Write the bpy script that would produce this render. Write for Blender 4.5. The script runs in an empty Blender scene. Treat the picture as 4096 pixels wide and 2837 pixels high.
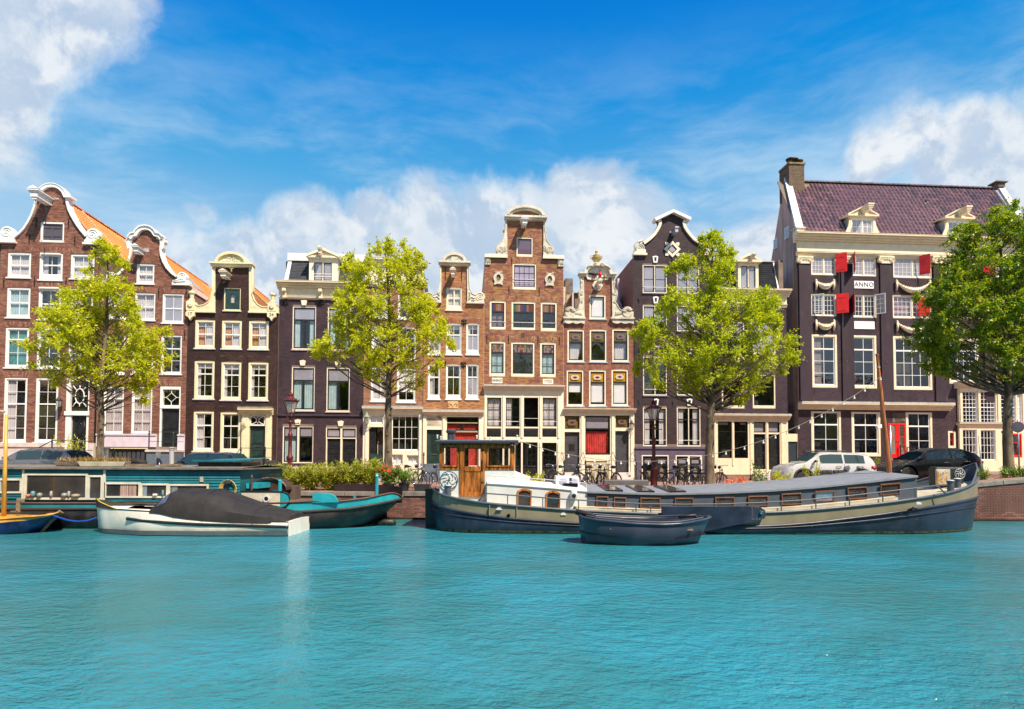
import bpy,bmesh,math,random
import numpy as np
from mathutils import Vector,Matrix,noise
from mathutils.geometry import tessellate_polygon
random.seed(7)
R=math.radians
SC=bpy.context.scene
COL=SC.collection
# camera
W0,H0=4096.0,2837.0
FPX=2489.0
CAM_Z=2.2
PITCH=R(2.03);ROLL=R(0.18);HORIZON=1849.0
SHIFT=HORIZON-H0/2-FPX*math.tan(PITCH)
cam=bpy.data.cameras.new('camera');camo=bpy.data.objects.new('camera',cam);COL.objects.link(camo)
cam.sensor_width=36;cam.sensor_fit='HORIZONTAL';cam.lens=FPX/W0*36;cam.shift_y=SHIFT/W0
cam.clip_start=0.1;cam.clip_end=6000
MR=Matrix.Rotation(R(90)+PITCH,4,'X')@Matrix.Rotation(ROLL,4,'Z')
camo.matrix_world=Matrix.Translation((0,0,CAM_Z))@MR
SC.camera=camo
# light
SUN=Vector((0.37,-0.47,0.80)).normalized()
sl=bpy.data.lights.new('sun','SUN');sl.energy=5.0;sl.angle=R(0.5);sl.color=(1.0,0.865,0.67)
slo=bpy.data.objects.new('sun',sl);COL.objects.link(slo)
slo.rotation_euler=(-SUN).to_track_quat('-Z','Y').to_euler()
SC.view_settings.view_transform='Standard';SC.view_settings.look='None'
SC.view_settings.gamma=1;SC.view_settings.use_curve_mapping=False
SC.view_settings.exposure=0.71
world=bpy.data.worlds.new('World');SC.world=world;world.use_nodes=True
def ray(u,v):
 x=(u-W0/2)/FPX;y=-(v-(H0/2+SHIFT))/FPX
 return(MR.to_3x3()@Vector((x,y,-1))).normalized()
class NT:
 """tiny helper to write node trees"""
 def __init__(s,tree):s.t=tree;s.n=tree.nodes;s.l=tree.links
 def new(s,kind,**kw):
  nd=s.n.new(kind)
  for k,v in kw.items():
   if k.startswith('i_'):
    key=k[2:];key=int(key)if key.isdigit()else key
    s.put(nd.inputs[key],v)
   else:setattr(nd,k,v)
  return nd
 def put(s,sock,v):
  if hasattr(v,'is_output'):s.l.new(v,sock)
  else:sock.default_value=v
 def math(s,op,a,b=0.0,clamp=False):
  nd=s.n.new('ShaderNodeMath');nd.operation=op;nd.use_clamp=clamp
  s.put(nd.inputs[0],a);s.put(nd.inputs[1],b);return nd.outputs[0]
 def vmath(s,op,a,b=(0,0,0)):
  nd=s.n.new('ShaderNodeVectorMath');nd.operation=op
  s.put(nd.inputs[0],a);s.put(nd.inputs[1],b);return nd.outputs[1 if op in('DOT_PRODUCT','LENGTH','DISTANCE')else 0]
 def mix(s,fac,a,b,blend='MIX'):
  nd=s.n.new('ShaderNodeMix');nd.data_type='RGBA';nd.blend_type=blend
  s.put(nd.inputs[0],fac);s.put(nd.inputs[6],a);s.put(nd.inputs[7],b);return nd.outputs[2]
 def ramp(s,fac,stops,interp='LINEAR'):
  nd=s.n.new('ShaderNodeValToRGB');cr=nd.color_ramp;cr.interpolation=interp
  while len(cr.elements)<len(stops):cr.elements.new(0.5)
  for e,(p,c)in zip(cr.elements,stops):
   e.position=p;e.color=tuple(c)+(1,)if len(c)==3 else c
  s.put(nd.inputs[0],fac);return nd.outputs[0]
 def maprange(s,v,a,b,c=0.0,d=1.0,smooth=True):
  nd=s.n.new('ShaderNodeMapRange');nd.interpolation_type='SMOOTHSTEP' if smooth else 'LINEAR'
  s.put(nd.inputs[0],v)
  for i,q in enumerate((a,b,c,d)):s.put(nd.inputs[i+1],q)
  return nd.outputs[0]
 def noise(s,vec,scale,detail=4,rough=0.55,dist=0.0,out=0):
  nd=s.n.new('ShaderNodeTexNoise');s.put(nd.inputs['Vector'],vec)
  nd.inputs['Scale'].default_value=scale;nd.inputs['Detail'].default_value=detail
  nd.inputs['Roughness'].default_value=rough;nd.inputs['Distortion'].default_value=dist
  return nd.outputs[out]
def make_world():
 t=NT(world.node_tree);t.n.clear()
 out=t.new('ShaderNodeOutputWorld');bg=t.new('ShaderNodeBackground');bg.inputs[1].default_value=0.1
 t.l.new(bg.outputs[0],out.inputs[0])
 sky=t.new('ShaderNodeTexSky');sky.sky_type='NISHITA';sky.sun_disc=False
 sky.sun_elevation=math.asin(SUN.z);sky.sun_rotation=math.atan2(SUN.x,SUN.y)
 sky.altitude=0;sky.air_density=1.0;sky.dust_density=0.4;sky.ozone_density=3.0
 d=t.new('ShaderNodeTexCoord').outputs['Generated']
 sep=t.new('ShaderNodeSeparateXYZ');t.l.new(d,sep.inputs[0]);el=sep.outputs[2]
 ramp_=t.ramp(t.maprange(el,0.0,0.62,smooth=False),[(0.0,(.33,.46,.57)),(0.3,(.30,.44,.57)),(0.50,(.20,.38,.56)),(0.66,(.055,.28,.53)),(.84,(.0,.19,.51)),(1.0,(.0,.13,.47))])
 deep=t.vmath('SCALE',ramp_);deep.node.inputs[3].default_value=9.0
 base=t.mix(.97,sky.outputs[0],deep)
 w=t.noise(d,3.2,3,0.5,out=1)
 dv=t.vmath('ADD',d,t.vmath('MULTIPLY',t.vmath('SUBTRACT',w,(0.5,0.5,0.5)),(0.16,0.16,0.11)))
 blobs=[(100,-20,0.15,.95),(330,30,0.12,.8),(40,140,0.11,.85),(-250,100,.20,1.0),(250,150,.08,.6),(520,0,.07,.5),(720,1010,0.10,.8),(830,860,.055,.6),(960,1060,0.11,.85),(1230,1000,0.12,.9),(1480,1020,0.12,.95),(1730,990,.12,1.0),(1990,940,.11,1.0),(2150,980,.14,1.0),(2400,790,0.095,1.0),(2400,910,.13,1.05),(2540,930,.09,.95),(2800,1010,.08,.8),(3060,1000,.10,.85),(3130,860,.06,.6),(3030,1180,.1,.9),(3480,590,.07,.95),(3620,530,0.07,.9),(3780,600,0.09,1.0),(3980,620,.10,1.0),(4200,700,.14,1.0),(3900,440,.045,.6),(4500,600,.2,1.0),(-400,900,.16,.8),(350,1080,.08,.5),(1000,1250,.2,.85),(1900,1200,.22,.95),(2500,1200,.15,.9)]
 tot=None
 for(u,v,r,wgt)in blobs:
  c=ray(u,v)
  dist=t.vmath('DISTANCE',dv,tuple(c))
  m=t.maprange(dist,r*1.25,r*0.15,0,wgt)
  tot=m if tot is None else t.math('MAXIMUM',tot,m)
 n1=t.noise(dv,5.5,8,0.58);n2=t.noise(dv,16.0,7,0.6)
 f=t.math('ADD',t.math('MULTIPLY',n1,.7),t.math('MULTIPLY',n2,.3))
 back=t.maprange(sep.outputs[1],0.45,0.0,0,1)
 sc=t.math('MULTIPLY',t.maprange(t.noise(d,1.7,4,0.5),0.45,0.62,0,.9),back)
 tot=t.math('MAXIMUM',tot,sc)
 dens=t.maprange(t.math('ADD',t.math('MULTIPLY',tot,0.62),t.math('MULTIPLY',t.math('SUBTRACT',f,.5),1.25)),0.22,0.50)
 ds=t.new('ShaderNodeMapping');t.l.new(dv,ds.inputs[0]);ds.inputs['Scale'].default_value=(1,1,3.8);ds.inputs['Rotation'].default_value=(0,R(8),0)
 veil=t.math('MULTIPLY',t.maprange(t.noise(ds.outputs[0],3.0,7,0.62),0.38,0.74),t.maprange(el,0.60,0.34,0,.72))
 low=t.maprange(el,0.40,0.16,0,.55)
 lit=t.maprange(t.math('SUBTRACT',t.noise(dv,7.0,8,.62),t.noise(t.vmath('ADD',dv,(0.014,0,0.026)),7.0,8,.62)),-0.07,0.08)
 edge=t.maprange(dens,.95,.35)
 cc=t.mix(lit,(3.1,3.8,4.8,1),(5.5,5.65,5.8,1))
 cc=t.mix(t.maprange(n1,.40,.66,0,.75),cc,(3.8,4.4,5.1,1))
 cc=t.mix(t.math('MULTIPLY',edge,.4),cc,(5.4,5.6,5.8,1))
 hz=t.mix(low,base,(3.6,4.7,5.7,1))
 vl=t.mix(veil,hz,(4.4,5.3,6.0,1))
 fin=t.mix(t.math('MULTIPLY',dens,.92),vl,cc)
 t.l.new(fin,bg.inputs[0])
make_world()
# mesh helpers
class MB:
 def __init__(s):s.v=[];s.f=[]
 def add(s,vs,fs):
  o=len(s.v);s.v.extend(tuple(v)for v in vs);s.f.extend(tuple(o+i for i in f)for f in fs);return s
 def box(s,x0,x1,y0,y1,z0,z1):
  return s.add([(x0,y0,z0),(x1,y0,z0),(x1,y1,z0),(x0,y1,z0),(x0,y0,z1),(x1,y0,z1),(x1,y1,z1),(x0,y1,z1)],[(0,3,2,1),(4,5,6,7),(0,1,5,4),(1,2,6,5),(2,3,7,6),(3,0,4,7)])
 def quad(s,a,b,c,d):return s.add([a,b,c,d],[(0,1,2,3)])
 def prism(s,poly,y0,y1,holes=(),back=True):
  loops=[list(poly)]+[list(h)for h in holes]
  tris=tessellate_polygon([[Vector((p[0],p[1],0))for p in l]for l in loops])
  flat=[p for l in loops for p in l];n=len(flat)
  vs=[(p[0],y0,p[1])for p in flat]+[(p[0],y1,p[1])for p in flat]
  fs=[]
  for t in tris:
   a,b,c=(flat[i]for i in t)
   cr=(b[0]-a[0])*(c[1]-a[1])-(b[1]-a[1])*(c[0]-a[0])
   t=tuple(t)if cr>0 else tuple(reversed(t))
   fs.append(t)
   if back:fs.append(tuple(n+i for i in reversed(t)))
  k=0
  for l in loops:
   m=len(l)
   for i in range(m):fs.append((k+i,n+k+i,n+k+(i+1)%m,k+(i+1)%m))
   k+=m
  return s.add(vs,fs)
 def loft(s,rows,closed=False,caps=False):
  n=len(rows[0]);vs=[p for r in rows for p in r];fs=[]
  for i in range(len(rows)-1):
   for j in range(n if closed else n-1):
    k=(j+1)%n;fs.append((i*n+j,i*n+k,(i+1)*n+k,(i+1)*n+j))
  if caps:fs.append(tuple(range(n))[::-1]);fs.append(tuple(range((len(rows)-1)*n,len(rows)*n)))
  return s.add(vs,fs)
 def tube(s,pts,r,n=6,closed=False):
  P=[Vector(p)for p in pts];m=len(P);rows=[]
  up=Vector((0.13,0.21,0.97));prev=None
  for i,p in enumerate(P):
   a=P[(i-1)%m]if(closed or i>0)else p;b=P[(i+1)%m]if(closed or i<m-1)else p
   d=(b-a).normalized()if(b-a).length>1e-9 else Vector((0,0,1))
   if prev is None:
    ref=up if abs(d.dot(up))<.9 else Vector((1,0,0));e=d.cross(ref).normalized()
   else:
    e=(prev-d*prev.dot(d));e=e.normalized()if e.length>1e-6 else d.cross(up).normalized()
   prev=e;g=d.cross(e);rr=r[i]if isinstance(r,(list,tuple))else r
   rows.append([p+e*(rr*math.cos(2*math.pi*k/n))+g*(rr*math.sin(2*math.pi*k/n))for k in range(n)])
  if closed:rows.append(rows[0])
  return s.loft(rows,True,not closed)
 def cyl(s,a,b,r0,r1=None,n=12):return s.tube([a,b],[r0,r0 if r1 is None else r1],n)
 def lathe(s,prof,c=(0,0,0),n=12):
  return s.loft([[(c[0]+r*math.cos(2*math.pi*k/n),c[1]+r*math.sin(2*math.pi*k/n),c[2]+z)for k in range(n)]for r,z in prof],True,True)
 def ribbon(s,path,w0,w1,y0,y1):
  """rectangular bar following a path in the x-z plane, w0 outwards to its left, w1 to its right"""
  rows=[];m=len(path)
  for i,p in enumerate(path):
   a=path[max(i-1,0)];b=path[min(i+1,m-1)]
   dx,dz=b[0]-a[0],b[1]-a[1];L=math.hypot(dx,dz)or 1;nx,nz=-dz/L,dx/L
   o=(p[0]+nx*w0,p[1]+nz*w0);q=(p[0]-nx*w1,p[1]-nz*w1)
   rows.append([(o[0],y0,o[1]),(q[0],y0,q[1]),(q[0],y1,q[1]),(o[0],y1,o[1])])
  return s.loft(rows,True,True)
 def build(s,name,mat=None,parent=None,smooth=False,kind=None,loc=None,rot=None,bevel=0):
  me=bpy.data.meshes.new(name);me.from_pydata(s.v,[],s.f);me.validate();me.update()
  return link(name,me,mat,parent,smooth,kind,loc,rot,bevel)
def link(name,me,mat=None,parent=None,smooth=False,kind=None,loc=None,rot=None,bevel=0):
 o=bpy.data.objects.new(name,me);COL.objects.link(o)
 if mat is not None and len(me.materials)==0:me.materials.append(mat)
 if smooth:
  for p in me.polygons:p.use_smooth=True
  if smooth=='auto':
   me.set_sharp_from_angle(angle=R(38))
 if parent is not None:o.parent=parent
 if kind:o['kind']=kind
 if loc:o.location=loc
 if rot:o.rotation_euler=rot
 if bevel:
  b=o.modifiers.new('bevel','BEVEL');b.width=bevel;b.segments=2;b.limit_method='ANGLE';b.angle_limit=R(35)
 return o
def thing(name,label,cat,loc=(0,0,0),rz=0.0,group=None):
 o=bpy.data.objects.new(name,None);COL.objects.link(o);o.empty_display_size=.1
 o.location=loc;o.rotation_euler=(0,0,rz);o['label']=label;o['category']=cat
 if group:o['group']=group
 return o
def tag(o,label,cat,group=None):
 o['label']=label;o['category']=cat
 if group:o['group']=group
 return o
def children_map():
 m={}
 for o in bpy.data.objects:
  if o.parent:m.setdefault(o.parent.name,[]).append(o)
 return m
def copy_tree(o,cm,parent=None):
 c=o.copy();COL.objects.link(c)
 if parent is not None:c.parent=parent
 for ch in cm.get(o.name,[]):copy_tree(ch,cm,c)
 return c
class Frame:
 """a local frame on the ground plan; .pt turns a measurement on the photograph into metres on its plane y = const"""
 def __init__(s,x,y,z=0.0,ang=0.0):
  s.o=Vector((x,y,z));s.a=ang;s.d=Vector((math.cos(ang),math.sin(ang),0));s.n=Vector((-math.sin(ang),math.cos(ang),0))
 def pt(s,u,v,y=0.0):
  r=ray(u,v);p0=s.o+s.n*y;c=Vector((0,0,CAM_Z))
  t=(p0-c).dot(s.n)/r.dot(s.n);w=c+r*t-s.o
  return(w.dot(s.d),w.z)
 def scale(s,y=0.0):return FPX/(s.o.y+y)
A=(0,700,2.66);B=(0,1300,2.66);C=(700,900,2.66);D=(700,1400,2.66);E=(1400,900,2.66);G=(1400,1400,2.66)
H=(1900,800,3.04);I=(1900,1300,3.04);J=(2500,800,3.04);K=(2500,1400,2.66);L=(3000,600,1.9954);M=(3200,1300,2.375)
N=(0,1600,2.66);O=(800,1700,2.56);P=(1600,1700,2.88);Q=(2300,1750,2.56);RR=(3096,1650,2.304)
def px(c,x,y):return(c[0]+x/c[2],c[1]+y/c[2])
def smooth01(t):t=max(0,min(1,t));return t*t*(3-2*t)
def gz(x):return 1.05+0.68*smooth01((x-12.5)/9.5)+.28*smooth01((-x-11)/5)
# materials
MATS={}
def mat(name,col,rough=0.6,metal=0.0,var=0.12,vscale=3.0,bump=0.0,bscale=40.0,spec=0.5,dirt=0.0,dirtcol=None,island=0.0,coat=0.0,stretch=None):
 if name in MATS:return MATS[name]
 m=bpy.data.materials.new(name);m.use_nodes=True;t=NT(m.node_tree);b=t.n['Principled BSDF']
 pos=t.new('ShaderNodeNewGeometry');v=pos.outputs['Position']
 if stretch:
  mp=t.new('ShaderNodeMapping');t.l.new(v,mp.inputs[0]);mp.inputs['Scale'].default_value=stretch;v=mp.outputs[0]
 c=tuple(col)+(1,)
 n=t.noise(v,vscale,6,0.6)
 cd=tuple(x*(1-var*1.6)for x in col)+(1,);cb=tuple(min(1,x*(1+var*1.2))for x in col)+(1,)
 cc=t.mix(t.maprange(n,.28,.72),cd,cb)
 if island:
  rnd=pos.outputs['Random Per Island']
  cc=t.mix(1.0,cc,t.ramp(rnd,[(0,(1-island,)*3),(1,(1+island*.8,)*3)]),'MULTIPLY')
 if dirt:
  dn=t.noise(v,vscale*.45,7,0.68,.6)
  cc=t.mix(t.math('MULTIPLY',t.maprange(dn,.48,.72),dirt),cc,tuple(dirtcol or[x*.35 for x in col])+(1,))
 t.l.new(cc,b.inputs['Base Color'])
 t.put(b.inputs['Roughness'],t.maprange(t.noise(v,vscale*2.3,4),.2,.8,max(0.02,rough-.08),min(1,rough+.1),False))
 b.inputs['Metallic'].default_value=metal;b.inputs['Specular IOR Level'].default_value=spec
 if coat:b.inputs['Coat Weight'].default_value=coat;b.inputs['Coat Roughness'].default_value=.04
 if bump:
  bp=t.new('ShaderNodeBump');bp.inputs['Strength'].default_value=bump;bp.inputs['Distance'].default_value=.01
  t.l.new(t.noise(v,bscale,5,.6),bp.inputs['Height']);t.l.new(bp.outputs[0],b.inputs['Normal'])
 MATS[name]=m;return m
def brick_mat(name,cols,rough=.85,weather=.35):
 m=bpy.data.materials.new(name);m.use_nodes=True;t=NT(m.node_tree);b=t.n['Principled BSDF']
 g=t.new('ShaderNodeNewGeometry');v=g.outputs['Position']
 stops=[(i/len(cols),c)for i,c in enumerate(cols)]
 c=t.ramp(g.outputs['Random Per Island'],stops,'CONSTANT')
 c=t.mix(.30,c,t.ramp(t.noise(v,.9,5,.6),[(0.3,cols[0]),(0.5,cols[1]),(.7,cols[2])]))
 wz=t.new('ShaderNodeMapping');t.l.new(v,wz.inputs[0]);wz.inputs['Scale'].default_value=(1,1,.35)
 wn=t.noise(wz.outputs[0],.8,7,.65)
 c=t.mix(t.maprange(wn,.40,.75,0,weather),c,tuple(x*.35 for x in cols[0])+(1,))
 c=t.mix(t.math('MULTIPLY',t.maprange(t.noise(wz.outputs[0],1.7,7,.7),.58,.75),weather*.6),c,tuple(min(1,x*1.5+.03)for x in cols[1])+(1,))
 t.l.new(c,b.inputs['Base Color']);b.inputs['Roughness'].default_value=rough;b.inputs['Specular IOR Level'].default_value=.3
 bp=t.new('ShaderNodeBump');bp.inputs['Strength'].default_value=.4;bp.inputs['Distance'].default_value=.01
 t.l.new(t.noise(v,60,4,.7),bp.inputs['Height']);t.l.new(bp.outputs[0],b.inputs['Normal'])
 return m
def glass_mat(name,tint=(1,1,1),refl=0.34,rough=0.015,body=None,bodyfac=0.0,wav=.12):
 m=bpy.data.materials.new(name);m.use_nodes=True;t=NT(m.node_tree);t.n.remove(t.n['Principled BSDF'])
 out=t.n['Material Output'];g=t.new('ShaderNodeNewGeometry')
 tr=t.new('ShaderNodeBsdfTransparent');tr.inputs[0].default_value=tuple(tint)+(1,)
 gl=t.new('ShaderNodeBsdfGlossy');gl.inputs['Roughness'].default_value=rough;gl.inputs[0].default_value=(.95,.97,1,1)
 bp=t.new('ShaderNodeBump');bp.inputs['Strength'].default_value=wav;bp.inputs['Distance'].default_value=.03
 t.l.new(t.noise(g.outputs['Position'],2.6,2,.5),bp.inputs['Height']);t.l.new(bp.outputs[0],gl.inputs['Normal'])
 lw=t.new('ShaderNodeLayerWeight');lw.inputs[0].default_value=.35
 fac=t.math('MULTIPLY',t.math('ADD',t.math('MULTIPLY',lw.outputs['Fresnel'],.5),refl*.45,True),t.math('SUBTRACT',1.0,g.outputs['Backfacing']))
 a=t.new('ShaderNodeMixShader');t.l.new(fac,a.inputs[0])
 src=tr.outputs[0]
 if body:
  df=t.new('ShaderNodeBsdfDiffuse');df.inputs[0].default_value=tuple(body)+(1,)
  bm=t.new('ShaderNodeMixShader');bm.inputs[0].default_value=bodyfac;t.l.new(tr.outputs[0],bm.inputs[1]);t.l.new(df.outputs[0],bm.inputs[2]);src=bm.outputs[0]
 t.l.new(src,a.inputs[1]);t.l.new(gl.outputs[0],a.inputs[2]);t.l.new(a.outputs[0],out.inputs[0])
 return m
def leaf_mat(name,cols,trans=.5):
 m=bpy.data.materials.new(name);m.use_nodes=True;t=NT(m.node_tree);t.n.remove(t.n['Principled BSDF'])
 out=t.n['Material Output'];g=t.new('ShaderNodeNewGeometry')
 c=t.ramp(g.outputs['Random Per Island'],[(i/(len(cols)-1),q)for i,q in enumerate(cols)])
 c=t.mix(t.maprange(t.noise(g.outputs['Position'],1.3,3),.3,.7,0,.6),c,t.ramp(g.outputs['Random Per Island'],[(0,cols[0]),(1,cols[len(cols)//2])]))
 d=t.new('ShaderNodeBsdfPrincipled');t.l.new(c,d.inputs['Base Color']);d.inputs['Roughness'].default_value=.42;d.inputs['Specular IOR Level'].default_value=.5
 tr=t.new('ShaderNodeBsdfTranslucent');t.l.new(t.mix(1,c,(1.5,1.25,.5,1),'MULTIPLY'),tr.inputs[0])
 a=t.new('ShaderNodeMixShader');a.inputs[0].default_value=trans;t.l.new(d.outputs[0],a.inputs[1]);t.l.new(tr.outputs[0],a.inputs[2]);t.l.new(a.outputs[0],out.inputs[0])
 return m
white=mat('white_paint',(.78,.77,.75),.45,var=.04,dirt=.14,dirtcol=(.5,.47,.42),bump=.1)
cream=mat('cream_paint',(.78,.66,.47),.5,var=.05,dirt=.2,dirtcol=(.5,.41,.28),bump=.1)
cream2=mat('pale_cream_paint',(.80,.71,.56),.5,var=.05,dirt=.16,dirtcol=(.5,.44,.33),bump=.1)
ycream=mat('yellow_cream_paint',(.74,.66,.43),.5,var=.05,dirt=.18,dirtcol=(.48,.41,.26),bump=.1)
stonew=mat('weathered_stone',(.62,.57,.47),.75,var=.14,dirt=.5,dirtcol=(.23,.21,.17),bump=.5,bscale=25)
lilac=mat('lilac_plaster',(.60,.52,.60),.7,var=.06,dirt=.2,dirtcol=(.35,.29,.32))
black=mat('black_paint',(.018,.018,.021),.3,var=.2,bump=.05)
dgreen=mat('dark_green_paint',(.02,.045,.04),.35,var=.2)
dgrey=mat('dark_grey_paint',(.055,.055,.065),.4,var=.15)
iron=mat('black_iron',(.02,.02,.022),.5,.2)
leadm=mat('lead_sheet',(.42,.43,.46),.5,.2,var=.15,dirt=.4,dirtcol=(.2,.2,.22))
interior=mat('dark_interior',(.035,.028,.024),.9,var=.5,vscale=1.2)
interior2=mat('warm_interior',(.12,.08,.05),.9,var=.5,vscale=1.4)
curtm=mat('white_curtain',(.50,.47,.49),.9,var=.08)
bluecurt=mat('pale_blue_curtain',(.32,.44,.47),.9,var=.08)
tealcurt=mat('teal_curtain',(.05,.20,.20),.9,var=.2)
orangec=mat('orange_curtain',(.45,.20,.06),.9,var=.2)
redc=mat('red_curtain',(.50,.035,.03),.85,var=.25)
blindm=mat('white_blind',(.68,.67,.70),.8,var=.04)
redp=mat('red_paint',(.72,.010,.008),.35,var=.1)
wood=mat('varnished_teak',(.36,.125,.025),.28,var=.5,vscale=2.2,stretch=(6,6,.8),bump=.1,coat=.5)
oak=mat('weathered_wood',(.20,.15,.10),.8,var=.3,stretch=(1,4,4))
glassA=glass_mat('window_glass',refl=.16)
glassB=glass_mat('window_glass_painted_sky',refl=.34,body=(.45,.42,.50),bodyfac=.45)  # pale lilac diffuse body paints the sky's reflection into the pane colour
glassC=glass_mat('window_glass_leafy',refl=.22,wav=.3)
amber=glass_mat('amber_stained_glass',refl=.05,body=(.70,.36,.02),bodyfac=.75)
stainG=glass_mat('green_stained_glass',refl=.1,body=(.05,.13,.04),bodyfac=.7)
stainR=glass_mat('red_stained_glass',refl=.05,body=(.18,.04,.03),bodyfac=.7)
stainO=glass_mat('orange_stained_glass',refl=.05,body=(.32,.15,.03),bodyfac=.7)
stainBl=glass_mat('blue_stained_glass',refl=.05,body=(.03,.06,.16),bodyfac=.7)
stainP=glass_mat('clear_stained_glass',refl=.1,body=(.30,.22,.22),bodyfac=.6)
tile_o=mat('orange_roof_tile',(.68,.20,.035),.55,var=.15,vscale=1.5,island=.28,dirt=.25,dirtcol=(.22,.08,.03))
tile_d=mat('glazed_dark_roof_tile',(.13,.05,.05),.30,var=.3,island=.65,spec=1.0,coat=.8)
slate2=mat('matt_slate',(.024,.026,.032),.95,var=.2,island=.3,spec=.1)
slate=mat('dark_slate',(.035,.038,.048),.55,var=.25,island=.3)
mortar_l=mat('pale_mortar',(.50,.42,.27),.9,var=.12,vscale=2)
mortar_d=mat('dark_mortar',(.20,.15,.12),.9,var=.12,vscale=2)
bk=lambda*c:c
B1=brick_mat('red_brown_brick',[(.213,.090,.065),(.291,.129,.090),(.134,.056,.045),(.358,.179,.123),(.224,.095,.067)])
B5=brick_mat('orange_brown_brick',[(.389,.167,.081),(.497,.227,.097),(.259,.097,.054),(.454,.259,.097),(.324,.130,.086)])
B5a=brick_mat('mixed_brown_brick',[(.319,.143,.088),(.407,.209,.121),(.220,.088,.066),(.374,.198,.088),(.275,.121,.094)])
B6=brick_mat('plum_brick',[(.275,.094,.088),(.374,.187,.066),(.176,.055,.066),(.418,.231,.088),(.264,.088,.121)])
B7=brick_mat('russet_brick',[(.269,.099,.069),(.336,.140,.095),(.190,.067,.054),(.370,.168,.112),(.258,.095,.073)])
B3=brick_mat('black_brown_painted_brick',[(.044,.018,.017),(.068,.031,.027),(.029,.013,.013),(.052,.023,.021)],.6,.7)
B4=brick_mat('dark_violet_painted_brick',[(.053,.030,.043),(.075,.044,.059),(.035,.021,.031),(.060,.035,.049)],.6,.7)
B8=brick_mat('black_violet_painted_brick',[(.044,.026,.034),(.065,.039,.048),(.027,.017,.023),(.052,.031,.039)],.6,.7)
BQ=brick_mat('quay_brick',[(.22,.105,.085),(.30,.15,.125),(.14,.07,.06),(.26,.12,.11),(.10,.06,.05)],.85,.8)
ARCH=brick_mat('arch_brick',[(.30,.11,.06),(.36,.15,.08),(.24,.08,.05),(.33,.13,.07)])
# setting: ground, water, quay
def make_water():
 m=bpy.data.materials.new('canal_water');m.use_nodes=True;t=NT(m.node_tree);b=t.n['Principled BSDF']
 g=t.new('ShaderNodeNewGeometry');v=g.outputs['Position']
 mp=t.new('ShaderNodeMapping');t.l.new(v,mp.inputs[0]);mp.inputs['Scale'].default_value=(.85,1.15,1);mp.inputs['Rotation'].default_value=(0,0,R(12))
 col=t.mix(t.maprange(t.noise(mp.outputs[0],.16,6,.6,.4),.36,.66),(.026,.172,.195,1),(.030,.260,.360,1))
 t.l.new(col,b.inputs['Base Color']);b.inputs['Roughness'].default_value=.10;b.inputs['IOR'].default_value=1.33;b.inputs['Specular IOR Level'].default_value=.6
 n1=t.noise(mp.outputs[0],1.3,2,.5,.3);n2=t.noise(mp.outputs[0],5.6,4,.58,.25);n3=t.noise(mp.outputs[0],17,3,.6,.2)
 gust=t.maprange(t.noise(v,.16,3),.35,.68,.55,1.25)
 h=t.math('ADD',t.math('ADD',t.math('MULTIPLY',n1,.50),t.math('MULTIPLY',n2,.42)),t.math('MULTIPLY',n3,.12))
 bp=t.new('ShaderNodeBump');t.l.new(gust,bp.inputs['Strength']);bp.inputs['Distance'].default_value=.20
 t.l.new(h,bp.inputs['Height']);t.l.new(bp.outputs[0],b.inputs['Normal'])
 return m
def grid(xs,ys,zf):
 vs=[(x,y,zf(x,y))for y in ys for x in xs];n=len(xs)
 return vs,[(j*n+i,j*n+i+1,(j+1)*n+i+1,(j+1)*n+i)for j in range(len(ys)-1)for i in range(n-1)]
QY=24.0
mb=MB();mb.quad((-900,-900,0),(900,-900,0),(900,QY+.4,0),(-900,QY+.4,0))
mb.build('canal_water',make_water(),kind='structure')
mb=MB();mb.quad((-900,-900,-3),(900,-900,-3),(900,QY+.6,-3),(-900,QY+.6,-3));mb.build('canal_bed',mat('mud',(.05,.05,.03)),kind='structure')
def lin(a,b,n):return[a+(b-a)*i/(n-1)for i in range(n)]
paving=mat('street_paving',(.30,.17,.13),.85,var=.3,vscale=6,dirt=.4,bump=.4)
XS=[-900,-120]+lin(-60,60,121)+[120,900]
mb=MB();mb.add(*grid(XS,[QY+.42,26,29,33,37,42,60,1500],lambda x,y:gz(x)-.004));mb.build('street',paving,kind='structure',smooth=True)
mb=MB()
for i in range(44):
 y0=QY+.5+i*.11
 x=-8.5+random.uniform(0,.2)
 while x<-1:
  mb.box(x,x+.20,y0,y0+.098,gz(x)-.03,gz(x)+random.uniform(.004,.010));x+=.212
mb.build('paving_brick',BQ,kind='stuff')
quay=thing('quay_wall','red brick quay wall with grey coping stones rising from the canal','quay wall',(0,QY,0))
mb=MB()
rows=[[(x,0,-3),(x,0,gz(x)-.16)]for x in XS[1:-1]];mb.loft(rows);mb.build('mortar_face',mortar_d,quay)
cop=mat('coping_stone',(.19,.17,.15),.8,var=.2,dirt=.5,dirtcol=(.09,.085,.07),bump=.5,island=.2)
mb=MB();mb.box(-.5,.5,-.06,.42,-.17,0);cme=None
x=-30.0;k=0
while x<30:
 w=1.15
 if cme is None:o=mb.build('coping_stone',cop,quay,loc=(x,0,gz(x)),bevel=.012);cme=o.data
 else:
  o=link('coping_stone',cme,None,quay,loc=(x,0,gz(x)));
  bv=o.modifiers.new('bevel','BEVEL');bv.width=.012
 o.scale=(w-.012,1,1);o.rotation_euler=(0,-math.atan2(gz(x+w/2)-gz(x-w/2),w),0);x+=w
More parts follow.
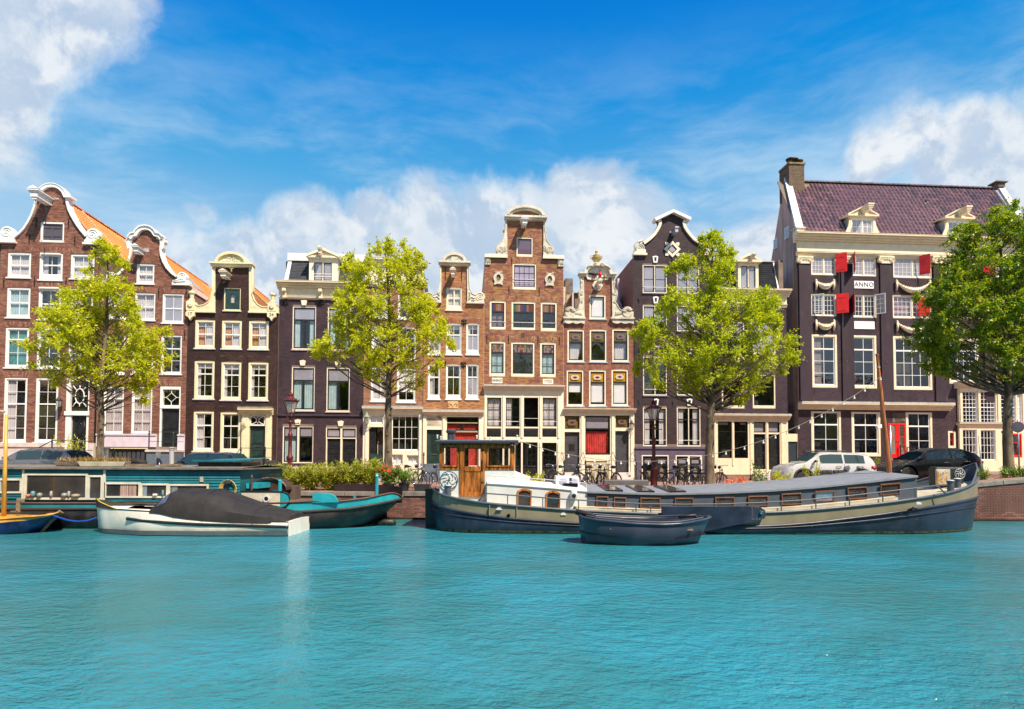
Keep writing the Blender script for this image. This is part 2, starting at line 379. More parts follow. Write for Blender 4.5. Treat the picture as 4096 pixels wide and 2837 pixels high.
def quay_bricks():
 near=[];rest=MB()
 z=.03;row=0
 while z<1.6:
  x=-26+(.11 if row%2 else 0)
  while x<24:
   if z+.055<gz(x)-.17:
    vis=(x>18.0 and x<21.6)
    if vis and len(near)<300 and z>.35 and x<21:near.append((x,z))
    elif(x>17.4)or(-7.5<x<-2):rest.box(x,x+.205,-.012-random.uniform(0,.006),.05,z,z+.055)
   x+=.215
  z+=.066;row+=1
 me=None
 for x,z in near:
  if me is None:
   b=MB();b.box(0,.205,-.014,.05,0,.055);o=b.build('brick',BQ,quay,loc=(x,0,z));me=o.data
  else:o=link('brick',me,None,quay,loc=(x,-random.uniform(0,.006),z))
 rest.build('brick_course',BQ,quay,kind='stuff')
quay_bricks()
mb=MB();mb.box(-30,30,-.16,.02,-.05,.07);mb.build('timber_fender',mat('wet_timber',(.02,.018,.013),.5,var=.4),quay)
# houses
TH=R(4.1);FO=Vector((0,37.0,0));FD=Vector((math.cos(TH),math.sin(TH),0));FN=Vector((-math.sin(TH),math.cos(TH),0))
base=Frame(0,37.0,0,TH)
def scan(poly,z):
 xs=[]
 n=len(poly)
 for i in range(n):
  (x0,z0),(x1,z1)=poly[i],poly[(i+1)%n]
  if(z0<=z<z1)or(z1<=z<z0):xs.append(x0+(z-z0)*(x1-x0)/(z1-z0))
 xs.sort();return list(zip(xs[::2],xs[1::2]))
PANE={}
def unit_pane():
 if 'p' not in PANE:
  me=bpy.data.meshes.new('pane');me.from_pydata([(-.5,-.002,-.5),(.5,-.002,-.5),(.5,-.002,.5),(-.5,-.002,.5),(-.5,.002,-.5),(.5,.002,-.5),(.5,.002,.5),(-.5,.002,.5)],[],[(0,1,2,3),(5,4,7,6),(0,4,5,1),(3,2,6,7),(0,3,7,4),(1,5,6,2)]);PANE['p']=me
 return PANE['p']
PMES={};LASTW=[]
def pane(parent,x0,x1,z0,z1,y,m,tilt=.5,name='pane'):
 key=m.name
 if key not in PMES:
  me=unit_pane().copy();me.name='pane_'+key;me.materials.append(m);PMES[key]=me
 o=bpy.data.objects.new(name,PMES[key]);COL.objects.link(o);o.parent=parent
 o.location=((x0+x1)/2,y,(z0+z1)/2);o.scale=(x1-x0,1,z1-z0)
 o.rotation_euler=(R(random.uniform(-tilt,tilt)),0,R(random.uniform(-tilt,tilt)));return o
CURT={}
def curtain(parent,x0,x1,z0,z1,y,m,name='curtain',amp=.014,tieback=0):
 w=x1-x0;n=max(8,int(w/.035));mb=MB();rows=[]
 ph=random.uniform(0,6);nz=6
 for j in range(nz+1):
  f=j/nz;row=[]
  sq=1-tieback*math.sin(math.pi*min(1,f*1.1))**2 if tieback else 1
  for i in range(n+1):
   g=i/n;xx=x0+w*g*abs(sq)if tieback>=0 else x1-w*(1-g)*sq
   row.append((xx,y+amp*math.sin(ph+g*w*48+.6*math.sin(g*9+f)),z1+(z0-z1)*f))
  rows.append(row)
 mb.loft(rows);return mb.build(name,m,parent,smooth=True)
class House:
 def __init__(s,label,el,er,wall,mortar,off=0.0,shoulder=None,depth=9.0,cat='house',group='canal houses in a row'):
  f=Frame(FO.x+FN.x*off,FO.y+FN.y*off,0,TH)
  s0=f.pt(*el)[0];s1=f.pt(*er)[0];o=f.o+f.d*s0
  s.w=s1-s0;mid=o+f.d*(s.w/2);s.zg=gz(mid.x)
  s.f=Frame(o.x,o.y,s.zg,TH);s.off=off
  s.root=thing('canal_house',label,cat,(o.x,o.y,s.zg),TH,group)
  s.wall=wall;s.mortar=mortar;s.holes=[];s.excl=[];s.depth=depth;s.arches=[];s.anch=MB()
 def pt(s,c,x,y,d=0.0):
  u,v=px(c,x,y);return s.f.pt(u,v,d)
 def z(s,c,y,x=None):return s.pt(c,x if x is not None else 800,y)[1]
 def rect(s,c,x0,y0,x1,y1,d=0.0):
  xm,ym=(x0+x1)/2,(y0+y1)/2
  return(s.pt(c,x0,ym,d)[0],s.pt(c,x1,ym,d)[0],s.pt(c,xm,y1,d)[1],s.pt(c,xm,y0,d)[1])
 def path(s,c,pts,d=0.0):return[s.pt(c,x,y,d)for x,y in pts]
 def outline(s,c,gable):
  """gable: pixel points from the left shoulder to the right shoulder; verticals down to the ground"""
  g=s.path(c,gable)if c else gable
  s.poly=[(0.0,-.3),(s.w,-.3)]+[(s.w,g[-1][1])]+[p for p in reversed(g)]+[(0.0,g[0][1])]
  clean=[]
  for p in s.poly:
   p=(min(max(p[0],0.0),s.w),p[1])
   if not clean or abs(p[0]-clean[-1][0])+abs(p[1]-clean[-1][1])>.01:clean.append(p)
  s.poly=clean;s.zl=g[0][1];s.zr=g[-1][1]
 def box(s,name,r,y0,y1,m,parent=None,bevel=.006,pad=0):
  b=MB();b.box(r[0]-pad,r[1]+pad,y0,y1,r[2]-pad,r[3]+pad);return b.build(name,m,parent or s.root,bevel=bevel)
 def mould(s,name,c,x0,y0,x1,y1,m,steps=3,out=.28,back=.02,flip=False,ret=True):
  """a cornice: steps that reach further out towards the top"""
  xa,xb,za,zb=s.rect(c,x0,y0,x1,y1)if c else(x0,x1,y0,y1)
  b=MB();h=(zb-za)
  prof=[]
  for i in range(steps):
   o=out*((i+1)/steps)**1.1;z0=za+h*i/steps;z1=za+h*(i+1)/steps
   b.box(xa+(0 if i==steps-1 else.003*(steps-i)),xb-(0 if i==steps-1 else.003*(steps-i)),-o,back,z0+(.002 if i else 0),z1)
   b.box(xa+.004,xb-.004,-o-.018,-o+.001,z1-.025,z1-.004)
  return b.build(name,m,s.root)
 def anchor(s,c,x,y0,y1,style=0):
  xx,_,z0,z1=s.rect(c,x-3,y0,x+3,y1);b=MB();xx+=.03
  b.box(xx-.018,xx+.018,-.05,0,z0,z1)
  zm=z0+(z1-z0)*.55;b.box(xx-.03,xx+.03,-.065,-.01,zm,zm+.05)
  if style:
   for k in(-1,1):
    for zz in(z0+(z1-z0)*.25,z0+(z1-z0)*.8):
     b.tube([(xx,-.045,zz),(xx+k*.08,-.045,zz+.06),(xx+k*.1,-.045,zz-.03),(xx+k*.04,-.045,zz-.05)],.014,5)
  b.build('wall_anchor',iron,s.root)
 def arch(s,r,n=None,h=.30,flare=.12,m=None,rise=.05):
  xa,xb,_,zt=r;w=xb-xa+.1;n=n or max(7,int(w/.075));b=MB()
  s.excl.append((xa-.05,xb+.05,zt,zt+h+rise))
  for i in range(n):
   f0=i/n;f1=(i+.86)/n
   def q(f,t):
    xc=xa-.05+w*f;sl=(f-.5)*2*flare
    return(xc+sl*t,zt+.01+t*h+rise*(1-(2*f-1)**2)*1)
   for t0,t1 in((0,.48),(.52,1.0))if i%2 else((0,.30),(.34,1.0)):
    p=[q(f0,t0),q(f1,t0),q(f1,t1),q(f0,t1)];d=-.014-random.uniform(0,.005)
    b.add([(a,d,z)for a,z in p]+[(a,.01,z)for a,z in p],[(0,1,2,3),(0,4,5,1),(1,5,6,2),(2,6,7,3),(3,7,4,0)])
  s.arches.append(b)
  s.archm=m or s.wall
 def window(s,c,x0,y0,x1,y1,cols=2,rows=(1,1),cas=None,cw=.075,sash=None,sw=.045,mw=.022,back='dark',glass=None,sill=True,sillm=None,heavy=None,botw=None,archh=0.0,archb=True,cyl=0,rail=0,out=0.0,extra=None,name='window',panesplit=True,topcol=None,midpost=0,rects=None,curtm_=None,label=None,hole=True,topw=None):
  """one window: casing (the part itself) > sash, pane, sill, curtain"""
  cas=cas or white;sash=sash or white
  r=rects or s.rect(c,x0,y0,x1,y1);xa,xb,za,zb=r
  if hole:s.holes.append(r)
  bw=botw if botw is not None else cw*1.1;tw=topw if topw is not None else cw
  b=MB()
  fy=.015-out;hy=.14
  for(a0,a1,c0,c1)in((xa,xa+cw,za,zb),(xb-cw,xb,za,zb),(xa+cw,xb-cw,zb-tw,zb),(xa+cw,xb-cw,za,za+bw)):
   b.box(a0+.002,a1-.002,fy,hy,c0+.002,c1-.002)
  if archh:
   n=10;pts=[(xa+.002,zb-.004)]+[(xa+(xb-xa)*i/n,zb-.004+archh*(1-(2*i/n-1)**2))for i in range(1,n)]+[(xb-.002,zb-.004)]
   b.prism(pts,fy-.012,.1);s.excl.append((xa,xb,zb,zb+archh*.9))
  w=b.build(name,cas,s.root,bevel=.008);LASTW[:]=[w]
  if label:w['label']=label
  xa+=cw;xb-=cw;za+=bw;zb-=tw
  lights=[(xa,xb)]
  if midpost:
   ww=(xb-xa-midpost*(.05));
   lights=[(xa,xa+ww/2),(xb-ww/2,xb)]
   q=MB();q.box(lights[0][1],lights[1][0],fy+.01,hy-.01,za,zb);q.build('mullion',cas,w)
  tot=float(sum(rows));zs=[zb]
  for q in rows:zs.append(zs[-1]-(zb-za)*q/tot)
  for(la,lb)in lights:
   q=MB();sy0,sy1=fy+.05,fy+.095
   q.box(la,la+sw,sy0,sy1,za,zb);q.box(lb-sw,lb,sy0,sy1,za,zb)
   q.box(la+sw,lb-sw,sy0,sy1,zb-sw,zb);q.box(la+sw,lb-sw,sy0,sy1,za,za+sw*1.3)
   ca,cb=la+sw,lb-sw;xsx=[ca+(cb-ca)*i/cols for i in range(cols+1)]
   hv=heavy if heavy is not None else()
   for i in range(1,len(rows)):
    t=sw*.75 if i in hv else mw/2
    q.box(ca,cb,sy0-(.012 if i in hv else-.004),sy1,zs[i]-t,zs[i]+t)
   for i in range(1,cols):
    q.box(xsx[i]-mw/2,xsx[i]+mw/2,sy0+.006,sy1-.003,za+sw,zb-sw)
   q.build('sash',sash,w)
   zz=list(zs);zz[0]-=sw;zz[-1]+=sw*1.3
   for j in range(len(rows)):
    for i in range(cols):
     gm=glass or glassA
     if topcol and j<len(topcol)and topcol[j]is not None:
      gm=topcol[j]if not callable(topcol[j])else topcol[j](i)
     t0=0 if j==0 else mw/2;t1=0 if j==len(rows)-1 else mw/2
     pane(w,xsx[i]+(mw/2 if i else 0),xsx[i+1]-(mw/2 if i<cols-1 else 0),zz[j+1]+t1,zz[j]-t0,(sy0+sy1)/2+.004,gm)
  cm=curtm_ or curtm;by=hy+.035
  if back=='curtain':curtain(w,xa,xb,za,zb,by,cm)
  elif back=='sides':
   ww=(xb-xa)*.28;curtain(w,xa,xa+ww,za,zb,by,cm);curtain(w,xb-ww,xb,za,zb,by,cm)
  elif back=='left':curtain(w,xa,xa+(xb-xa)*.45,za,zb,by,cm)
  elif back=='right':curtain(w,xb-(xb-xa)*.45,xb,za,zb,by,cm)
  elif back=='blind':q=MB();q.box(xa,xb,by-.03,by-.02,za+(zb-za)*.03,zb);q.build('blind',blindm,w)
  elif isinstance(back,float):
   q=MB();q.box(xa,xb,by-.03,by-.02,zb-(zb-za)*back,zb);q.build('blind',blindm,w)
  elif back=='valance':
   curtain(w,xa,xb,zb-(zb-za)*.15,zb,by-.025,cm,'valance',.008)
   if curtm_ is None:curtain(w,xa,xa+.18,za,zb,by,curtm)
  elif back=='orange':
   curtain(w,xa,xb,zb-(zb-za)*.18,zb,by-.025,curtm,'valance',.008)
   curtain(w,xa,xa+(xb-xa)*.52,za,zb,by+.05,orangec);curtain(w,xb-(xb-xa)*.48,xb-(xb-xa)*.1,za,zb,by,curtm)
  if sill:
   q=MB();q.box(r[0]-.05,r[1]+.05,-.075-out,.12,r[2]-.075,r[2]-.002);q.build('sill',sillm or cas,w,bevel=.006)
   s.excl.append((r[0]-.05,r[1]+.05,r[2]-.08,r[2]))
  if rail:
   for k in range(rail):
    zz=r[2]+bw+(.30+k*.16 if isinstance(rail,int)else.3)
    q=MB();q.cyl((r[0]+.03,fy-.02,zz),(r[1]-.03,fy-.02,zz),.014,n=6);q.build('safety_bar',white,w)
  if archb:s.arch((r[0],r[1],r[2],r[3]+archh*.3))
  return w
 def door(s,c,x0,y0,x1,y1,m=None,panels=((.12,.88,.55,.95),(.12,.88,.1,.45)),knob=True,slot=None,y=.10,name='door',hole=True,rects=None):
  r=rects or s.rect(c,x0,y0,x1,y1);xa,xb,za,zb=r
  if hole:s.holes.append(r)
  b=MB();b.box(xa,xb,y,y+.05,za,zb);d=b.build(name,m or black,s.root,bevel=.005)
  w,h=xb-xa,zb-za
  for(a0,a1,c0,c1)in panels:
   q=MB();ax,bx,az,bz=xa+w*a0,xa+w*a1,za+h*c0,za+h*c1
   t=.025
   for(p0,p1,p2,p3)in((ax,bx,bz-t,bz),(ax,bx,az,az+t),(ax,ax+t,az+t,bz-t),(bx-t,bx,az+t,bz-t)):q.box(p0,p1,y-.022,y+.002,p2,p3)
   q.box(ax+t*2.5,bx-t*2.5,y-.014,y+.002,az+t*2.5,bz-t*2.5)
   q.build('door_panel',m or black,d,bevel=.004)
  if knob:
   q=MB();q.cyl((xb-.09 if knob is True else xa+.09,y,za+h*.46),(xb-.09 if knob is True else xa+.09,y-.07,za+h*.46),.03,n=10);q.build('door_knob',mat('brass',(.6,.48,.25),.25,1.0),d,smooth='auto')
  if slot:
   q=MB();q.box(xa+w*.32,xa+w*.68,y-.03,y,za+h*slot,za+h*slot+.06);q.build('letter_slot',mat('brushed_metal',(.5,.5,.48),.3,1),d)
  return d
 def beam(s,c,x,y,half=.17,out=.9,m=None,hook=True,h=.30):
  """hoisting beam with its little hood, hook hanging from it"""
  X,Z=s.pt(c,x,y);b=MB();m=m or white
  b.box(X-half*.62,X+half*.62,-out,.0,Z-h*.5,Z+h*.1)
  b.box(X-half*.85,X+half*.85,-out-.05,0,Z+h*.1,Z+h*.28)
  b.box(X-half,X+half,-out-.1,0,Z+h*.282,Z+h*.5)
  b.loft([[(X-half-.02,yy,Z+h*.5),(X,yy,Z+h*.95),(X+half+.02,yy,Z+h*.5)]for yy in(-out-.12,0)],True,True)
  b.box(X-half*.4,X+half*.4,-out+.05,-out+.3,Z-h*.8,Z-h*.5)
  o=b.build('hoist_beam',m,s.root,bevel=.006)
  if hook:
   q=MB();zz=Z-h*.8;yy=-out+.15
   q.tube([(X,yy,zz),(X,yy,zz-.12),(X+.05,yy,zz-.18),(X,yy,zz-.24),(X-.05,yy,zz-.19)],.016,5);q.build('hook',iron,o)
  return o
 def volute(s,X,Z,r,flip=1,m=None,y0=-.16,y1=.2,name='scroll'):
  """stone scroll: thick disc with a raised spiral"""
  m=m or white;b=MB();n=24
  b.prism([(X+r*math.cos(2*math.pi*k/n),Z+r*math.sin(2*math.pi*k/n))for k in range(n)],y0+.05,y1)
  pts=[]
  for k in range(44):
   a=k/44*2.15*2*math.pi;rr=r*.93*(1-k/50)
   pts.append((X+flip*rr*math.cos(a-1.2),y0+.04,Z+rr*math.sin(a-1.2)))
  b.tube(pts,[r*.13*(1-.4*i/44)for i in range(44)],6)
  b.tube([(X-r*.1,y0+.04,Z),(X+r*.1,y0+.04,Z)],r*.14,6)
  return b.build(name,m,s.root,smooth='auto')
 def relief(s,polys,m,y=-.06,r=.02,name='relief'):
  b=MB()
  for p in polys:b.tube([(x,y,z)for x,z in p],r,5)
  return b.build(name,m,s.root,smooth=True)
 def body(s,ridge=None,roofmat=None,top=None):
  """the volume behind the facade: side and back walls, dark interior sheet, roof slopes"""
  w,d=s.w,s.depth;b=MB();zl=min(s.zl,s.zr)if top is None else top
  b.box(.006,.3,.31,d,-.3,zl);b.box(w-.3,w-.006,.31,d,-.3,zl);b.box(.3,w-.3,d-.3,d,-.3,zl)
  b.build('side_wall',s.sidem if hasattr(s,'sidem')else s.mortar,s.root)
  if ridge:
   rx,rz=ridge;q=MB();m2=mortar_d
   q.prism([(.03,zl),(w-.03,zl),(rx,rz-.12)],d-.2,d-.05);q.build('rear_gable',m2,s.root)
 def finish(s,ceil=None):
  m=MB();m.prism(s.poly,0.0,.3,[[(r[0],r[2]),(r[1],r[2]),(r[1],r[3]),(r[0],r[3])]for r in s.holes]);m.build('facade_wall',s.mortar,s.root)
  q=MB();zt=max(p[1]for p in s.poly)-.1
  z2=min(s.zl,s.zr)-.05
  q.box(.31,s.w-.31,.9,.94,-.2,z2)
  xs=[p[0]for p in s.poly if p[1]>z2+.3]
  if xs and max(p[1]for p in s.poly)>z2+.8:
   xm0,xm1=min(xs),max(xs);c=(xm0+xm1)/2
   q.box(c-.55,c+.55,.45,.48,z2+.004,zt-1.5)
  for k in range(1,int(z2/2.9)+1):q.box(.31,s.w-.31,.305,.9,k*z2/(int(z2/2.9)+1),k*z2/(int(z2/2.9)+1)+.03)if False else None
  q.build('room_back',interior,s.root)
  ex=[(r[0],r[1],r[2],r[3])for r in s.holes]+s.excl
  V=[];Fc=[];z=-.02;row=0;L=.205;Hh=.054;top=max(p[1]for p in s.poly)
  rnd=random.Random(len(s.holes)*7+int(s.w*100))
  while z+Hh<top:
   zm=z+Hh/2;spans=[]
   for a,b in scan(s.poly,zm):
    cur=[(a+.004,b-.004)]
    for(e0,e1,e2,e3)in ex:
     if e2<zm<e3:
      nx=[]
      for(a1,b1)in cur:
       if e1<=a1 or e0>=b1:nx.append((a1,b1))
       else:
        if a1<e0:nx.append((a1,e0))
        if e1<b1:nx.append((e1,b1))
      cur=nx
    spans+=cur
   o=0 if row%2 else.108
   for a,b in spans:
    k=math.floor((a-o)/.216)
    while True:
     x0=max(a,o+k*.216);x1=min(b,o+k*.216+L);k+=1
     if x0>=b:break
     if x1-x0<.03:continue
     d=-.010-rnd.random()*.005;n=len(V)
     V+=[(x0,d,z),(x1,d,z),(x1,d,z+Hh),(x0,d,z+Hh),(x0,.004,z),(x1,.004,z),(x1,.004,z+Hh),(x0,.004,z+Hh)]
     Fc+=[(n,n+1,n+2,n+3),(n,n+4,n+5,n+1),(n+1,n+5,n+6,n+2),(n+2,n+6,n+7,n+3),(n+3,n+7,n+4,n)]
   z+=.066;row+=1
  me=bpy.data.meshes.new('brick_course');me.from_pydata(V,[],Fc);me.update();link('brick_course',me,s.wall,s.root,kind='stuff')
  if s.arches:
   b=MB()
   for a in s.arches:b.add(a.v,a.f)
   b.build('arch_brick',s.archm,s.root,kind='stuff')
TILE={}
def tile_mesh(kind,m,pitch,course):
 """one pantile: an S-curved plate with a thick lower edge"""
 if kind in TILE:return TILE[kind]
 b=MB();n=6;top=[];
 n=8;prof=[(i/n*pitch*1.08,.06*math.sin(2*math.pi*(i/n)-.4)*(1 if i/n<.55 else.55))for i in range(n+1)]
 rows=[]
 for(yy,zz)in((0,.026),(course*1.12,.0)):
  rows.append([(x,yy,z+zz)for x,z in prof])
 b.loft(rows)
 b.loft([[(x,0,z+.026)for x,z in prof],[(x,.0,z+.0)for x,z in prof]])
 me=bpy.data.meshes.new('roof_tile');me.from_pydata(b.v,[],b.f);me.update();me.materials.append(m)
 for p in me.polygons:p.use_smooth=True
 me.set_sharp_from_angle(angle=R(60))
 TILE[kind]=me;return me
def tiled_slope(parent,name,o,ax,up,width,height,kind,m,pitch=.24,course=.30,limit=300,skip=None,under=None,order=None):
 """tiles laid on a slope: o lower corner, ax unit vector along the eaves, up unit vector up the slope (parent's frame)"""
 ax=Vector(ax);up=Vector(up);nn=ax.cross(up);Mx=Matrix((ax,up,nn)).transposed().to_4x4();o=Vector(o)
 u=MB();q=[o-nn*.03,o+ax*width-nn*.03,o+ax*width+up*height-nn*.03,o+up*height-nn*.03]
 q2=[p-nn*.05 for p in q];u.add(q+q2,[(0,1,2,3),(7,6,5,4),(0,4,5,1),(1,5,6,2),(2,6,7,3),(3,7,4,0)])
 base_o=u.build(name,under or mortar_d,parent)
 me=tile_mesh(kind,m,pitch,course);cells=[]
 for j in range(int(height/course)):
  for i in range(int(width/pitch)):
   if skip and skip(i*pitch,j*course):continue
   cells.append((i,j))
 if order:cells.sort(key=order)
 rest=MB();vs=[v.co.copy()for v in me.vertices];fs=[tuple(p.vertices)for p in me.polygons]
 for k,(i,j)in enumerate(cells):
  loc=o+ax*(i*pitch+random.uniform(-.006,.006))+up*(j*course+random.uniform(-.012,.012))+nn*random.uniform(0,.008)
  MM=Matrix.Translation(loc)@Mx@Matrix.Rotation(random.uniform(-.02,.02),4,'Z')
  if k<limit:
   t=bpy.data.objects.new('roof_tile',me);COL.objects.link(t);t.parent=base_o;t.matrix_local=MM
  else:rest.add([MM@v for v in vs],fs)
 if rest.v:rest.build('roof_tiling',m,base_o,kind='stuff')
 return base_o
def roof_pair(h,ridge,zl,zr,depth,kind='orange',left=True,right=True,y0=.32):
 """pitched roof with its ridge running back from the facade, laid with pantiles"""
 rx,rz=ridge
 for side,z,use in((0,zl,left),(1,zr,right)):
  if not use:continue
  ex=.0 if side==0 else h.w
  if side==1:
   ax=(0,1,0);upv=Vector((rx-ex,0,rz-z));o=(ex,y0,z)
   ht=upv.length;upv.normalize();tiled_slope(h.root,'roof',o,ax,tuple(upv),depth,ht,kind,tile_o,.24,.30,300,order=lambda c:(c[0]//1))
  else:
   ax=(0,-1,0);upv=Vector((rx-ex,0,rz-z));o=(ex,y0+depth,z);ht=upv.length;upv.normalize()
   tiled_slope(h.root,'roof',o,ax,tuple(upv),depth,ht,kind,tile_o,.24,.30,0)
 q=MB();q.prism([(.02,min(zl,zr)),(h.w-.02,min(zl,zr)),(rx,rz-.06)],.31,.36);q.build('gable_infill',B5,h.root)
 b=MB();n=int(depth/.38)
 for i in range(n):
  y=y0+i*.38;b.loft([[(rx+.11*math.cos(a),yy,rz+.02+.10*math.sin(a)+dz)for a in lin(-.2,math.pi+.2,7)]for yy,dz in((y,.02),(y+.40,0))],False)
 b.build('ridge_tiling',tile_o,h.root,kind='stuff')
def textobj(body,size,mat_,parent,loc,rot=(R(90),0,0),name='lettering',ext=.006,align='CENTER',spacing=1.0,sx=1.0):
 cu=bpy.data.curves.new(name,'FONT');cu.body=body;cu.size=size;cu.extrude=ext;cu.align_x=align;cu.align_y='CENTER';cu.space_character=spacing;cu.resolution_u=3
 t=bpy.data.objects.new(name,cu);COL.objects.link(t);bpy.context.view_layer.update()
 me=bpy.data.meshes.new_from_object(t.evaluated_get(bpy.context.evaluated_depsgraph_get()));bpy.data.objects.remove(t);bpy.data.curves.remove(cu)
 me.materials.clear();o=link(name,me,mat_,parent);o.location=loc;o.rotation_euler=rot;o.scale=(sx,1,1);return o
 # the houses, left to right
E0=px(A,15,720);E1=px(A,1080,760);E2=px(C,140,900);E3=px(C,1105,950);E4=px(D,2005,500)
E5=px(E,787,700);E6=px(E,1430,830);E7=px(H,1078,720);E8=px(H,1937,1500);E9=(2843,1500);E10=px(K,1728,600);E11=px(L,370,900);E12=(4140,1100)
# --- neighbour at the left edge
h=House('dark house edge at the far left beside the bell gable house',(-330,1000),(E0[0]-2,E0[1]),B3,mortar_d,off=.05)
h.outline(A,[(-900,690),(10,690)]);h.window(B,-640,30,-420,450,archb=False);h.window(B,-280,30,-60,450,archb=False);h.body();h.finish()
# --- house 1: bell gable with white scrolls
h1=h=House('brown brick house with white bell gable, scrolls and a chained hoist hood, at the left',E0,E1,B1,mortar_d)
gl=[(15,700),(150,690),(155,665),(210,622),(260,570),(300,508),(335,440),(365,360),(385,285),(398,218),(418,218),(440,172),(475,138),(515,118),(560,112),(605,118),(650,140),(690,178),(712,225),(728,240),(735,300),(752,370),(785,440),(832,520),(882,590),(935,652),(960,690),(1085,730)]
h.outline(A,gl)
p=h.path(A,gl[2:10]);b=MB();b.ribbon(p,.02,.09,-.13,.33);b.build('gable_coping',white,h.root,smooth='auto',bevel=.01)
p=h.path(A,gl[19:26]);b=MB();b.ribbon(p,.02,.12,-.13,.33);b.build('gable_coping',white,h.root,smooth='auto',bevel=.01)
p=h.path(A,gl[10:19]);b=MB();b.ribbon(p,.05,.13,-.16,.34);b.ribbon(p,.08,-.04,-.20,.34)
for(xx,yy)in((408,222),(740,232)):
 X,Z=h.pt(A,xx,yy);b.box(X-.2,X+.2,-.24,.34,Z-.13,Z-.01)
b.build('arched_pediment',white,h.root,smooth='auto')
for(xx,yy,f)in((88,620,1),(998,640,1)):
 X,Z=h.pt(A,xx,yy);h.volute(X,Z,.36,f)
 q=MB();q.box(X-.42,X+.42,-.17,.25,Z-.50,Z-.33);q.box(X-.5,X+.5,-.22,.25,Z-.60,Z-.502)
 q.add([(X-.4,-.12,Z-.33),(X+.4,-.12,Z-.33),(X+.3,-.12,Z-.1),(X-.3,-.12,Z-.1),(X-.4,.2,Z-.33),(X+.4,.2,Z-.33),(X+.3,.2,Z-.1),(X-.3,.2,Z-.1)],[(0,1,2,3),(0,4,5,1),(1,5,6,2),(2,6,7,3),(3,7,4,0)])
 q.build('scroll_base',white,h.root)
r=h.rect(A,435,505,683,715);h.holes.append(r);b=MB()
for(a0,a1,c0,c1)in((r[0],r[0]+.10,r[2],r[3]),(r[1]-.07,r[1],r[2],r[3]),(r[0],r[1],r[3]-.09,r[3]),(r[0]-.04,r[1]+.02,r[2]-.02,r[2]+.10)):b.box(a0,a1,-.02,.2,c0,c1)
hw=b.build('loft_hatch',white,h.root)
shut=mat('shutter_grey',(.085,.075,.10),.55,var=.1)
xm=(r[0]+r[1])/2+.01
for a,bb in((r[0]+.10,xm-.004),(xm+.004,r[1]-.07)):
 n=4
 for i in range(n):
  q=MB();q.box(a+(bb-a)*i/n+.003,a+(bb-a)*(i+1)/n,.05,.09,r[2]+.1,r[3]-.09);q.build('shutter_plank',shut,hw)
 for zz in(.22,.72):
  q=MB();Z=r[2]+.1+(r[3]-r[2]-.19)*zz;q.box(a+.02,a+(bb-a)*.8,.035,.05,Z,Z+.025);q.build('strap_hinge',iron,hw)
h.beam(A,520,290,.30,1.25,h=.42)
X,Z=h.pt(A,490,350,-1.2);X2,Z2=h.pt(A,488,535,-1.2)
b=MB();n=22
for i in range(n):
 zz=Z+(Z2-Z)*i/n;q=[(X+.025*math.cos(a)*(1 if i%2 else.3),-1.2+.025*math.cos(a)*(.3 if i%2 else 1),zz+.045*math.sin(a))for a in lin(0,2*math.pi,9)[:-1]]
 b.tube(q,.009,4,True)
b.build('hoist_chain',iron,h.root)
h.excl.append(h.rect(A,540,240,630,265));h.box('hood_plate',h.rect(A,540,245,628,264),-.03,.05,leadm)
for(xx,a,bb)in((385,450,560),(730,462,570),(312,637,738),(796,655,752)):h.anchor(A,xx,a,bb)
for(xx,a,bb)in((42,1092,1195),(368,1085,1190),(704,1093,1200)):h.anchor(A,xx,a,bb)
W1=dict(cols=2,cw=.10,sw=.05)
h.window(A,82,830,330,1092,rows=(1,1),back='curtain',heavy=(1,),**W1)
h.window(A,418,835,668,1118,rows=(1,1),back='sides',heavy=(1,),botw=.28,glass=glassC,**W1)
h.window(A,752,848,1005,1105,rows=(1,1),back='curtain',heavy=(1,),**W1)
h.window(A,72,1202,322,1518,rows=(1,1),back='curtain',curtm_=bluecurt,heavy=(1,),**W1)
h.window(A,408,1206,652,1540,rows=(1,1),back='dark',glass=glassC,heavy=(1,),**W1)
h.window(A,742,1212,990,1540,rows=(1,1),back='left',heavy=(1,),**W1)
for(xx,yy)in((545,845),(530,1207)):
 r=h.rect(A,xx-105,yy-8,xx+105,yy+8);h.box('awning_box',r,-.12,.02,white)
h.window(B,55,30,306,455,rows=(.75,1,1),back='curtain',curtm_=tealcurt,heavy=(1,),**W1)
h.window(B,392,32,640,462,rows=(.75,1,1),back='dark',glass=glassC,heavy=(1,),**W1)
h.window(B,730,42,975,465,rows=(.75,1,1),back='dark',glass=glassC,heavy=(1,),**W1)
h.window(B,38,562,285,1248,rows=(1,1,1,1,1),back='left',heavy=(2,),**W1)
h.window(B,375,565,615,1250,rows=(1,1,1,1,1),back='dark',glass=glassC,heavy=(2,),**W1)
r=h.rect(B,700,570,945,1395);h.holes.append(r);r1=h.rect(B,745,600,940,915);r2=h.rect(B,755,968,917,1390)
b=MB();b.box(r[0],r1[0],-.02,.2,r[2],r[3]);b.box(r1[1],r[1],-.02,.2,r[2],r[3]);b.box(r1[0],r1[1],-.02,.2,r1[3],r[3]);b.box(r[0]-.05,r[1]+.04,-.1,.2,r2[3]+.02,r1[2]-.02);b.box(r[0],r2[0],-.03,.15,r[2],r2[3]);b.box(r2[1],r[1],-.03,.15,r[2],r2[3])
dc=b.build('door_case',white,h.root,bevel=.01);h.arch(r)
pane(dc,r1[0],r1[1],r1[2],r1[3],.08,glassC)
cx,cz=(r1[0]+r1[1])/2,(r1[2]+r1[3])/2;b=MB();ov=[(cx+.24*math.cos(a),.05,cz+.42*math.sin(a))for a in lin(0,2*math.pi,25)[:-1]];b.tube(ov,.03,6,True)
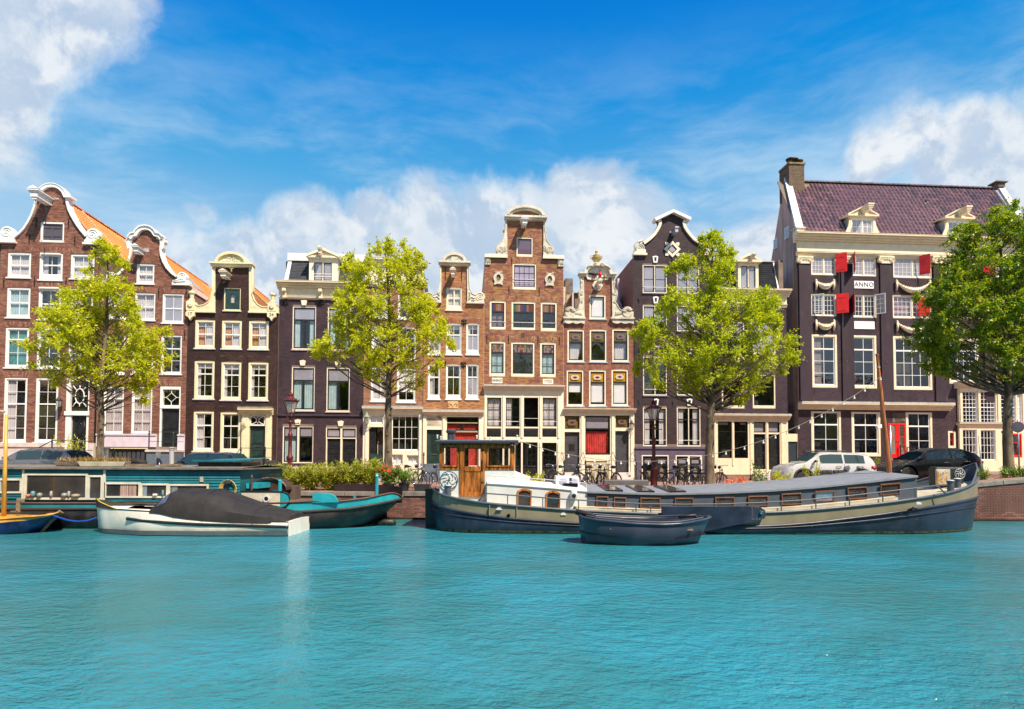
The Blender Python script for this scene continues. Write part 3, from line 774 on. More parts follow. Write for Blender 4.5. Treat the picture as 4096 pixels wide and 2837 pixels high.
for(dx,dz,tx,tz)in((.17,.32,.38,.6),(-.17,.32,-.38,.6),(.17,-.32,.38,-.6),(-.17,-.32,-.38,-.6),(.24,0,.38,0),(-.24,0,-.38,0),(0,-.42,0,-.6),(0,.42,0,.6)):b.tube([(cx+dx,.05,cz+dz),(cx+tx,.05,cz+tz)],.025,5)
b.build('fanlight_tracery',white,dc,smooth=True)
d=h.door(None,0,0,0,0,m=black,panels=((.12,.88,.06,.40),),rects=r2,hole=False)
a=MB();dcx=(r2[0]+r2[1])/2;dz=r2[2]+(r2[3]-r2[2])*.68;a.tube([(dcx,.07,dz-.55),(dcx-.16,.06,dz-.1),(dcx-.12,.06,dz+.2),(dcx,.06,dz+.42),(dcx+.12,.06,dz+.2),(dcx+.16,.06,dz-.1),(dcx,.07,dz-.55)],.02,5);a.tube([(dcx-.25,.07,dz+.45),(dcx+.25,.07,dz+.45),(dcx+.25,.07,dz-.6),(dcx-.25,.07,dz-.6)],.015,5,True);a.build('carved_panel',black,d,smooth=True)
pl=mat('plinth_stone',(.58,.50,.47),.7,var=.1,dirt=.3)
r=h.rect(B,5,1255,690,1300);h.excl.append((r[0]-.2,r[1],-.1,r[3]));h.excl.append((r[1],h.w,-.1,r[3]))
h.box('plinth',(0.01,r[1],-.1,r[2]),-.08,.02,pl);h.box('plinth_moulding',(0.0,r[1]+.02,r[2],r[3]),-.14,.02,pl)
h.box('plinth',(h.w-.38,h.w-.01,-.1,r[3]),-.10,.02,pl)
def steps(h,x0,x1,n,top,m,y0=-.2,tread=.28,label='stone steps'):
 hh=top/n
 for i in range(n):
  h.box('step',(x0,x1,-.05,top-hh*i),y0-tread*(i+1),y0-tread*i-(0 if i else-.15),m,bevel=.01)
steps(h,h.rect(B,700,0,945,10)[0]-.3,h.w-.1,3,.62,pl)
def railing(h,pts,posts,m=iron,r=.022,name='railing',mids=(.5,),hgt=1.0):
 o=MB();o.tube(pts,r,6)
 for q in mids:o.tube([(x,y,z-hgt*q)for x,y,z in pts],r*.7,6)
 w=o.build(name,m,h.root,smooth=True)
 for(x,y,z,l)in posts:
  p=MB();p.lathe([(.055,-l),(.05,-l+.1),(.035,-l+.14),(.035,-.16),(.05,-.12),(.05,-.06),(.03,-.02),(.045,.03),(0.001,.07)],(x,y,z),8);p.build('railing_post',m,w,smooth='auto')
 return w
ra=h.pt(B,410,1308,-1.6);rb=h.pt(B,555,1230,-1.2);rc=h.pt(B,985,1238,-1.2)
railing(h,[(ra[0],-1.6,ra[1]),(rb[0],-1.2,rb[1]),(rc[0],-1.2,rc[1])],[(rb[0],-1.2,rb[1],.9),(h.pt(B,828,1240,-1.2)[0],-1.2,rb[1]-.02,1.2)],dgreen,.03)
X=h.pt(B,1025,300)[0]
b=MB();b.cyl((h.w-.05,-.06,.2),(h.w-.05,-.06,h.zr-.1),.045,n=8);b.build('drainpipe',iron,h.root,smooth=True)
rz=h.pt(A,560,185)[1];rx=h.pt(A,560,185)[0];h.sidem=mortar_d
h.body(top=h.zl-.3);roof_pair(h,(rx,rz),h.zl-.35,h.zr-.2,8.5)
g=MB();g.box(h.w-.06,h.w+.06,.35,8.7,h.zr-.30,h.zr-.12);g.build('gutter',leadm,h.root)
g=MB();up=Vector((rx-h.w,0,rz-h.zr+.2));
g.tube([(h.w+up.x*.08,2.6,h.zr-.2+up.z*.08+.06),(h.w+up.x*.97,2.6,h.zr-.2+up.z*.97+.06)],.045,6);g.build('lead_flashing',leadm,h.root)
h.finish()
# --- house 2
h2=h=House('brown brick house with rounded white gable and lilac plinth beside the black house',E1,E2,B1,mortar_d,off=.03)
xm=1560
rt=[(1645,672),(1690,690),(1712,735),(1706,800),(1712,860),(1735,930),(1775,1000),(1830,1060),(1880,1095),(1890,1150)]
top=[(1475,664),(1492,628),(1520,606),(1560,594),(1598,604),(1625,630),(1640,664)]
lf=[(2*xm-x,y)for x,y in reversed(rt)]
gl=[(1095,1150)]+lf+top+rt+[(2018,1185)]
h.outline(A,gl)
p=h.path(A,rt[2:9]);b=MB();b.ribbon(p,.13,.0,-.14,.33);b.build('gable_coping',white,h.root,smooth='auto',bevel=.012)
p=h.path(A,lf[1:8]);b=MB();b.ribbon(p,.13,.0,-.14,.33);b.build('gable_coping',white,h.root,smooth='auto',bevel=.012)
p=h.path(A,[(1400,690),(1428,655),(1462,652),(1485,615),(1515,588),(1560,578),(1605,588),(1635,612),(1660,652),(1700,660),(1725,690)]);b=MB();b.ribbon(p,.14,.07,-.2,.34);b.ribbon(p,.19,-.12,-.27,.34);b.build('arched_pediment',white,h.root,smooth='auto')
for(xx,yy)in((1378,705),(1738,712)):
 X,Z=h.pt(A,xx,yy);h.volute(X,Z,.17,1)
 X2,Z2=h.pt(A,xx,yy+55);q=MB();q.prism([(X2-.10,Z2+.22),(X2+.10,Z2+.22),(X2+.07,Z2-.1),(X2,Z2-.2),(X2-.07,Z2-.1)],-.16,.1);q.build('drop_ornament',white,h.root)
for(x0,x1,xv)in((1095,1270,1195),(1840,2026,1945)):
 r=h.rect(A,x0,1148,x1,1180);b=MB();b.box(r[0],r[1],-.15,.3,r[2],r[3]);b.box(r[0]+.03,r[1]-.03,-.12,.28,r[3],r[3]+.12);b.build('shoulder_stone',white,h.root,bevel=.01)
 X,Z=h.pt(A,xv,1088);h.volute(X,Z,.27,1)
 X2,Z2=h.pt(A,(x0+x1)/2,1125);sgn=1 if x0>1500 else-1
 xt=h.pt(A,x0+10,1125)[0]if sgn>0 else h.pt(A,x1-10,1125)[0]
 h.relief([[(xt+sgn*.05,Z2-.1),(xt+sgn*.2,Z2-.02),(X,Z2+.1)],[(xt+sgn*.1,Z2-.14),(xt+sgn*.3,Z2-.1),(X+sgn*.2,Z2-.05)]],white,-.15,.05,'acanthus_leaf')
h.beam(A,1510,830,.20,.7,hook=False);h.box('hood_plate',h.rect(A,1520,785,1588,822),-.03,.03,leadm)
h.window(A,1452,950,1642,1158,rows=(1,1),cols=2,heavy=(),midpost=1,cw=.07,back='curtain',glass=glassB)if False else h.window(A,1452,950,1642,1158,rows=(1,1),cols=2,heavy=(1,),cw=.08,back='curtain')
W2=dict(cols=2,cw=.075,sw=.045)
h.window(A,1130,1250,1345,1535,rows=(1,1),back='curtain',heavy=(1,),**W2);h.window(A,1432,1260,1652,1545,rows=(1,1),back='curtain',heavy=(1,),**W2);h.window(A,1728,1268,1952,1575,rows=(1,1),back='right',heavy=(1,),glass=glassB,**W2)
for x0 in(1110,1408,1712):h.window(B,x0,112,x0+222,522,rows=(1,1,1),back='dark',glass=glassC,heavy=(1,),**W2)
for x0,bk_ in((1095,'curtain'),(1398,'curtain')):h.window(B,x0,658,x0+220,1158,rows=(1,1.1,1.1,1.1),back=bk_,curtm_=mat('grey_curtain',(.42,.36,.38),.9),heavy=(1,),sill=False,**W2)
r=h.rect(B,1700,658,1918,1298);h.holes.append(r);r1=h.rect(B,1732,688,1908,855);r2=h.rect(B,1715,890,1905,1296);b=MB()
b.box(r[0],r1[0],-.02,.2,r1[2],r[3]);b.box(r1[1],r[1],-.02,.2,r1[2],r[3]);b.box(r1[0],r1[1],-.02,.2,r1[3],r[3]);b.box(r[0],r[1],-.04,.2,r2[3],r1[2]);b.box(r[0],r2[0],-.02,.2,r[2],r2[3]);b.box(r2[1],r[1],-.02,.2,r[2],r2[3])
dc=b.build('door_case',white,h.root,bevel=.01);h.arch(r)
pane(dc,r1[0],r1[1],r1[2],r1[3],.08,glassA);cx,cz=(r1[0]+r1[1])/2,(r1[2]+r1[3])/2;hw2,hh2=(r1[1]-r1[0])/2,(r1[3]-r1[2])/2
b=MB();b.tube([(cx-.28,.05,cz),(cx,.05,cz+.26),(cx+.28,.05,cz),(cx,.05,cz-.26)],.022,5,True)
for(dx,dz)in((1,0),(-1,0),(0,1),(0,-1)):b.tube([(cx+dx*.28,.05,cz+dz*.26),(cx+dx*hw2,.05,cz+dz*hh2)],.02,5)
b.build('fanlight_tracery',white,dc)
h.door(None,0,0,0,0,rects=r2,hole=False,panels=((.15,.85,.45,.92),(.15,.85,.06,.36)),knob='l')
r=h.rect(B,1038,1162,1965,1300);z0,z1=r[2],r[3]
h.excl.append((0,h.w,-.1,z1));xd=h.rect(B,1700,0,1918,10)
h.box('plinth',(.02,xd[0]-.01,z0,z1),-.07,.02,lilac);h.box('plinth',(xd[1]+.01,h.w-.01,-.1,z1),-.07,.02,lilac)
h.box('plinth_moulding',(.01,xd[0]-.01,z1-.09,z1+.0),-.12,-.072,lilac);h.box('plinth_moulding',(xd[1]+.01,h.w-.01,z1-.09,z1),-.12,-.072,lilac)
r=h.rect(B,1085,1318,1560,1520);h.holes.append((r[0],r[1],-.1,r[3]));b=MB();b.box(r[0]-.05,r[1]+.05,-.03,.2,r[3],z0-.005);b.box(r[0]-.12,r[0],-.03,.2,-.1,r[3]);b.box(r[1],r[1]+.1,-.03,.2,-.1,r[3]);b.build('basement_frame',ycream,h.root)
b=MB();b.box(r[0],r[1],.12,.16,-.1,r[3]);b.build('basement_front',black,h.root)
q=MB()
for i in range(9):q.box(r[0]+.1+i*(r[1]-r[0]-.2)/9,r[0]+.1+(i+.7)*(r[1]-r[0]-.2)/9,.09,.12,.1,r[3]-.12)
q.build('basement_panel',dgrey,h.root)
blg=mat('blue_grey_plaster',(.10,.13,.17),.7,var=.1)
xs0,_,zs,zt=h.rect(B,1560,1330,1960,1500,-1.3)
h.box('stoop',(xs0,h.w-.02,-.1,zt-.12),-1.35,-.08,blg,bevel=.01);h.box('landing',(xs0-.05,h.w,zt-.118,zt),-1.42,-.02,pl,bevel=.01)
pA=h.pt(B,1588,1140,-1.3);pB=h.pt(B,1846,1140,-1.3)
railing(h,[(pA[0],-1.3,pA[1]),(pB[0],-1.3,pB[1]),(pB[0]+.55,-1.3,pB[1]-.02)],[(pA[0],-1.3,pA[1],pA[1]-zt),(pB[0],-1.3,pB[1],pB[1]-zt)],dgreen,.016,mids=(.52,))
for(c,xx,a,bb)in((A,1688,1205,1310),(A,1980,1215,1320),(B,1965,60,160)):h.anchor(c,xx,a,bb)
rx,rz=h.pt(A,1560,745);h.body(top=h.zr-.15);roof_pair(h,(rx,rz),h.zl-.1,h.zr-.05,8.5)
b=MB();b.box(h.w-.05,h.w+.05,.35,8.7,h.zr-.2,h.zr+.06);b.build('eaves_board',white,h.root)
sl_=MB();u=Vector((rx-h.w,0,rz-h.zr)).normalized();o=Vector((h.w,2.0,h.zr));nn=Vector((0,1,0)).cross(u)
q=[o+u*.5+nn*.07,o+u*.5+nn*.07+Vector((0,.9,0)),o+u*1.7+nn*.07+Vector((0,.9,0)),o+u*1.7+nn*.07];q2=[p_-nn*.1 for p_ in q]
sl_.add(q+q2,[(0,1,2,3),(0,4,5,1),(1,5,6,2),(2,6,7,3),(3,7,4,0)]);sl_.build('roof_window',mat('roof_glass',(.25,.34,.45),.05,spec=1),h.root)
h.finish()
# --- house 3: 1724
h3=h=House('black brown neck gable house dated 1724 with cream windows',E2,E3,B3,mortar_d,off=-.02)
gl=[(140,930),(428,915),(428,460),(798,460),(798,925),(1100,950)]
h.outline(C,gl);h.archm=B3
lw_=[(425,700),(400,720),(388,780),(360,830),(310,858),(255,865),(215,845)];rw=[(795,705),(822,730),(845,800),(885,850),(935,878),(985,878),(1005,865)]
for pts,side in((lw_,-1),(rw,1)):
 inner=h.path(C,[(432,460),(432,930)])if side<0 else h.path(C,[(792,460),(792,940)])
 xo=h.path(C,[(410,460),(408,700)])if side<0 else h.path(C,[(832,460),(836,705)])
 pp=h.path(C,pts);yb=h.pt(C,250 if side<0 else 950,918 if side<0 else 925)[1]
 edge=h.pt(C,142,900)[0]if side<0 else h.w
 zt2=pp[-1][1]-.05
 poly=[inner[0],xo[0],xo[1]]+pp[1:]+[(edge,zt2-.05),(edge,yb),(inner[1][0],yb)]
 if side>0:poly=poly[::-1]
 b=MB();b.prism(poly,-.10,.22);w_=b.build('gable_wing',ycream,h.root,bevel=.01)
 b=MB();b.tube([(a,-.11,z)for a,z in([xo[0],xo[1]]+pp[1:])],.035,6);b.build('wing_moulding',ycream,w_,smooth=True)
 lat=MB();z0=yb+.1
 for k in range(6):
  xa=min(edge,inner[0][0])+.3+k*.14 if side<0 else inner[0][0]+.1+k*.14
  lat.tube([(xa,-.105,z0),(xa+.22,-.105,z0+.22)],.008,4);lat.tube([(xa+.22,-.105,z0),(xa,-.105,z0+.22)],.008,4)
 lat.build('lattice_relief',ycream,w_)
 xa,xb=(min(edge,inner[1][0])-.02,max(edge,inner[1][0])+.02);b=MB();b.box(xa,xb,-.18,.2,yb-.10,yb);b.build('ledge',ycream,w_)
 cx=h.pt(C,178 if side<0 else 1040,860)[0];zc=h.pt(C,600,870)[1]
 b=MB();b.prism([(cx-.24,yb),(cx+.24,yb),(cx+.24,zc+.2),(cx,zc+.36),(cx-.24,zc+.2)],-.2,.22);b.build('rosette_block',ycream,w_,bevel=.01)
 b=MB()
 for k in range(8):
  a=k*math.pi/4;b.tube([(cx,-.22,zc),(cx+.13*math.cos(a),-.22,zc+.13*math.sin(a))],[.03,.05],5)
 b.build('rosette',ycream,w_,smooth=True)
 b=MB();b.lathe([(.17,0),(.17,.08),(.10,.12),(.13,.3),(.13,.36),(.2,.42),(.2,.5),(.1,.56),(.01,.6)],(cx,.0,zc+.3),10);b.build('urn',ycream,w_,smooth='auto')
 b=MB();b.prism([(cx-.25,yb-.10),(cx-.25,yb-.32),(cx-.1,yb-.4),(cx,yb-.58),(cx+.1,yb-.4),(cx+.25,yb-.32),(cx+.25,yb-.10)],-.22,.0);pb=b.build('date_block',ycream,h.root,bevel=.01)
 textobj('17' if side<0 else '24',.26,iron,pb,(cx,-.225,yb-.22))
r=h.rect(C,384,415,842,455);b=MB();b.box(r[0],r[1],-.34,.3,r[3]-.09,r[3]);b.box(r[0]+.06,r[1]-.06,-.26,.3,r[2],r[3]-.09);b.build('pediment_cornice',ycream,h.root,bevel=.01)
cx,cz=h.pt(C,612,415);rr_=.62*(h.pt(C,770,400)[0]-h.pt(C,455,400)[0])/1.24;n=18
b=MB();b.prism([(cx+rr_*math.cos(a),cz+.02+rr_*.66*math.sin(a))for a in lin(0,math.pi,n)],-.16,.3);pd=b.build('arched_pediment',ycream,h.root)
b=MB();pth=[(cx-rr_*math.cos(a),cz+.02+rr_*.68*math.sin(a))for a in lin(0,math.pi,n)];b.ribbon(pth,.06,.09,-.30,.3);b.build('arch_moulding',ycream,pd,smooth='auto')
rel=[]
for sg in(-1,1):
 rel.append([(cx+sg*(.20+.11*(1-k/16)*math.cos(k*.6)),cz+.32+.11*(1-k/16)*math.sin(k*.6))for k in range(14)]);rel.append([(cx+sg*.08,cz+.08),(cx+sg*.25,cz+.16),(cx+sg*.4,cz+.08),(cx+sg*.48,cz+.14)])
 rel.append([(cx+sg*.04,cz+.42),(cx+sg*.1,cz+.3),(cx+sg*.05,cz+.15)])
h.relief(rel,ycream,-.17,.03);X,Z=h.pt(C,610,480);h.relief([[(X-.12,Z+.1),(X,Z+.05),(X+.12,Z+.1)],[(X,Z+.1),(X,Z-.12)]],ycream,-.1,.045,'leaf_drop')
h.beam(C,565,560,.24,.75,m=cream2);
h.window(C,520,670,700,910,rows=(1,),cols=1,cas=ycream,sash=dgreen,sw=.30,back='curtain',archb=False,cw=.06,label='green hatch with a small square pane')
W3=dict(cols=2,cas=ycream,cw=.12,sw=.045,sillm=mat('grey_sill',(.6,.58,.62),.6))
for x0 in(213,498,785):h.window(C,x0,1012+(x0-213)*.02,x0+213,1312+(x0-213)*.02,rows=(1,1),back='orange',heavy=(1,),**W3)
for x0,y0 in((205,118),(490,130),(778,133)):h.window(D,x0,y0,x0+215,y0+402,rows=(1,1.05,1.05),back='valance',glass=glassC,heavy=(1,),**W3)
for x0,y0 in((195,655),(480,663)):h.window(D,x0,y0,x0+217,y0+422,rows=(1,1,1),back='left' if x0<300 else 'dark',heavy=(1,),**W3)
r=h.rect(D,712,690,1032,1150);h.holes.append((r[0]+.35,r[1]-.35,-.1,r[3]));h.excl.append(r)
ra=h.rect(D,795,690,965,1150);b=MB();b.box(r[0],ra[0],-.12,.1,-.1,r[3]);b.box(ra[1],r[1],-.12,.1,-.1,r[3]);b.box(r[0]+.06,ra[0]-.06,-.15,-.118,.1,r[3]-.1);b.box(ra[1]+.06,r[1]-.06,-.15,-.118,.1,r[3]-.1)
ds=b.build('door_surround',ycream,h.root,bevel=.01)
h.mould('door_cornice',D,690,622,1050,690,ycream,3,.42);r5=h.rect(D,690,604,1048,622);h.box('lead_capping',r5,-.4,.02,mat('mossy_lead',(.13,.12,.10),.9,var=.3));h.excl.append(h.rect(D,690,604,1050,690))
f=h.rect(D,800,697,960,803);b=MB()
for q in((f[0],f[0]+.05,f[2],f[3]),(f[1]-.05,f[1],f[2],f[3]),(f[0],f[1],f[3]-.05,f[3]),(f[0]-.02,f[1]+.02,f[2]-.03,f[2]+.05)):b.box(q[0],q[1],-.06,.1,q[2],q[3])
fw=b.build('fanlight',white,h.root);pane(fw,f[0]+.05,f[1]-.05,f[2]+.05,f[3]-.05,.03,glassA);cx=(f[0]+f[1])/2;b=MB();hh=f[3]-f[2]-.1;zc=(f[2]+f[3])/2
for sg in(-1,1):b.tube([(cx+sg*(.06+.45*(1-math.cos(a))),0,zc+(hh/2)*math.sin(a))for a in lin(-1.4,1.4,9)],.02,5)
b.tube([(cx,0,zc-.2),(cx+.08,0,zc),(cx,0,zc+.2),(cx-.08,0,zc)],.015,4,True);b.build('fanlight_tracery',white,fw)
h.door(D,800,820,958,1148,m=dgreen,hole=False,panels=((.16,.84,.45,.90),(.16,.84,.05,.26)),slot=.36,knob='l')
blk=mat('dark_stone',(.05,.045,.045),.75,var=.35,dirt=.4,dirtcol=(.14,.12,.11))
xs=h.rect(D,690,1155,930,1320,-1.4);h.box('stoop',(xs[0],xs[1],-.1,xs[3]),-1.5,-.14,blk,bevel=.02);h.box('stoop',(xs[1]+.02,xs[1]+.45,-.1,xs[3]-.1),-1.2,-.14,blk,bevel=.02)
p0=h.pt(D,700,1045,-1.4);p1=h.pt(D,960,1045,-1.4);railing(h,[(p0[0]-.35,-1.4,p0[1]-.45),(p0[0],-1.4,p0[1]),(p1[0],-1.4,p1[1]),(p1[0]+.35,-1.4,p1[1])],[(p0[0],-1.4,p0[1],1.0),(p1[0],-1.4,p1[1],1.0)],iron,.016)
rx,rz=h.pt(C,612,500);h.body(top=h.zr-.15);roof_pair(h,(rx,rz),h.zl-.1,h.zr-.05,8.5);h.finish()
# --- house 4: dark violet with mansard
h4=h=House('dark violet house with slate mansard roof and pedimented dormer',E3,E4,B4,mortar_d,off=.06)
zc_t=h.pt(C,1500,618)[1];zc_b=h.pt(C,1500,795)[1]
h.outline(None,[(0,zc_t-.1),(h.w,zc_t-.1)]);h.excl.append((0,h.w,zc_b,zc_t+.2));h.archm=B4
b=MB();b.box(.01,h.w-.01,-.10,.02,zc_b,zc_t-.45);b.build('frieze',cream,h.root)
h.mould('cornice',None,-.08,zc_t-.45,h.w+.04,zc_t,cream,4,.55);h.mould('architrave',None,.0,zc_b-.02,h.w,zc_b+.16,cream,2,.16)
for xx in(1178,1560,1940):
 X=h.pt(C,xx,730)[0];b=MB();b.box(X-.1,X+.1,-.45,0,zc_t-.62,zc_t-.45);b.box(X-.09,X+.09,-.25,0,zc_b+.1,zc_t-.62);b.box(X-.1,X+.1,-.3,0,zc_b+.0,zc_b+.14);b.build('cornice_bracket',cream,h.root,bevel=.015)
for xx in(1178,1560):
 X,Z=h.pt(C,xx,835);q=MB();q.tube([(X,-.04,Z+.2),(X,-.04,Z-.2)],.03,5);[q.tube([(X,-.04,Z+.02+dz),(X+sg*.13,-.04,Z+.12+dz),(X+sg*.15,-.04,Z+.0+dz)],.025,5)for sg in(-1,1)for dz in(0,-.12)];q.build('wall_anchor',iron,h.root,smooth=True)
zt=h.pt(C,1600,345)[1];lx0=h.pt(C,1178,612,.3)[0];lx1=h.pt(C,1225,330,.9)[0];rx0=h.w-.02;rx1=h.w-.2
n=15;dx0,_,dz0,dz1=h.rect(C,1425,340,1728,625,.0)
for sx0,sx1,st0,st1 in((lx0+.12,dx0-.02,lx1+.12,dx0-.02),(dx0+(_-dx0)+.02,rx0-.1,_+.02,rx1-.08)):
 for i in range(n):
  f0,f1=i/n,(i+1.12)/n;za,zb_=zc_t+(zt-zc_t)*f0,zc_t+(zt-zc_t)*min(1,f1);ya,yb_=.25+.6*f0,.25+.6*min(1,f1)
  a0,a1=sx0+(st0-sx0)*f0,sx1+(st1-sx1)*f0;b=MB()
  b.add([(a0,ya-.025,za),(a1,ya-.025,za),(a1,yb_,zb_),(a0,yb_,zb_),(a0,ya,za),(a1,ya,za)],[(0,1,2,3),(0,4,5,1)]);b.build('roof_board',slate,h.root)
b=MB();b.box(.1,h.w-.1,.9,8.5,zc_t-.3,zt-.02);b.build('attic_storey',slate,h.root)
b=MB();b.loft([[(lx0-.08,.2,zc_t),(lx0+.13,.2,zc_t),(lx0+.13,.5,zc_t),(lx0-.08,.5,zc_t)],[(lx1-.08,.8,zt),(lx1+.13,.8,zt),(lx1+.13,1.1,zt),(lx1-.08,1.1,zt)]],True,True);b.loft([[(rx0-.18,.2,zc_t),(rx0,.2,zc_t),(rx0,.5,zc_t),(rx0-.18,.5,zc_t)],[(rx1-.14,.8,zt),(rx1+.06,.8,zt),(rx1+.06,1.1,zt),(rx1-.14,1.1,zt)]],True,True)
b.build('roof_rake',white,h.root);h.box('roof_fascia',(lx1-.1,rx1+.08,zt,zt+.45),.72,1.2,white)
r=(dx0,_,zc_t,dz1);b=MB();ri=h.rect(C,1475,395,1670,608);b.box(r[0],ri[0],.02,.9,zc_t,r[3]);b.box(ri[1],r[1],.02,.9,zc_t,r[3]);b.box(ri[0],ri[1],.02,.9,ri[3],r[3]);b.box(ri[0],ri[1],.02,.9,zc_t,ri[2]);dm=b.build('dormer',cream2,h.root,bevel=.01)
cx=(r[0]+r[1])/2;zpk=h.pt(C,1567,262)[1];b=MB();b.prism([(r[0]-.02,r[3]),(r[1]+.02,r[3]),(cx,zpk-.12)],-.05,.9);b.ribbon([(r[0]-.15,r[3]+.02),(cx,zpk)],.05,.08,-.2,.95);b.ribbon([(cx,zpk),(r[1]+.15,r[3]+.02)],.05,.08,-.2,.95);b.box(r[0]-.14,r[1]+.14,-.16,.9,r[3]-.08,r[3]+.03);b.build('pediment',cream2,dm)
h.window(None,0,0,0,0,rects=(ri[0]-.0,ri[1],ri[2],ri[3]),cas=cream2,cw=.02,sash=black,cols=1,rows=(1,),midpost=1,back='left',glass=glassB,hole=False,sill=False,archb=False,rail=2)
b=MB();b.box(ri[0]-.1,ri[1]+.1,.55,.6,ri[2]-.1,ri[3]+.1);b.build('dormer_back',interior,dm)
X,Z=h.pt(C,1562,300);h.beam(C,1560,305,.12,.55,m=cream2)
W4=dict(cas=cream2,cw=.055,sash=black,sw=.06,archh=.10,sillm=mat('stone_sill',(.50,.40,.38),.7))
def keyst(h,c,x,y0,y1,m=cream2,hollow=False):
 r=h.rect(c,x-16,y0,x+16,y1);cx=(r[0]+r[1])/2;b=MB();w=.18
 b.prism([(cx-w*.68,r[2]),(cx+w*.68,r[2]),(cx+w,r[3]-.05),(cx+.04,r[3]),(cx-w,r[3]-.05)],-.07,0);o=b.build('keystone',m,h.root,bevel=.008)
 if hollow:b=MB();b.prism([(cx-.055,r[2]+.1),(cx+.055,r[2]+.1),(cx+.075,r[3]-.1),(cx-.075,r[3]-.1)],-.074,-.06);b.build('keystone_panel',black,o)
for(c,x0,y0,x1,y1,bk_,cm)in((C,1250,870,1500,1325,'sides',bluecurt),(C,1625,880,1872,1335,'sides',bluecurt),(D,1240,182,1487,645,'curtain',bluecurt),(D,1612,192,1860,655,'left',bluecurt)):
 r=h.rect(c,x0,y0,x1,y1);zs_=r[2]+(r[3]-r[2])*.68
 h.window(c,x0,y0,x1,y1,cols=1,rows=(1,2.3),heavy=(1,),back=bk_,curtm_=cm,topcol=[glassB,None],archb=False,**W4)
 xm_=(r[0]+r[1])/2;b=MB();b.box(xm_-.06,xm_+.06,.05,.1,r[2]+.1,zs_);b.build('mullion',black,h.root)
for(c,x,a,bb)in((C,1375,797,858),(C,1748,805,866),(D,1360,108,168),(D,1735,118,178),(D,1308,738,798),(D,1764,752,812)):keyst(h,c,x,a,bb)
r=h.rect(D,1080,688,2000,706);h.box('string_course',(0,h.w,r[2],r[3]),-.1,.02,mat('dark_violet_paint',(.05,.035,.05),.5));h.excl.append((0,h.w,r[2],r[3]))
h.window(D,1145,812,1472,1205,cols=1,rows=(1,2.6),heavy=(1,),midpost=2.2,back='left',curtm_=bluecurt,topcol=[glassB,None],archb=False,sill=False,**{**W4,'archh':.12})
h.window(D,1605,825,1932,945,cols=1,rows=(1,),midpost=2.2,back='blind',topcol=[glassB],archb=False,sill=False,**{**W4,'archh':.12})
r=h.rect(D,1605,945,1932,1210);h.holes.append((r[0],r[1],-.1,r[3]));b=MB();xm_=(r[0]+r[1])/2;b.box(r[0]+.002,r[0]+.06,.0,.2,-.1,r[3]);b.box(r[1]-.06,r[1]-.002,.0,.2,-.1,r[3]);b.box(xm_-.055,xm_+.055,.0,.2,-.1,r[3]);b.build('door_case',cream2,h.root)
for a,bb in((r[0]+.06,xm_-.055),(xm_+.055,r[1]-.06)):h.door(None,0,0,0,0,rects=(a,bb,r[2],r[3]),hole=False,panels=((.18,.82,.70,.90),(.12,.88,.38,.64),(.16,.84,.06,.30)),knob=False)
r=h.rect(D,1135,1175,1605,1260);h.box('plinth',(0.005,h.w-.01,-.1,r[2]+.1),-.08,.02,pl);h.body();h.finish()
# --- house 5a: flat cornice, mostly behind the tree
h5=h=House('brown brick house with broad stone cornice behind the second tree',E4,E5,B5a,mortar_l,off=.02)
zt=h.pt(E,450,655)[1];h.outline(None,[(0,zt),(h.w,zt)]);xs=[h.pt(E,q,500)[0]for q in(125,562)]
z1=h.pt(E,300,360)[1];z2=h.pt(E,300,530)[1];z3=h.pt(E,700,455)[1]
b=MB();b.box(.02,h.w-.03,-.06,.5,zt,z3-.15);b.build('attic_frieze',cream2,h.root);h.mould('cornice',None,xs[1]+.05,z3-.16,h.w-.02,z3+.05,cream2,3,.3,back=.5)
b=MB();b.box(.0,xs[1],.02,.6,z3-.2,z1-.35);b.build('attic_block',cream2,h.root);h.mould('attic_cornice',None,.0,z1-.5,xs[1]+.05,z1,cream2,4,.35,back=.6);h.mould('architrave',None,0.0,zt-.05,h.w,zt+.2,cream2,2,.18)
for k in range(3):b=MB();b.box(.1,xs[1]-.1,-.03-.02*k,.1,z3+.02+k*.16,z3+.12+k*.16);b.build('attic_moulding',cream2,h.root)
W5=dict(cols=2,cw=.075,sw=.05)
for(c,x0,y0,x1,y1,rws)in((E,230,745,428,995,(1,1)),(E,510,745,705,1002,(1,1)),(E,228,1082,430,1430,(1,1,1)),(E,502,1090,702,1435,(1,1,1)),(G,222,190,418,545,(1,1,1))):
 h.window(c,x0,y0,x1,y1,rows=rws,heavy=(1,),back='curtain' if x0<300 else 'dark',**W5)
h.window(G,498,200,697,555,rows=(1,1,.9),heavy=(1,2),back=.72,**W5)
zt=h.pt(G,450,612)[1];b=MB();h.excl.append((0,h.w,-.1,zt));zf=h.pt(G,450,690)[1]
h.mould('shop_cornice',None,-.03,zt-.28,h.w+.0,zt,cream2,3,.34);h.box('cornice_lead',(-.03,h.w,zt,zt+.06),-.35,.0,leadm,bevel=0)
b.box(.0,h.w-.01,-.05,.02,zf,zt-.28)
fr=[h.rect(G,205,692,352,785),h.rect(G,200,820,355,1190),h.rect(G,440,700,735,1072),h.rect(G,445,1112,562,1225),h.rect(G,605,1120,732,1220)]
fr[1]=(fr[1][0],fr[1][1],.45,fr[1][3])
pl5=[(0.0,-.1),(h.w-.01,-.1),(h.w-.01,zf),(0,zf)]
b.prism(pl5,-.045,-.003,[[(r[0],r[2]),(r[1],r[2]),(r[1],r[3]),(r[0],r[3])]for r in fr]);sf=b.build('shopfront',cream2,h.root,bevel=.006)
for xx in(180,385,420,750):
 X=h.pt(G,xx,900)[0];q=MB();q.box(X-.07,X+.07,-.12,-.046,.0,zf-.003);q.box(X-.09,X+.09,-.15,-.046,zf-.16,zf-.004);q.build('pilaster',cream2,sf)
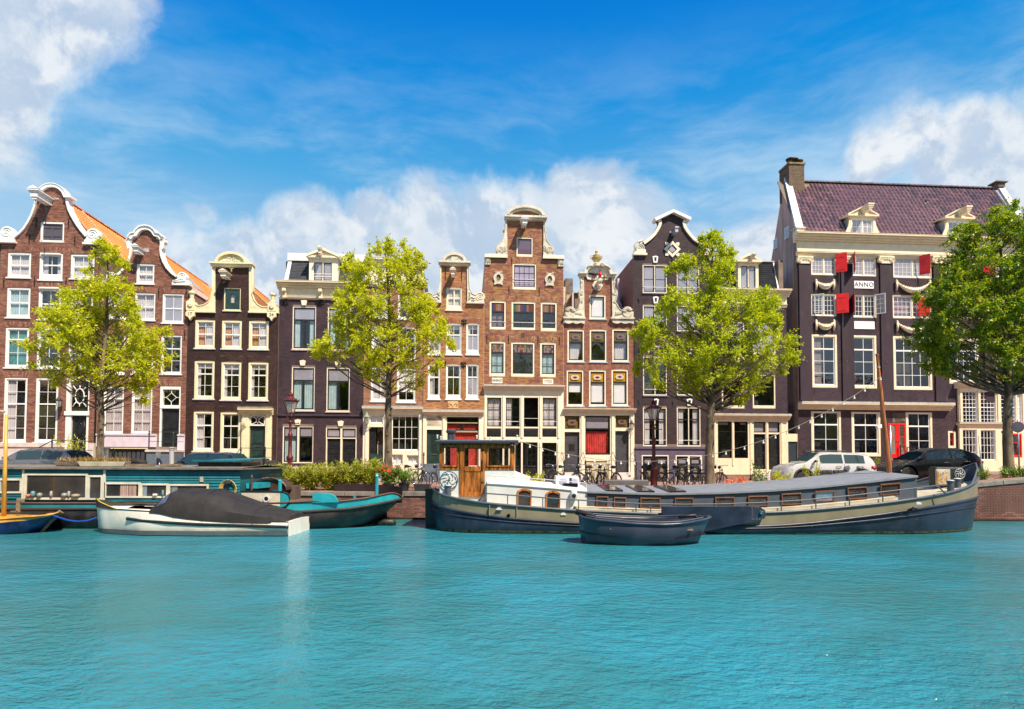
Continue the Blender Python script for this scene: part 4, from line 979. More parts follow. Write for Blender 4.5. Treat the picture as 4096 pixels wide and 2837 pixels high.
WS=dict(cas=white,cw=.03,sw=.04,sill=False,archb=False,out=-.0)
h.window(None,0,0,0,0,rects=fr[0],cols=2,rows=(1,),back='blind',**WS);h.window(None,0,0,0,0,rects=fr[2],cols=4,rows=(1,1.05,1.05),heavy=(),glass=glassC,**WS);h.window(None,0,0,0,0,rects=fr[3],cols=2,rows=(1,),back='blind',**WS);h.window(None,0,0,0,0,rects=fr[4],cols=2,rows=(1,),back='blind',**WS)
r=fr[1];h.holes.append(r);zm=r[2]+(r[3]-r[2])*.42
h.door(None,0,0,0,0,rects=(r[0],r[1],r[2],zm),m=dgreen,hole=False,panels=((.12,.88,.12,.7),),slot=.75,knob=False);h.door(None,0,0,0,0,rects=(r[0],r[0]+(r[1]-r[0])*.47,zm+.01,r[3]),m=black,hole=False,panels=((.2,.8,.1,.9),),knob=False,y=.14)
b=MB();b.box(r[0]+(r[1]-r[0])*.5,r[1],.5,.55,zm,r[3]);b.build('hall_wall',mat('beige_wall',(.45,.38,.30),.8),h.root)
q=MB();cx=r[0]+(r[1]-r[0])*.72;q.prism([(cx+.2*math.cos(a),zm+.95+.42*math.sin(a))for a in lin(0,2*math.pi,17)[:-1]],.46,.498);q.build('hall_mirror',interior2,h.root)
steps(h,r[0]-.1,r[1]+.1,3,.45,pl,y0=-.06,tread=.25)
for xx,a in((r[0]-.12,1),(r[1]+.12,1)):railing(h,[(xx,-.15,1.35),(xx,-.95,.85)],[(xx,-.9,.95,.9)],iron,.018,mids=())
h.body(top=h.pt(E,450,655)[1]);h.finish()
b=MB();b.box(.3,h.w-.05,.5,8.5,h.zl-.1,z3-.05);b.build('attic_storey',slate,h.root)
# --- house 5b: neck gable with stone scrolls
h6=h=House('orange brown brick house with stone neck gable between second tree and tall 1723 house',E5,E6,B5,mortar_l,off=-.03)
gl=[(787,820),(975,820),(975,440),(1245,440),(1245,825),(1430,828)]
h.outline(E,gl);h.archm=ARCH
lo=[(958,440),(962,540),(958,620),(945,690),(925,735),(890,752),(868,740)];ro=[(1266,440),(1264,540),(1268,620),(1278,690),(1300,738),(1330,752),(1355,742)]
for pts,side in((lo,-1),(ro,1)):
 pp=h.path(E,pts);inn=h.path(E,[(972,440),(972,820)]if side<0 else[(1247,440),(1247,825)])
 edge=.02 if side<0 else h.w-.02;yb=inn[1][1]
 poly=[inn[0]]+pp+[(edge,pp[-1][1]-.25),(edge,yb),inn[1]]
 b=MB();b.prism(poly if side<0 else poly[::-1],-.12,.25);w_=b.build('gable_wing',stonew,h.root,bevel=.01);b=MB();b.tube([(a,-.13,z)for a,z in pp],.03,6);b.build('wing_moulding',stonew,w_)
 vx=h.pt(E,835 if side<0 else 1385,768);v=h.volute(vx[0],vx[1],.28,1 if side<0 else-1,stonew);v.parent=w_
 b=MB();a0,a1=sorted((edge,inn[1][0]));b.box(a0-.04,a1+.02,-.18,.2,yb-.09,yb);b.build('ledge',stonew,w_)
 x0=inn[1][0];sg=side;h.relief([[(x0+sg*.1,yb+.15),(x0+sg*.25,yb+.32),(x0+sg*.4,yb+.22),(x0+sg*.5,yb+.3)],[(x0+sg*.12,yb+.35),(x0+sg*.2,yb+.5),(x0+sg*.1,yb+.6)],[(x0+sg*.25,yb+.12),(x0+sg*.42,yb+.1),(x0+sg*.5,yb+.18)]],stonew,-.14,.035,'foliage_relief')
r=h.rect(E,942,396,1284,440);b=MB();b.box(r[0],r[1],-.32,.3,r[3]-.12,r[3]);b.box(r[0]+.1,r[1]-.1,-.2,.3,r[2],r[3]-.122);b.build('pediment_cornice',stonew,h.root,bevel=.01)
cx,cz=h.pt(E,1112,396);ra_=h.pt(E,1228,396)[0]-cx;hh=h.pt(E,1112,315)[1]-cz;b=MB();b.prism([(cx+ra_*math.cos(a),cz+hh*.95*math.sin(a))for a in lin(0,math.pi,18)],-.16,.3);b.ribbon([(cx-ra_*math.cos(a),cz+hh*math.sin(a))for a in lin(0,math.pi,18)],.06,.1,-.28,.3);b.build('arched_pediment',stonew,h.root,smooth='auto')
h.relief([[(cx+sg*.1,cz+.1),(cx+sg*.3,cz+.1),(cx+sg*.38,cz-.1),(cx+sg*.2,cz-.15)]for sg in(-1,1)]+[[(cx+.2*math.cos(a),cz+.05+.28*math.sin(a))for a in lin(0,6.3,14)]],stonew,-.2,.035,'crest')
b=MB();b.prism([(cx+.26*math.cos(a),cz+.02+.26*math.sin(a))for a in lin(0,2*math.pi,15)[:-1]],-.22,-.1);b.build('crest_shield',stonew,h.root)
h.beam(E,1097,540,.17,.75,m=cream2,hook=False)
W6=dict(cw=.06,sw=.05)
h.anchor(E,1014,448,592);h.anchor(E,1186,452,598)
h.window(E,1025,672,1190,905,rows=(1,1),cols=2,heavy=(),mw=.06,back='curtain',curtm_=mat('beige_curtain',(.5,.45,.32),.9),cw=.07,botw=.22,cas=cream2)
for x0,x1 in((830,965),(1022,1186),(1236,1374)):
 h.window(E,x0,1055,x1,1378,cols=2,rows=(.38,.62),heavy=(1,),back='valance',topcol=[glassC,glassB],botw=.22,**W6);h.window(G,x0-2,158,x1-6,522,cols=2,rows=(.38,.62),heavy=(1,),back='left' if x0<900 else 'dark',topcol=[glassC,glassC if x0<1200 else glassB],botw=.2,**W6)
h.archm=ARCH
for(c,x,y)in((E,995,1030),(E,1213,1038),(G,995,150),(G,1207,160)):
 X,Z=h.pt(c,x,y);q=MB();q.tube([(X,-.04,Z+.22),(X,-.04,Z-.2)],.035,5);[q.tube([(X,-.04,Z+dz),(X+sg*.13,-.04,Z+.08+dz),(X+sg*.13,-.04,Z-.04+dz)],.03,5)for sg in(-1,1)for dz in(-.1,.08)];q.build('wall_anchor',iron,h.root,smooth=True)
r=h.rect(G,1038,545,1150,622);h.excl.append(r);sand=mat('sandstone',(.62,.36,.16),.8,var=.15,bump=.5);b=MB();b.box(r[0],r[1],-.05,.02,r[2],r[3]);st=b.build('gable_stone',sand,h.root,bevel=.01)
cx,cz=(r[0]+r[1])/2,(r[2]+r[3])/2;h.relief([[(cx+sg*.08,cz),(cx+sg*.2,cz+.1),(cx+sg*.3,cz-.02),(cx+sg*.2,cz-.1)]for sg in(-1,1)]+[[(cx-.08,cz+.1),(cx,cz-.12),(cx+.08,cz+.1)]],sand,-.06,.025)
zt=h.pt(G,1090,650)[1];zf=h.pt(G,1090,695)[1];h.excl.append((0,h.w,-.1,zt))
h.mould('shop_cornice',None,-.0,zt-.26,h.w-.0,zt,cream2,3,.36);h.box('cornice_lead',(-.0,h.w,zt,zt+.07),-.37,.0,leadm,bevel=0)
fr=[h.rect(G,818,695,976,815),h.rect(G,815,848,975,1212),h.rect(G,1030,715,1366,1240)]
b=MB();b.prism([(.02,-.1),(h.w-.01,-.1),(h.w-.01,zt-.27),(.02,zt-.27)],-.05,-.003,[[(r[0],r[2]),(r[1],r[2]),(r[1],r[3]),(r[0],r[3])]for r in fr]);sf=b.build('shopfront',cream2,h.root,bevel=.006)
for xx in(792,1000,1385):X=h.pt(G,xx,900)[0];q=MB();q.box(X-.08,X+.08,-.12,-.051,0,zt-.3);q.build('pilaster',cream2,sf)
h.window(None,0,0,0,0,rects=fr[0],cols=1,rows=(1,),cas=black,sash=black,cw=.1,sw=.03,back='curtain',curtm_=mat('salmon_curtain',(.5,.2,.14),.9),sill=False,archb=False)
h.holes.append(fr[1]);d=h.door(None,0,0,0,0,rects=fr[1],hole=False,m=dgreen,panels=(),slot=.26,knob=False);w_,h_=fr[1][1]-fr[1][0],fr[1][3]-fr[1][2]
q=MB()
for i in range(9):x=fr[1][0]+w_*(.30+.05*i);q.cyl((x,.09,fr[1][2]+h_*.32),(x,.09,fr[1][2]+h_*.88),.006,n=4)
for i in range(12):z=fr[1][2]+h_*(.32+.05*i);q.cyl((fr[1][0]+w_*.3,.09,z),(fr[1][0]+w_*.7,.09,z),.006,n=4)
q.build('door_grille',iron,d)
r=fr[2];hh=r[3]-r[2];
h.window(None,0,0,0,0,rects=(r[0],r[1],r[3]-hh*.11,r[3]),cols=1,rows=(1,),cas=black,sash=black,cw=.05,sw=.02,sill=False,archb=False)
h.window(None,0,0,0,0,rects=(r[0],r[1],r[3]-hh*.28,r[3]-hh*.125),cols=1,rows=(1,),cas=black,sash=black,cw=.04,sw=.03,midpost=1.5,back='curtain',curtm_=redc,glass=glassC,sill=False,archb=False)
h.window(None,0,0,0,0,rects=(r[0],r[1],r[2],r[3]-hh*.295),cols=1,rows=(1,),cas=cream2,sash=redp,cw=.04,sw=.02,back='curtain',curtm_=redc,glass=glassC,sill=False,archb=False)
steps(h,fr[1][0]-.1,fr[1][1]+.35,5,fr[1][2],blg,y0=-.06,tread=.26)
X0=h.pt(G,785,1100,-.9);railing(h,[(X0[0],-.9,X0[1])]*1+[(X0[0],-.85,X0[1]-.0)],[(X0[0],-.9,X0[1],1.1)],iron,.02,mids=())
rx,rz=h.pt(E,1110,560);h.body(top=h.zl-.2);roof_pair(h,(rx,rz),h.zl-.1,h.zr-.05,8.0);h.finish()
# --- house 6: ANNO 1723
h7=h=House('tall plum brick house marked ANNO 1723 with stone winged neck gable',E6,E7,B6,mortar_l,off=.0)
gl=[(125,715),(393,712),(393,262),(828,262),(825,722),(1080,730)]
h.outline(H,gl);h.archm=ARCH
lo=[(376,262),(366,300),(372,350),(362,400),(352,450),(338,500),(300,535),(262,575),(255,615),(275,650)]
ro=[(845,262),(852,300),(846,350),(853,400),(860,450),(872,505),(905,545),(942,580),(955,620),(935,660)]
for pts,side in((lo,-1),(ro,1)):
 pp=h.path(H,pts);inn=h.path(H,[(390,262),(390,715)]if side<0 else[(830,262),(827,722)]);edge=.01 if side<0 else h.w-.01;yb=inn[1][1];zb=h.pt(H,250,660)[1]if side<0 else h.pt(H,950,672)[1]
 poly=[inn[0]]+pp[:-1]+[(pp[-1][0],zb),(edge,zb-.02),(edge,yb),inn[1]]
 b=MB();b.prism(poly if side<0 else poly[::-1],-.12,.28);w_=b.build('gable_wing',stonew,h.root,bevel=.012)
 b=MB();b.tube([(a,-.12,z)for a,z in pp],.03,6);b.build('wing_moulding',stonew,w_,smooth=True)
 for(xx,yy,rr)in(((308,610,.22),(357,372,.09),(372,300,.06))if side<0 else((905,615,.22),(853,385,.09),(848,300,.06))):
  vx=h.pt(H,xx,yy);v=h.volute(vx[0],vx[1],rr,side*-1,stonew,y0=-.18 if rr>.1 else-.16);v.parent=w_
 vx=h.pt(H,345 if side<0 else 868,600);sg=-side
 h.relief([[(vx[0]-sg*.05,vx[1]-.05),(vx[0]+sg*.05,vx[1]+.1),(vx[0]+sg*.13,vx[1]+.2)],[(vx[0]-sg*.05,vx[1]-.1),(vx[0]+sg*.12,vx[1]+.02),(vx[0]+sg*.18,vx[1]+.1)],[(vx[0]-sg*.05,vx[1]-.18),(vx[0]+sg*.12,vx[1]-.12),(vx[0]+sg*.18,vx[1]-.06)]],stonew,-.14,.022,'leaf_relief')
 a0,a1=sorted((edge,inn[1][0]));b=MB();b.box(a0-.02,a1+.02,-.2,.2,yb,yb+.12);b.box(a0-.0,a1,-.16,.2,yb+.121,yb+.2);b.build('ledge',cream2,w_)
 r=h.rect(H,122,708,190,792)if side<0 else h.rect(H,1006,728,1078,815);r=(max(r[0],.0),min(r[1],h.w),r[2],r[3]);b=MB();b.box(r[0],r[1],-.1,.02,r[2],r[3]);cb=b.build('corner_block',stonew,h.root,bevel=.01);h.excl.append(r)
 cx=(r[0]+r[1])/2;h.relief([[(cx+s_*.02,r[3]-.1),(cx+s_*.13,r[3]-.2),(cx+s_*.05,r[2]+.2),(cx+s_*.15,r[2]+.1)]for s_ in(-1,1)]+[[(cx,r[3]-.1),(cx,r[2]+.08)]],stonew,-.11,.03,'leaf_relief')
r=h.rect(H,357,212,872,262);b=MB();b.box(r[0],r[1],-.36,.3,r[3]-.12,r[3]);b.box(r[0]+.05,r[1]-.05,-.28,.3,r[3]-.24,r[3]-.121);b.box(r[0]+.1,r[1]-.1,-.2,.3,r[2],r[3]-.241);b.build('pediment_cornice',stonew,h.root,bevel=.012)
cx,cz=h.pt(H,614,212);ra_=h.pt(H,830,212)[0]-cx;hh=h.pt(H,614,100)[1]-cz;b=MB();pth=[(cx-ra_*math.cos(a),cz+hh*math.sin(a))for a in lin(0.02,math.pi-.02,22)];b.ribbon(pth,.06,.1,-.38,.3);b.ribbon([(cx+(x-cx)*.86,cz+(z-cz)*.80)for x,z in pth],.04,.08,-.28,.3);b.build('arched_pediment',stonew,h.root,smooth='auto')
tymp=[(cx+(x-cx)*.9,cz+(z-cz)*.9)for x,z in pth];b=MB();b.prism(tymp,-.04,.3);b.build('tympanum',mortar_l,h.root)
b=MB();z=cz+.02;k=0
while z<cz+hh*.74:
 for a0,a1 in scan(tymp,z+.03):
  x=a0+(.1 if k%2 else 0)
  while x<a1-.05:b.box(x,min(x+.2,a1),-.052,-.035,z,z+.054);x+=.216
 z+=.066;k+=1
b.build('brick_course',B6,h.root,kind='stuff')
h.beam(H,590,320,.22,.85,m=white,hook=True)
W7=dict(cas=cream2,sash=black,cw=.10,sw=.045,botw=.17,sill=False)
h.window(H,505,458,702,688,cols=1,rows=(1,),glass=glass_mat('dusky_glass',refl=.1,body=(.14,.08,.12),bodyfac=.75),**{**W7,'sw':.03,'cw':.07,'botw':.14})
pur=glass_mat('lilac_painted_reflection_glass',refl=.3,body=(.42,.33,.45),bodyfac=.8)  # lilac reflection is put into the diffuse body colour of these panes
h.window(H,457,778,744,1092,cols=4,rows=(1.1,1,1),heavy=(),glass=pur,back='curtain',rail=2,**{**W7,'cw':.08})
rs=random.Random(3);sg_=[stainG,stainR,stainO,stainBl,stainP,stainP,stainP,stainO,stainR]
def stain(i):return rs.choice(sg_)
for x0,y0,x1,y1,nc in((180,1232,376,1578,2),(445,1242,736,1586,3),(800,1250,996,1592,2)):
 h.window(H,x0,y0,x1,y1,cols=nc,rows=(1,.85,.85),heavy=(1,),back='curtain' if x0<300 else 'dark',curtm_=mat('dim_curtain',(.16,.12,.14),.9),glass=glassC,topcol=[stainP],rail=1,**W7);r=h.rect(H,x0,y0,x1,y1);
 for i in range(nc*3):xa=r[0]+.15+(r[1]-r[0]-.3)*i/(nc*3);pane(LASTW[0],xa,xa+(r[1]-r[0]-.3)/(nc*3)*.9,r[3]-.16-(r[3]-r[2])*.24,r[3]-.16,.055,rs.choice(sg_),name='stained_pane')
for x0,y0,x1,y1,nc in((175,205,368,622,2),(440,214,724,628,3),(793,220,984,632,2)):
 w=h.window(I,x0,y0,x1,y1,cols=nc,rows=(.9,1,1),heavy=(1,),back='dark' if nc==3 else 'curtain',curtm_=bluecurt,glass=glassC,topcol=[stain],**W7)
 r=h.rect(I,x0,y0,x1,y1);zt_=r[3]-.10-.05;zb_=r[3]-(r[3]-r[2])*.29;ns=4*nc//2*(2 if nc==2 else 2)
 n_=nc*4
 for i in range(n_):
  for j in range(3):
   if(i+1)%4==0 and False:continue
   xa=r[0]+.15+(r[1]-r[0]-.30)*i/n_;xb=r[0]+.15+(r[1]-r[0]-.30)*(i+.92)/n_;pane(w,xa,xb,zb_+(zt_-zb_)*j/3+.008,zb_+(zt_-zb_)*(j+1)/3,.055,rs.choice(sg_),name='stained_pane')
for(x,y,t)in((285,950,0),(908,968,1)):
 X,Z=h.pt(H,x,y);b=MB();rot=lin(0,2*math.pi,25)[:-1];outer=[(X+.29*math.cos(a)*(1+.06*math.cos(4*a)),Z+.37*math.sin(a))for a in rot];inner=[(X+.15*math.cos(a),Z+.21*math.sin(a))for a in rot];b.prism(outer,-.10,0,[inner]);b.prism([(X-.24,Z-.26),(X-.26,Z-.44),(X-.1,Z-.38),(X+.1,Z-.38),(X+.26,Z-.44),(X+.24,Z-.26)],-.095,0)
 b.tube([(a,-.10,z)for a,z in inner],.022,5,True)
 for sg in(-1,1):b.tube([(X+sg*(.16+.06*math.cos(k*.7)),-.11,Z+.33+.06*math.sin(k*.7))for k in range(9)],.02,5)
 o=b.build('oval_ornament',stonew,h.root,smooth='auto');q=MB();q.prism(inner,-.03,0);q.build('oval_panel',mat('brown_relief',(.22,.13,.09),.7,var=.3),o);h.excl.append((X-.2,X+.2,Z-.3,Z+.3))
 q=MB();q.tube([(X-.05,-.04,Z-.12),(X,-.04,Z+.05),(X+.05,-.04,Z-.12)],.03,5);q.build('portrait_relief',stonew if t else mat('gold_relief',(.5,.33,.08),.5),o)
r=h.rect(I,562,95,606,157);h.box('vent',r,-.03,.05,mat('rust_metal',(.09,.05,.035),.8));h.excl.append(r)
for(c,x,a,bb)in((H,445,700,790),(H,412,1045,1145),(H,779,1062,1165),(I,142,120,222),(I,405,128,230),(I,763,135,235),(I,1023,145,248)):h.anchor(c,x,a,bb)
plq=mat('plaque_white',(.80,.74,.66),.6,var=.04)
for(x0,y0,x1,y1,s_)in((205,645,333,711,'ANNO'),(824,659,949,723,'1723')):
 r=h.rect(I,x0,y0,x1,y1);o=h.box('date_plaque',r,-.04,.02,plq);h.excl.append(r);textobj(s_,.24 if s_=='ANNO' else.25,iron,o,((r[0]+r[1])/2,-.045,(r[2]+r[3])/2),sx=.82 if s_=='ANNO' else.95)
zt=h.pt(I,580,745)[1];z2=h.pt(I,580,862)[1];z0=h.pt(I,580,1395)[1];h.excl.append((0,h.w,-.1,zt))
h.mould('shop_cornice',None,-.05,zt-.25,h.w+.03,zt,cream2,4,.38);h.box('cornice_lead',(-.03,h.w+.01,zt,zt+.05),-.37,0,mat('grey_stone_cap',(.36,.32,.30),.8),bevel=0)
fr=[h.rect(I,a,884,bb,1240)for a,bb in((145,320),(372,544),(594,768),(821,993))];pn=[h.rect(I,a,1258,bb,1362)for a,bb in((142,316),(369,542),(591,767),(817,990))]
dr=[h.rect(P,1325,200,1585,645),h.rect(P,1635,205,1803,645)];dr=[(a,bb,-.05,d_)for a,bb,c_,d_ in dr];x_=h.rect(P,1000,200,1250,400);dr.append((fr[0][0],x_[1],-.05,x_[3]))
b=MB();b.prism([(.01,-.1),(h.w-.01,-.1),(h.w-.01,zt-.26),(.01,zt-.26)],-.05,-.003,[[(r[0],r[2]),(r[1],r[2]),(r[1],r[3]),(r[0],r[3])]for r in fr+pn+dr]);sf=b.build('shopfront',cream2,h.root,bevel=.006)
for i,r in enumerate(fr):
 if i==2:
  h.holes.append(r);b=MB();b.box(r[0]-.002,r[0]+.02,-.04,.3,r[2],r[3]);b.box(r[1]-.02,r[1]+.002,-.04,.3,r[2],r[3]);w_=b.build('open_window',black,h.root);b=MB();b.cyl((r[0],-.03,r[2]+.5),(r[1],-.03,r[2]+.5),.012,n=5);b.build('safety_bar',white,w_)
 else:h.window(None,0,0,0,0,rects=r,cas=cream2,sash=black,cw=.02,sw=.045,cols=2,rows=(1,1,1),back=['curtain','left','','curtain'][i],rail=1,sill=False,archb=False)
 p_=pn[i];b=MB();b.box(p_[0],p_[1],-.02,.05,p_[2],p_[3]);w_=b.build('dado_panel',black,h.root);b=MB();b.box(p_[0]+.08,p_[1]-.08,-.045,-.02,p_[2]+.07,p_[3]-.07);b.build('raised_panel',black,w_,bevel=.01)
for xx in(125,346,570,795,1015):X=h.pt(I,xx,1000)[0];b=MB();b.box(X-.05,X+.05,-.10,-.051,z0+.1,z2-.02);b.box(X-.05,X+.05,-.10,-.051,-.05,z0-.18);b.build('pilaster',cream2,sf)
for i,r in enumerate(dr):
 h.holes.append(r);w_,hh=r[1]-r[0],r[3]-r[2];nd=2 if i!=1 else 1
 for k in range(nd):
  ra=(r[0]+w_*k/nd+.01,r[0]+w_*(k+1)/nd-.01,r[2],r[3])
  h.window(None,0,0,0,0,rects=(ra[0],ra[1],r[2]+hh*.38,r[3]),cas=black,sash=black,cw=.05,sw=.04,cols=2,rows=(1,1,1,1),back='dark',glass=glassC,sill=False,archb=False,name='door_window',hole=False)
  d=h.door(None,0,0,0,0,rects=(ra[0],ra[1],r[2],r[2]+hh*.38-.01),m=black,hole=False,panels=((.15,.85,.1,.85),),y=.06,knob='l' if i==1 else False)
h.body();h.finish()
# --- house 7: 1744
h8=h=House('small russet brick house dated ANNO 1744 with carved crest and urn on top',E7,E8,B7,mortar_l,off=.05)
gl=[(1078,1500),(1325,1500),(1320,900),(1658,900),(1668,1505),(1935,1510)]
h.outline(H,gl);h.archm=B7
lo=[(1282,940),(1285,1010),(1288,1080),(1262,1110),(1262,1160),(1268,1200),(1280,1250),(1262,1290),(1255,1330),(1225,1352),(1205,1345)]
ro=[(1690,940),(1690,1010),(1688,1080),(1718,1115),(1720,1165),(1712,1200),(1700,1250),(1725,1290),(1748,1330),(1775,1352),(1795,1345)]
for pts,side in((lo,-1),(ro,1)):
 pp=h.path(H,pts);inn=h.path(H,[(1320,940),(1328,1435)]if side<0 else[(1660,940),(1665,1435)]);sc_=h.pt(H,1150 if side<0 else 1845,1375);edge=h.pt(H,1085,1400)[0]if side<0 else h.pt(H,1922,1400)[0];yb=inn[1][1]
 poly=[inn[0]]+pp+[(edge,pp[-1][1]-.1),(edge,yb),inn[1]]
 b=MB();b.prism(poly if side<0 else poly[::-1],-.14,.28);w_=b.build('gable_wing',stonew,h.root,bevel=.012)
 b=MB();b.prism([(sc_[0]+.30*math.cos(a),sc_[1]+.30*math.sin(a))for a in lin(0,2*math.pi,19)[:-1]],-.2,.28);b.build('shell_block',stonew,w_,bevel=.02)
 b=MB();sgn=-side
 for k in range(7):a=.3+k*.38;b.tube([(sc_[0]+sgn*.08*math.cos(a),-.21,sc_[1]+.08*math.sin(a)),(sc_[0]+sgn*.3*math.cos(a),-.24,sc_[1]+.3*math.sin(a)),(sc_[0]+sgn*.34*math.cos(a),-.19,sc_[1]+.34*math.sin(a))],[.025,.05,.03],5)
 for k in range(5):b.tube([(inn[1][0]-sgn*(.15+.08*k),-.16,yb+.12+.02*k),(inn[1][0]-sgn*(.25+.08*k),-.16,yb+.25),(inn[1][0]-sgn*(.2+.08*k),-.16,yb+.34)],.03,5)
 b.tube([(x,-.15,z)for x,z in pp],.035,6)
 b.build('acanthus_carving',stonew,w_,smooth=True)
 for(yy,rr)in((1140,.13),(1010,.07),(1245,.08)):
  xx=(1292 if side<0 else 1690);vx=h.pt(H,xx,yy);v=h.volute(vx[0],vx[1],rr,side,stonew,y0=-.22);v.parent=w_
 a0,a1=sorted((edge,inn[1][0]));zl_=h.pt(H,1200 if side<0 else 1800,1465)[1]
 b=MB();b.box(a0-.1,a1+.03,-.26,.2,yb-.10,yb);b.box(a0-.04,a1+.0,-.2,.2,zl_,yb-.1)
 n_=12;b.prism([(a0,zl_)]+[(a0+(a1-a0)*k/n_,zl_-.16-.08*abs(math.sin(k/n_*math.pi*2.5)))for k in range(n_+1)]+[(a1,zl_)],-.18,.02)
 le=b.build('ledge',stonew,w_);textobj('ANNO' if side<0 else '1744',.19,iron,h.root,((a0+a1)/2,-.21,zl_+.03),spacing=1.0 if side<0 else 1.5)
 h.excl.append((a0,a1,zl_-.2,yb))
r=h.rect(H,1256,900,1710,945);xs2=[h.pt(H,q,920)[0]for q in(1345,1635)]
b=MB()
for a,bb in((r[0],xs2[0]+.05),(xs2[1]-.05,r[1])):b.box(a,bb,-.36,.3,r[3]-.1,r[3]);b.box(a+(.08 if a==r[0]else 0),bb-(.08 if bb==r[1]else 0),-.24,.3,r[2],r[3]-.101)
b.build('pediment_cornice',stonew,h.root,bevel=.012)
cx,cz=h.pt(H,1490,905);ra_=(xs2[1]-xs2[0])/2+.04;hh=h.pt(H,1490,800)[1]-cz;hh=max(hh,.5)
b=MB();b.prism([(cx-ra_*math.cos(a),cz+hh*1.0*math.sin(a))for a in lin(0,math.pi,20)][::-1]+[(cx-ra_*.8,cz-.35),(cx+ra_*.8,cz-.35)],-.10,.3);b.build('crest_panel',plq,h.root);b=MB();b.ribbon([(cx-ra_*math.cos(a),cz+hh*math.sin(a))for a in lin(0,math.pi,20)],.1,.1,-.34,.3)
b.build('arched_pediment',stonew,h.root,smooth='auto')
q=MB()
for sg in(-1,1):
 q.tube([(cx+sg*(.2+.12*math.cos(k*.6)*(1-k/18)),-.36,cz+hh*.93+.1*math.sin(k*.6)*(1-k/18))for k in range(13)],.035,5);q.tube([(cx+sg*.35,-.36,cz+hh*.85),(cx+sg*.55,-.36,cz+hh*.75),(cx+sg*.7,-.36,cz+hh*.5)],.05,5)
q.build('acanthus_carving',stonew,h.root,smooth=True)
ux,uz=h.pt(H,1480,775);b=MB();b.lathe([(.2,-.16),(.2,-.06),(.09,0),(.07,.12),(.16,.2),(.28,.34),(.30,.44),(.22,.5),(.24,.56),(.13,.62),(.06,.72),(.09,.8),(.05,.88),(.01,.95)],(ux,.08,uz-.05),14)
for sg in(-1,1):b.tube([(ux+sg*.24,.08,uz+.28),(ux+sg*.36,.08,uz+.34),(ux+sg*.34,.08,uz+.5),(ux+sg*.24,.08,uz+.5)],.03,5)
b.build('urn',mat('gilded_stone',(.45,.34,.12),.6,var=.3),h.root,smooth='auto')
cr=h.root;y=-.16;bl=mat('dark_red_relief',(.25,.02,.02),.6)
b=MB();cX,cZ=h.pt(H,1440,930);n_=14;b.tube([(cX+.12*math.cos(a),y,cZ+.12*math.sin(a))for a in lin(0,2*math.pi,n_+1)[:-1]],.018,5,True);[b.tube([(cX,y,cZ),(cX+.12*math.cos(a),y,cZ+.12*math.sin(a))],.01,4)for a in lin(0,2*math.pi,9)[:-1]];b.build('cannon_wheel',bl,cr)
b=MB();b.tube([(cX-.32,y,cZ+.12),(cX+.15,y,cZ+.1),(cX+.25,y,cZ+.08)],[.05,.065,.03],8);b.build('cannon_barrel',iron,cr,smooth=True)
gx=cX+.38;b=MB();b.tube([(gx,y,cZ-.02),(gx,y,cZ+.22)],[.08,.05],7);b.tube([(gx-.02,y,cZ+.18),(gx-.18,y,cZ+.16)],.022,5);b.tube([(gx+.02,y,cZ+.18),(gx+.11,y,cZ+.06),(gx+.05,y,cZ+.05)],.022,5);b.tube([(gx-.04,y,cZ),(gx-.05,y,cZ-.14)],.025,5);b.tube([(gx+.04,y,cZ),(gx+.05,y,cZ-.14)],.025,5);g_=b.build('gunner_relief',redp,cr,smooth=True);q=MB();q.tube([(gx,y,cZ+.24),(gx,y,cZ+.32)],.04,6);q.tube([(gx-.07,y,cZ+.33),(gx+.07,y,cZ+.33)],.025,5);q.build('gunner_head',mat('tan_relief',(.4,.22,.12),.6),g_)
b=MB();b.lathe([(.07,-.1),(.09,-.02),(.07,.06)],(cX+.68,y,cZ),9);b.build('cask',mat('ochre_relief',(.5,.28,.03),.6),cr,smooth='auto')
for k in range(4):q=MB();q.lathe([(.001,-.03),(.025,0),(.001,.03)],(cX+.46+.055*k,y,cZ-.1),6);q.build('cannon_ball',iron,cr)
tx="'T DUYTS CANNON";nt=len(tx);X0=h.pt(H,1380,958)[0];X1=h.pt(H,1588,958)[0];Z0=h.pt(H,1485,960)[1]
for i,ch in enumerate(tx):
 if ch==' ':continue
 f=i/(nt-1);textobj(ch,.13,iron,cr,(X0+(X1-X0)*f,-.115,Z0+.06-.05*math.sin(math.pi*f)-.015),(R(90),R(-8*(f-.5)*2)*-1,0),'letter',.004)
X,Z=h.pt(H,1487,1042);b=MB();b.prism([(X+.30*math.cos(a)*(1+.12*math.cos(6*a)),Z+.32*math.sin(a)*(1+.1*math.cos(5*a)))for a in lin(0,2*math.pi,31)[:-1]],-.08,0);b.build('cartouche',stonew,h.root,bevel=.015);h.beam(H,1495,1045,.13,.6,m=cream2)
W8=dict(cas=cream2,sash=black,cw=.09,sw=.055,sillm=mat('blue_grey_sill',(.34,.42,.50),.6))
h.window(H,1392,1158,1590,1448,cols=1,rows=(1,),back='blind',**{**W8,'sw':.045})
leadline=mat('came_lead',(.10,.05,.04),.6)
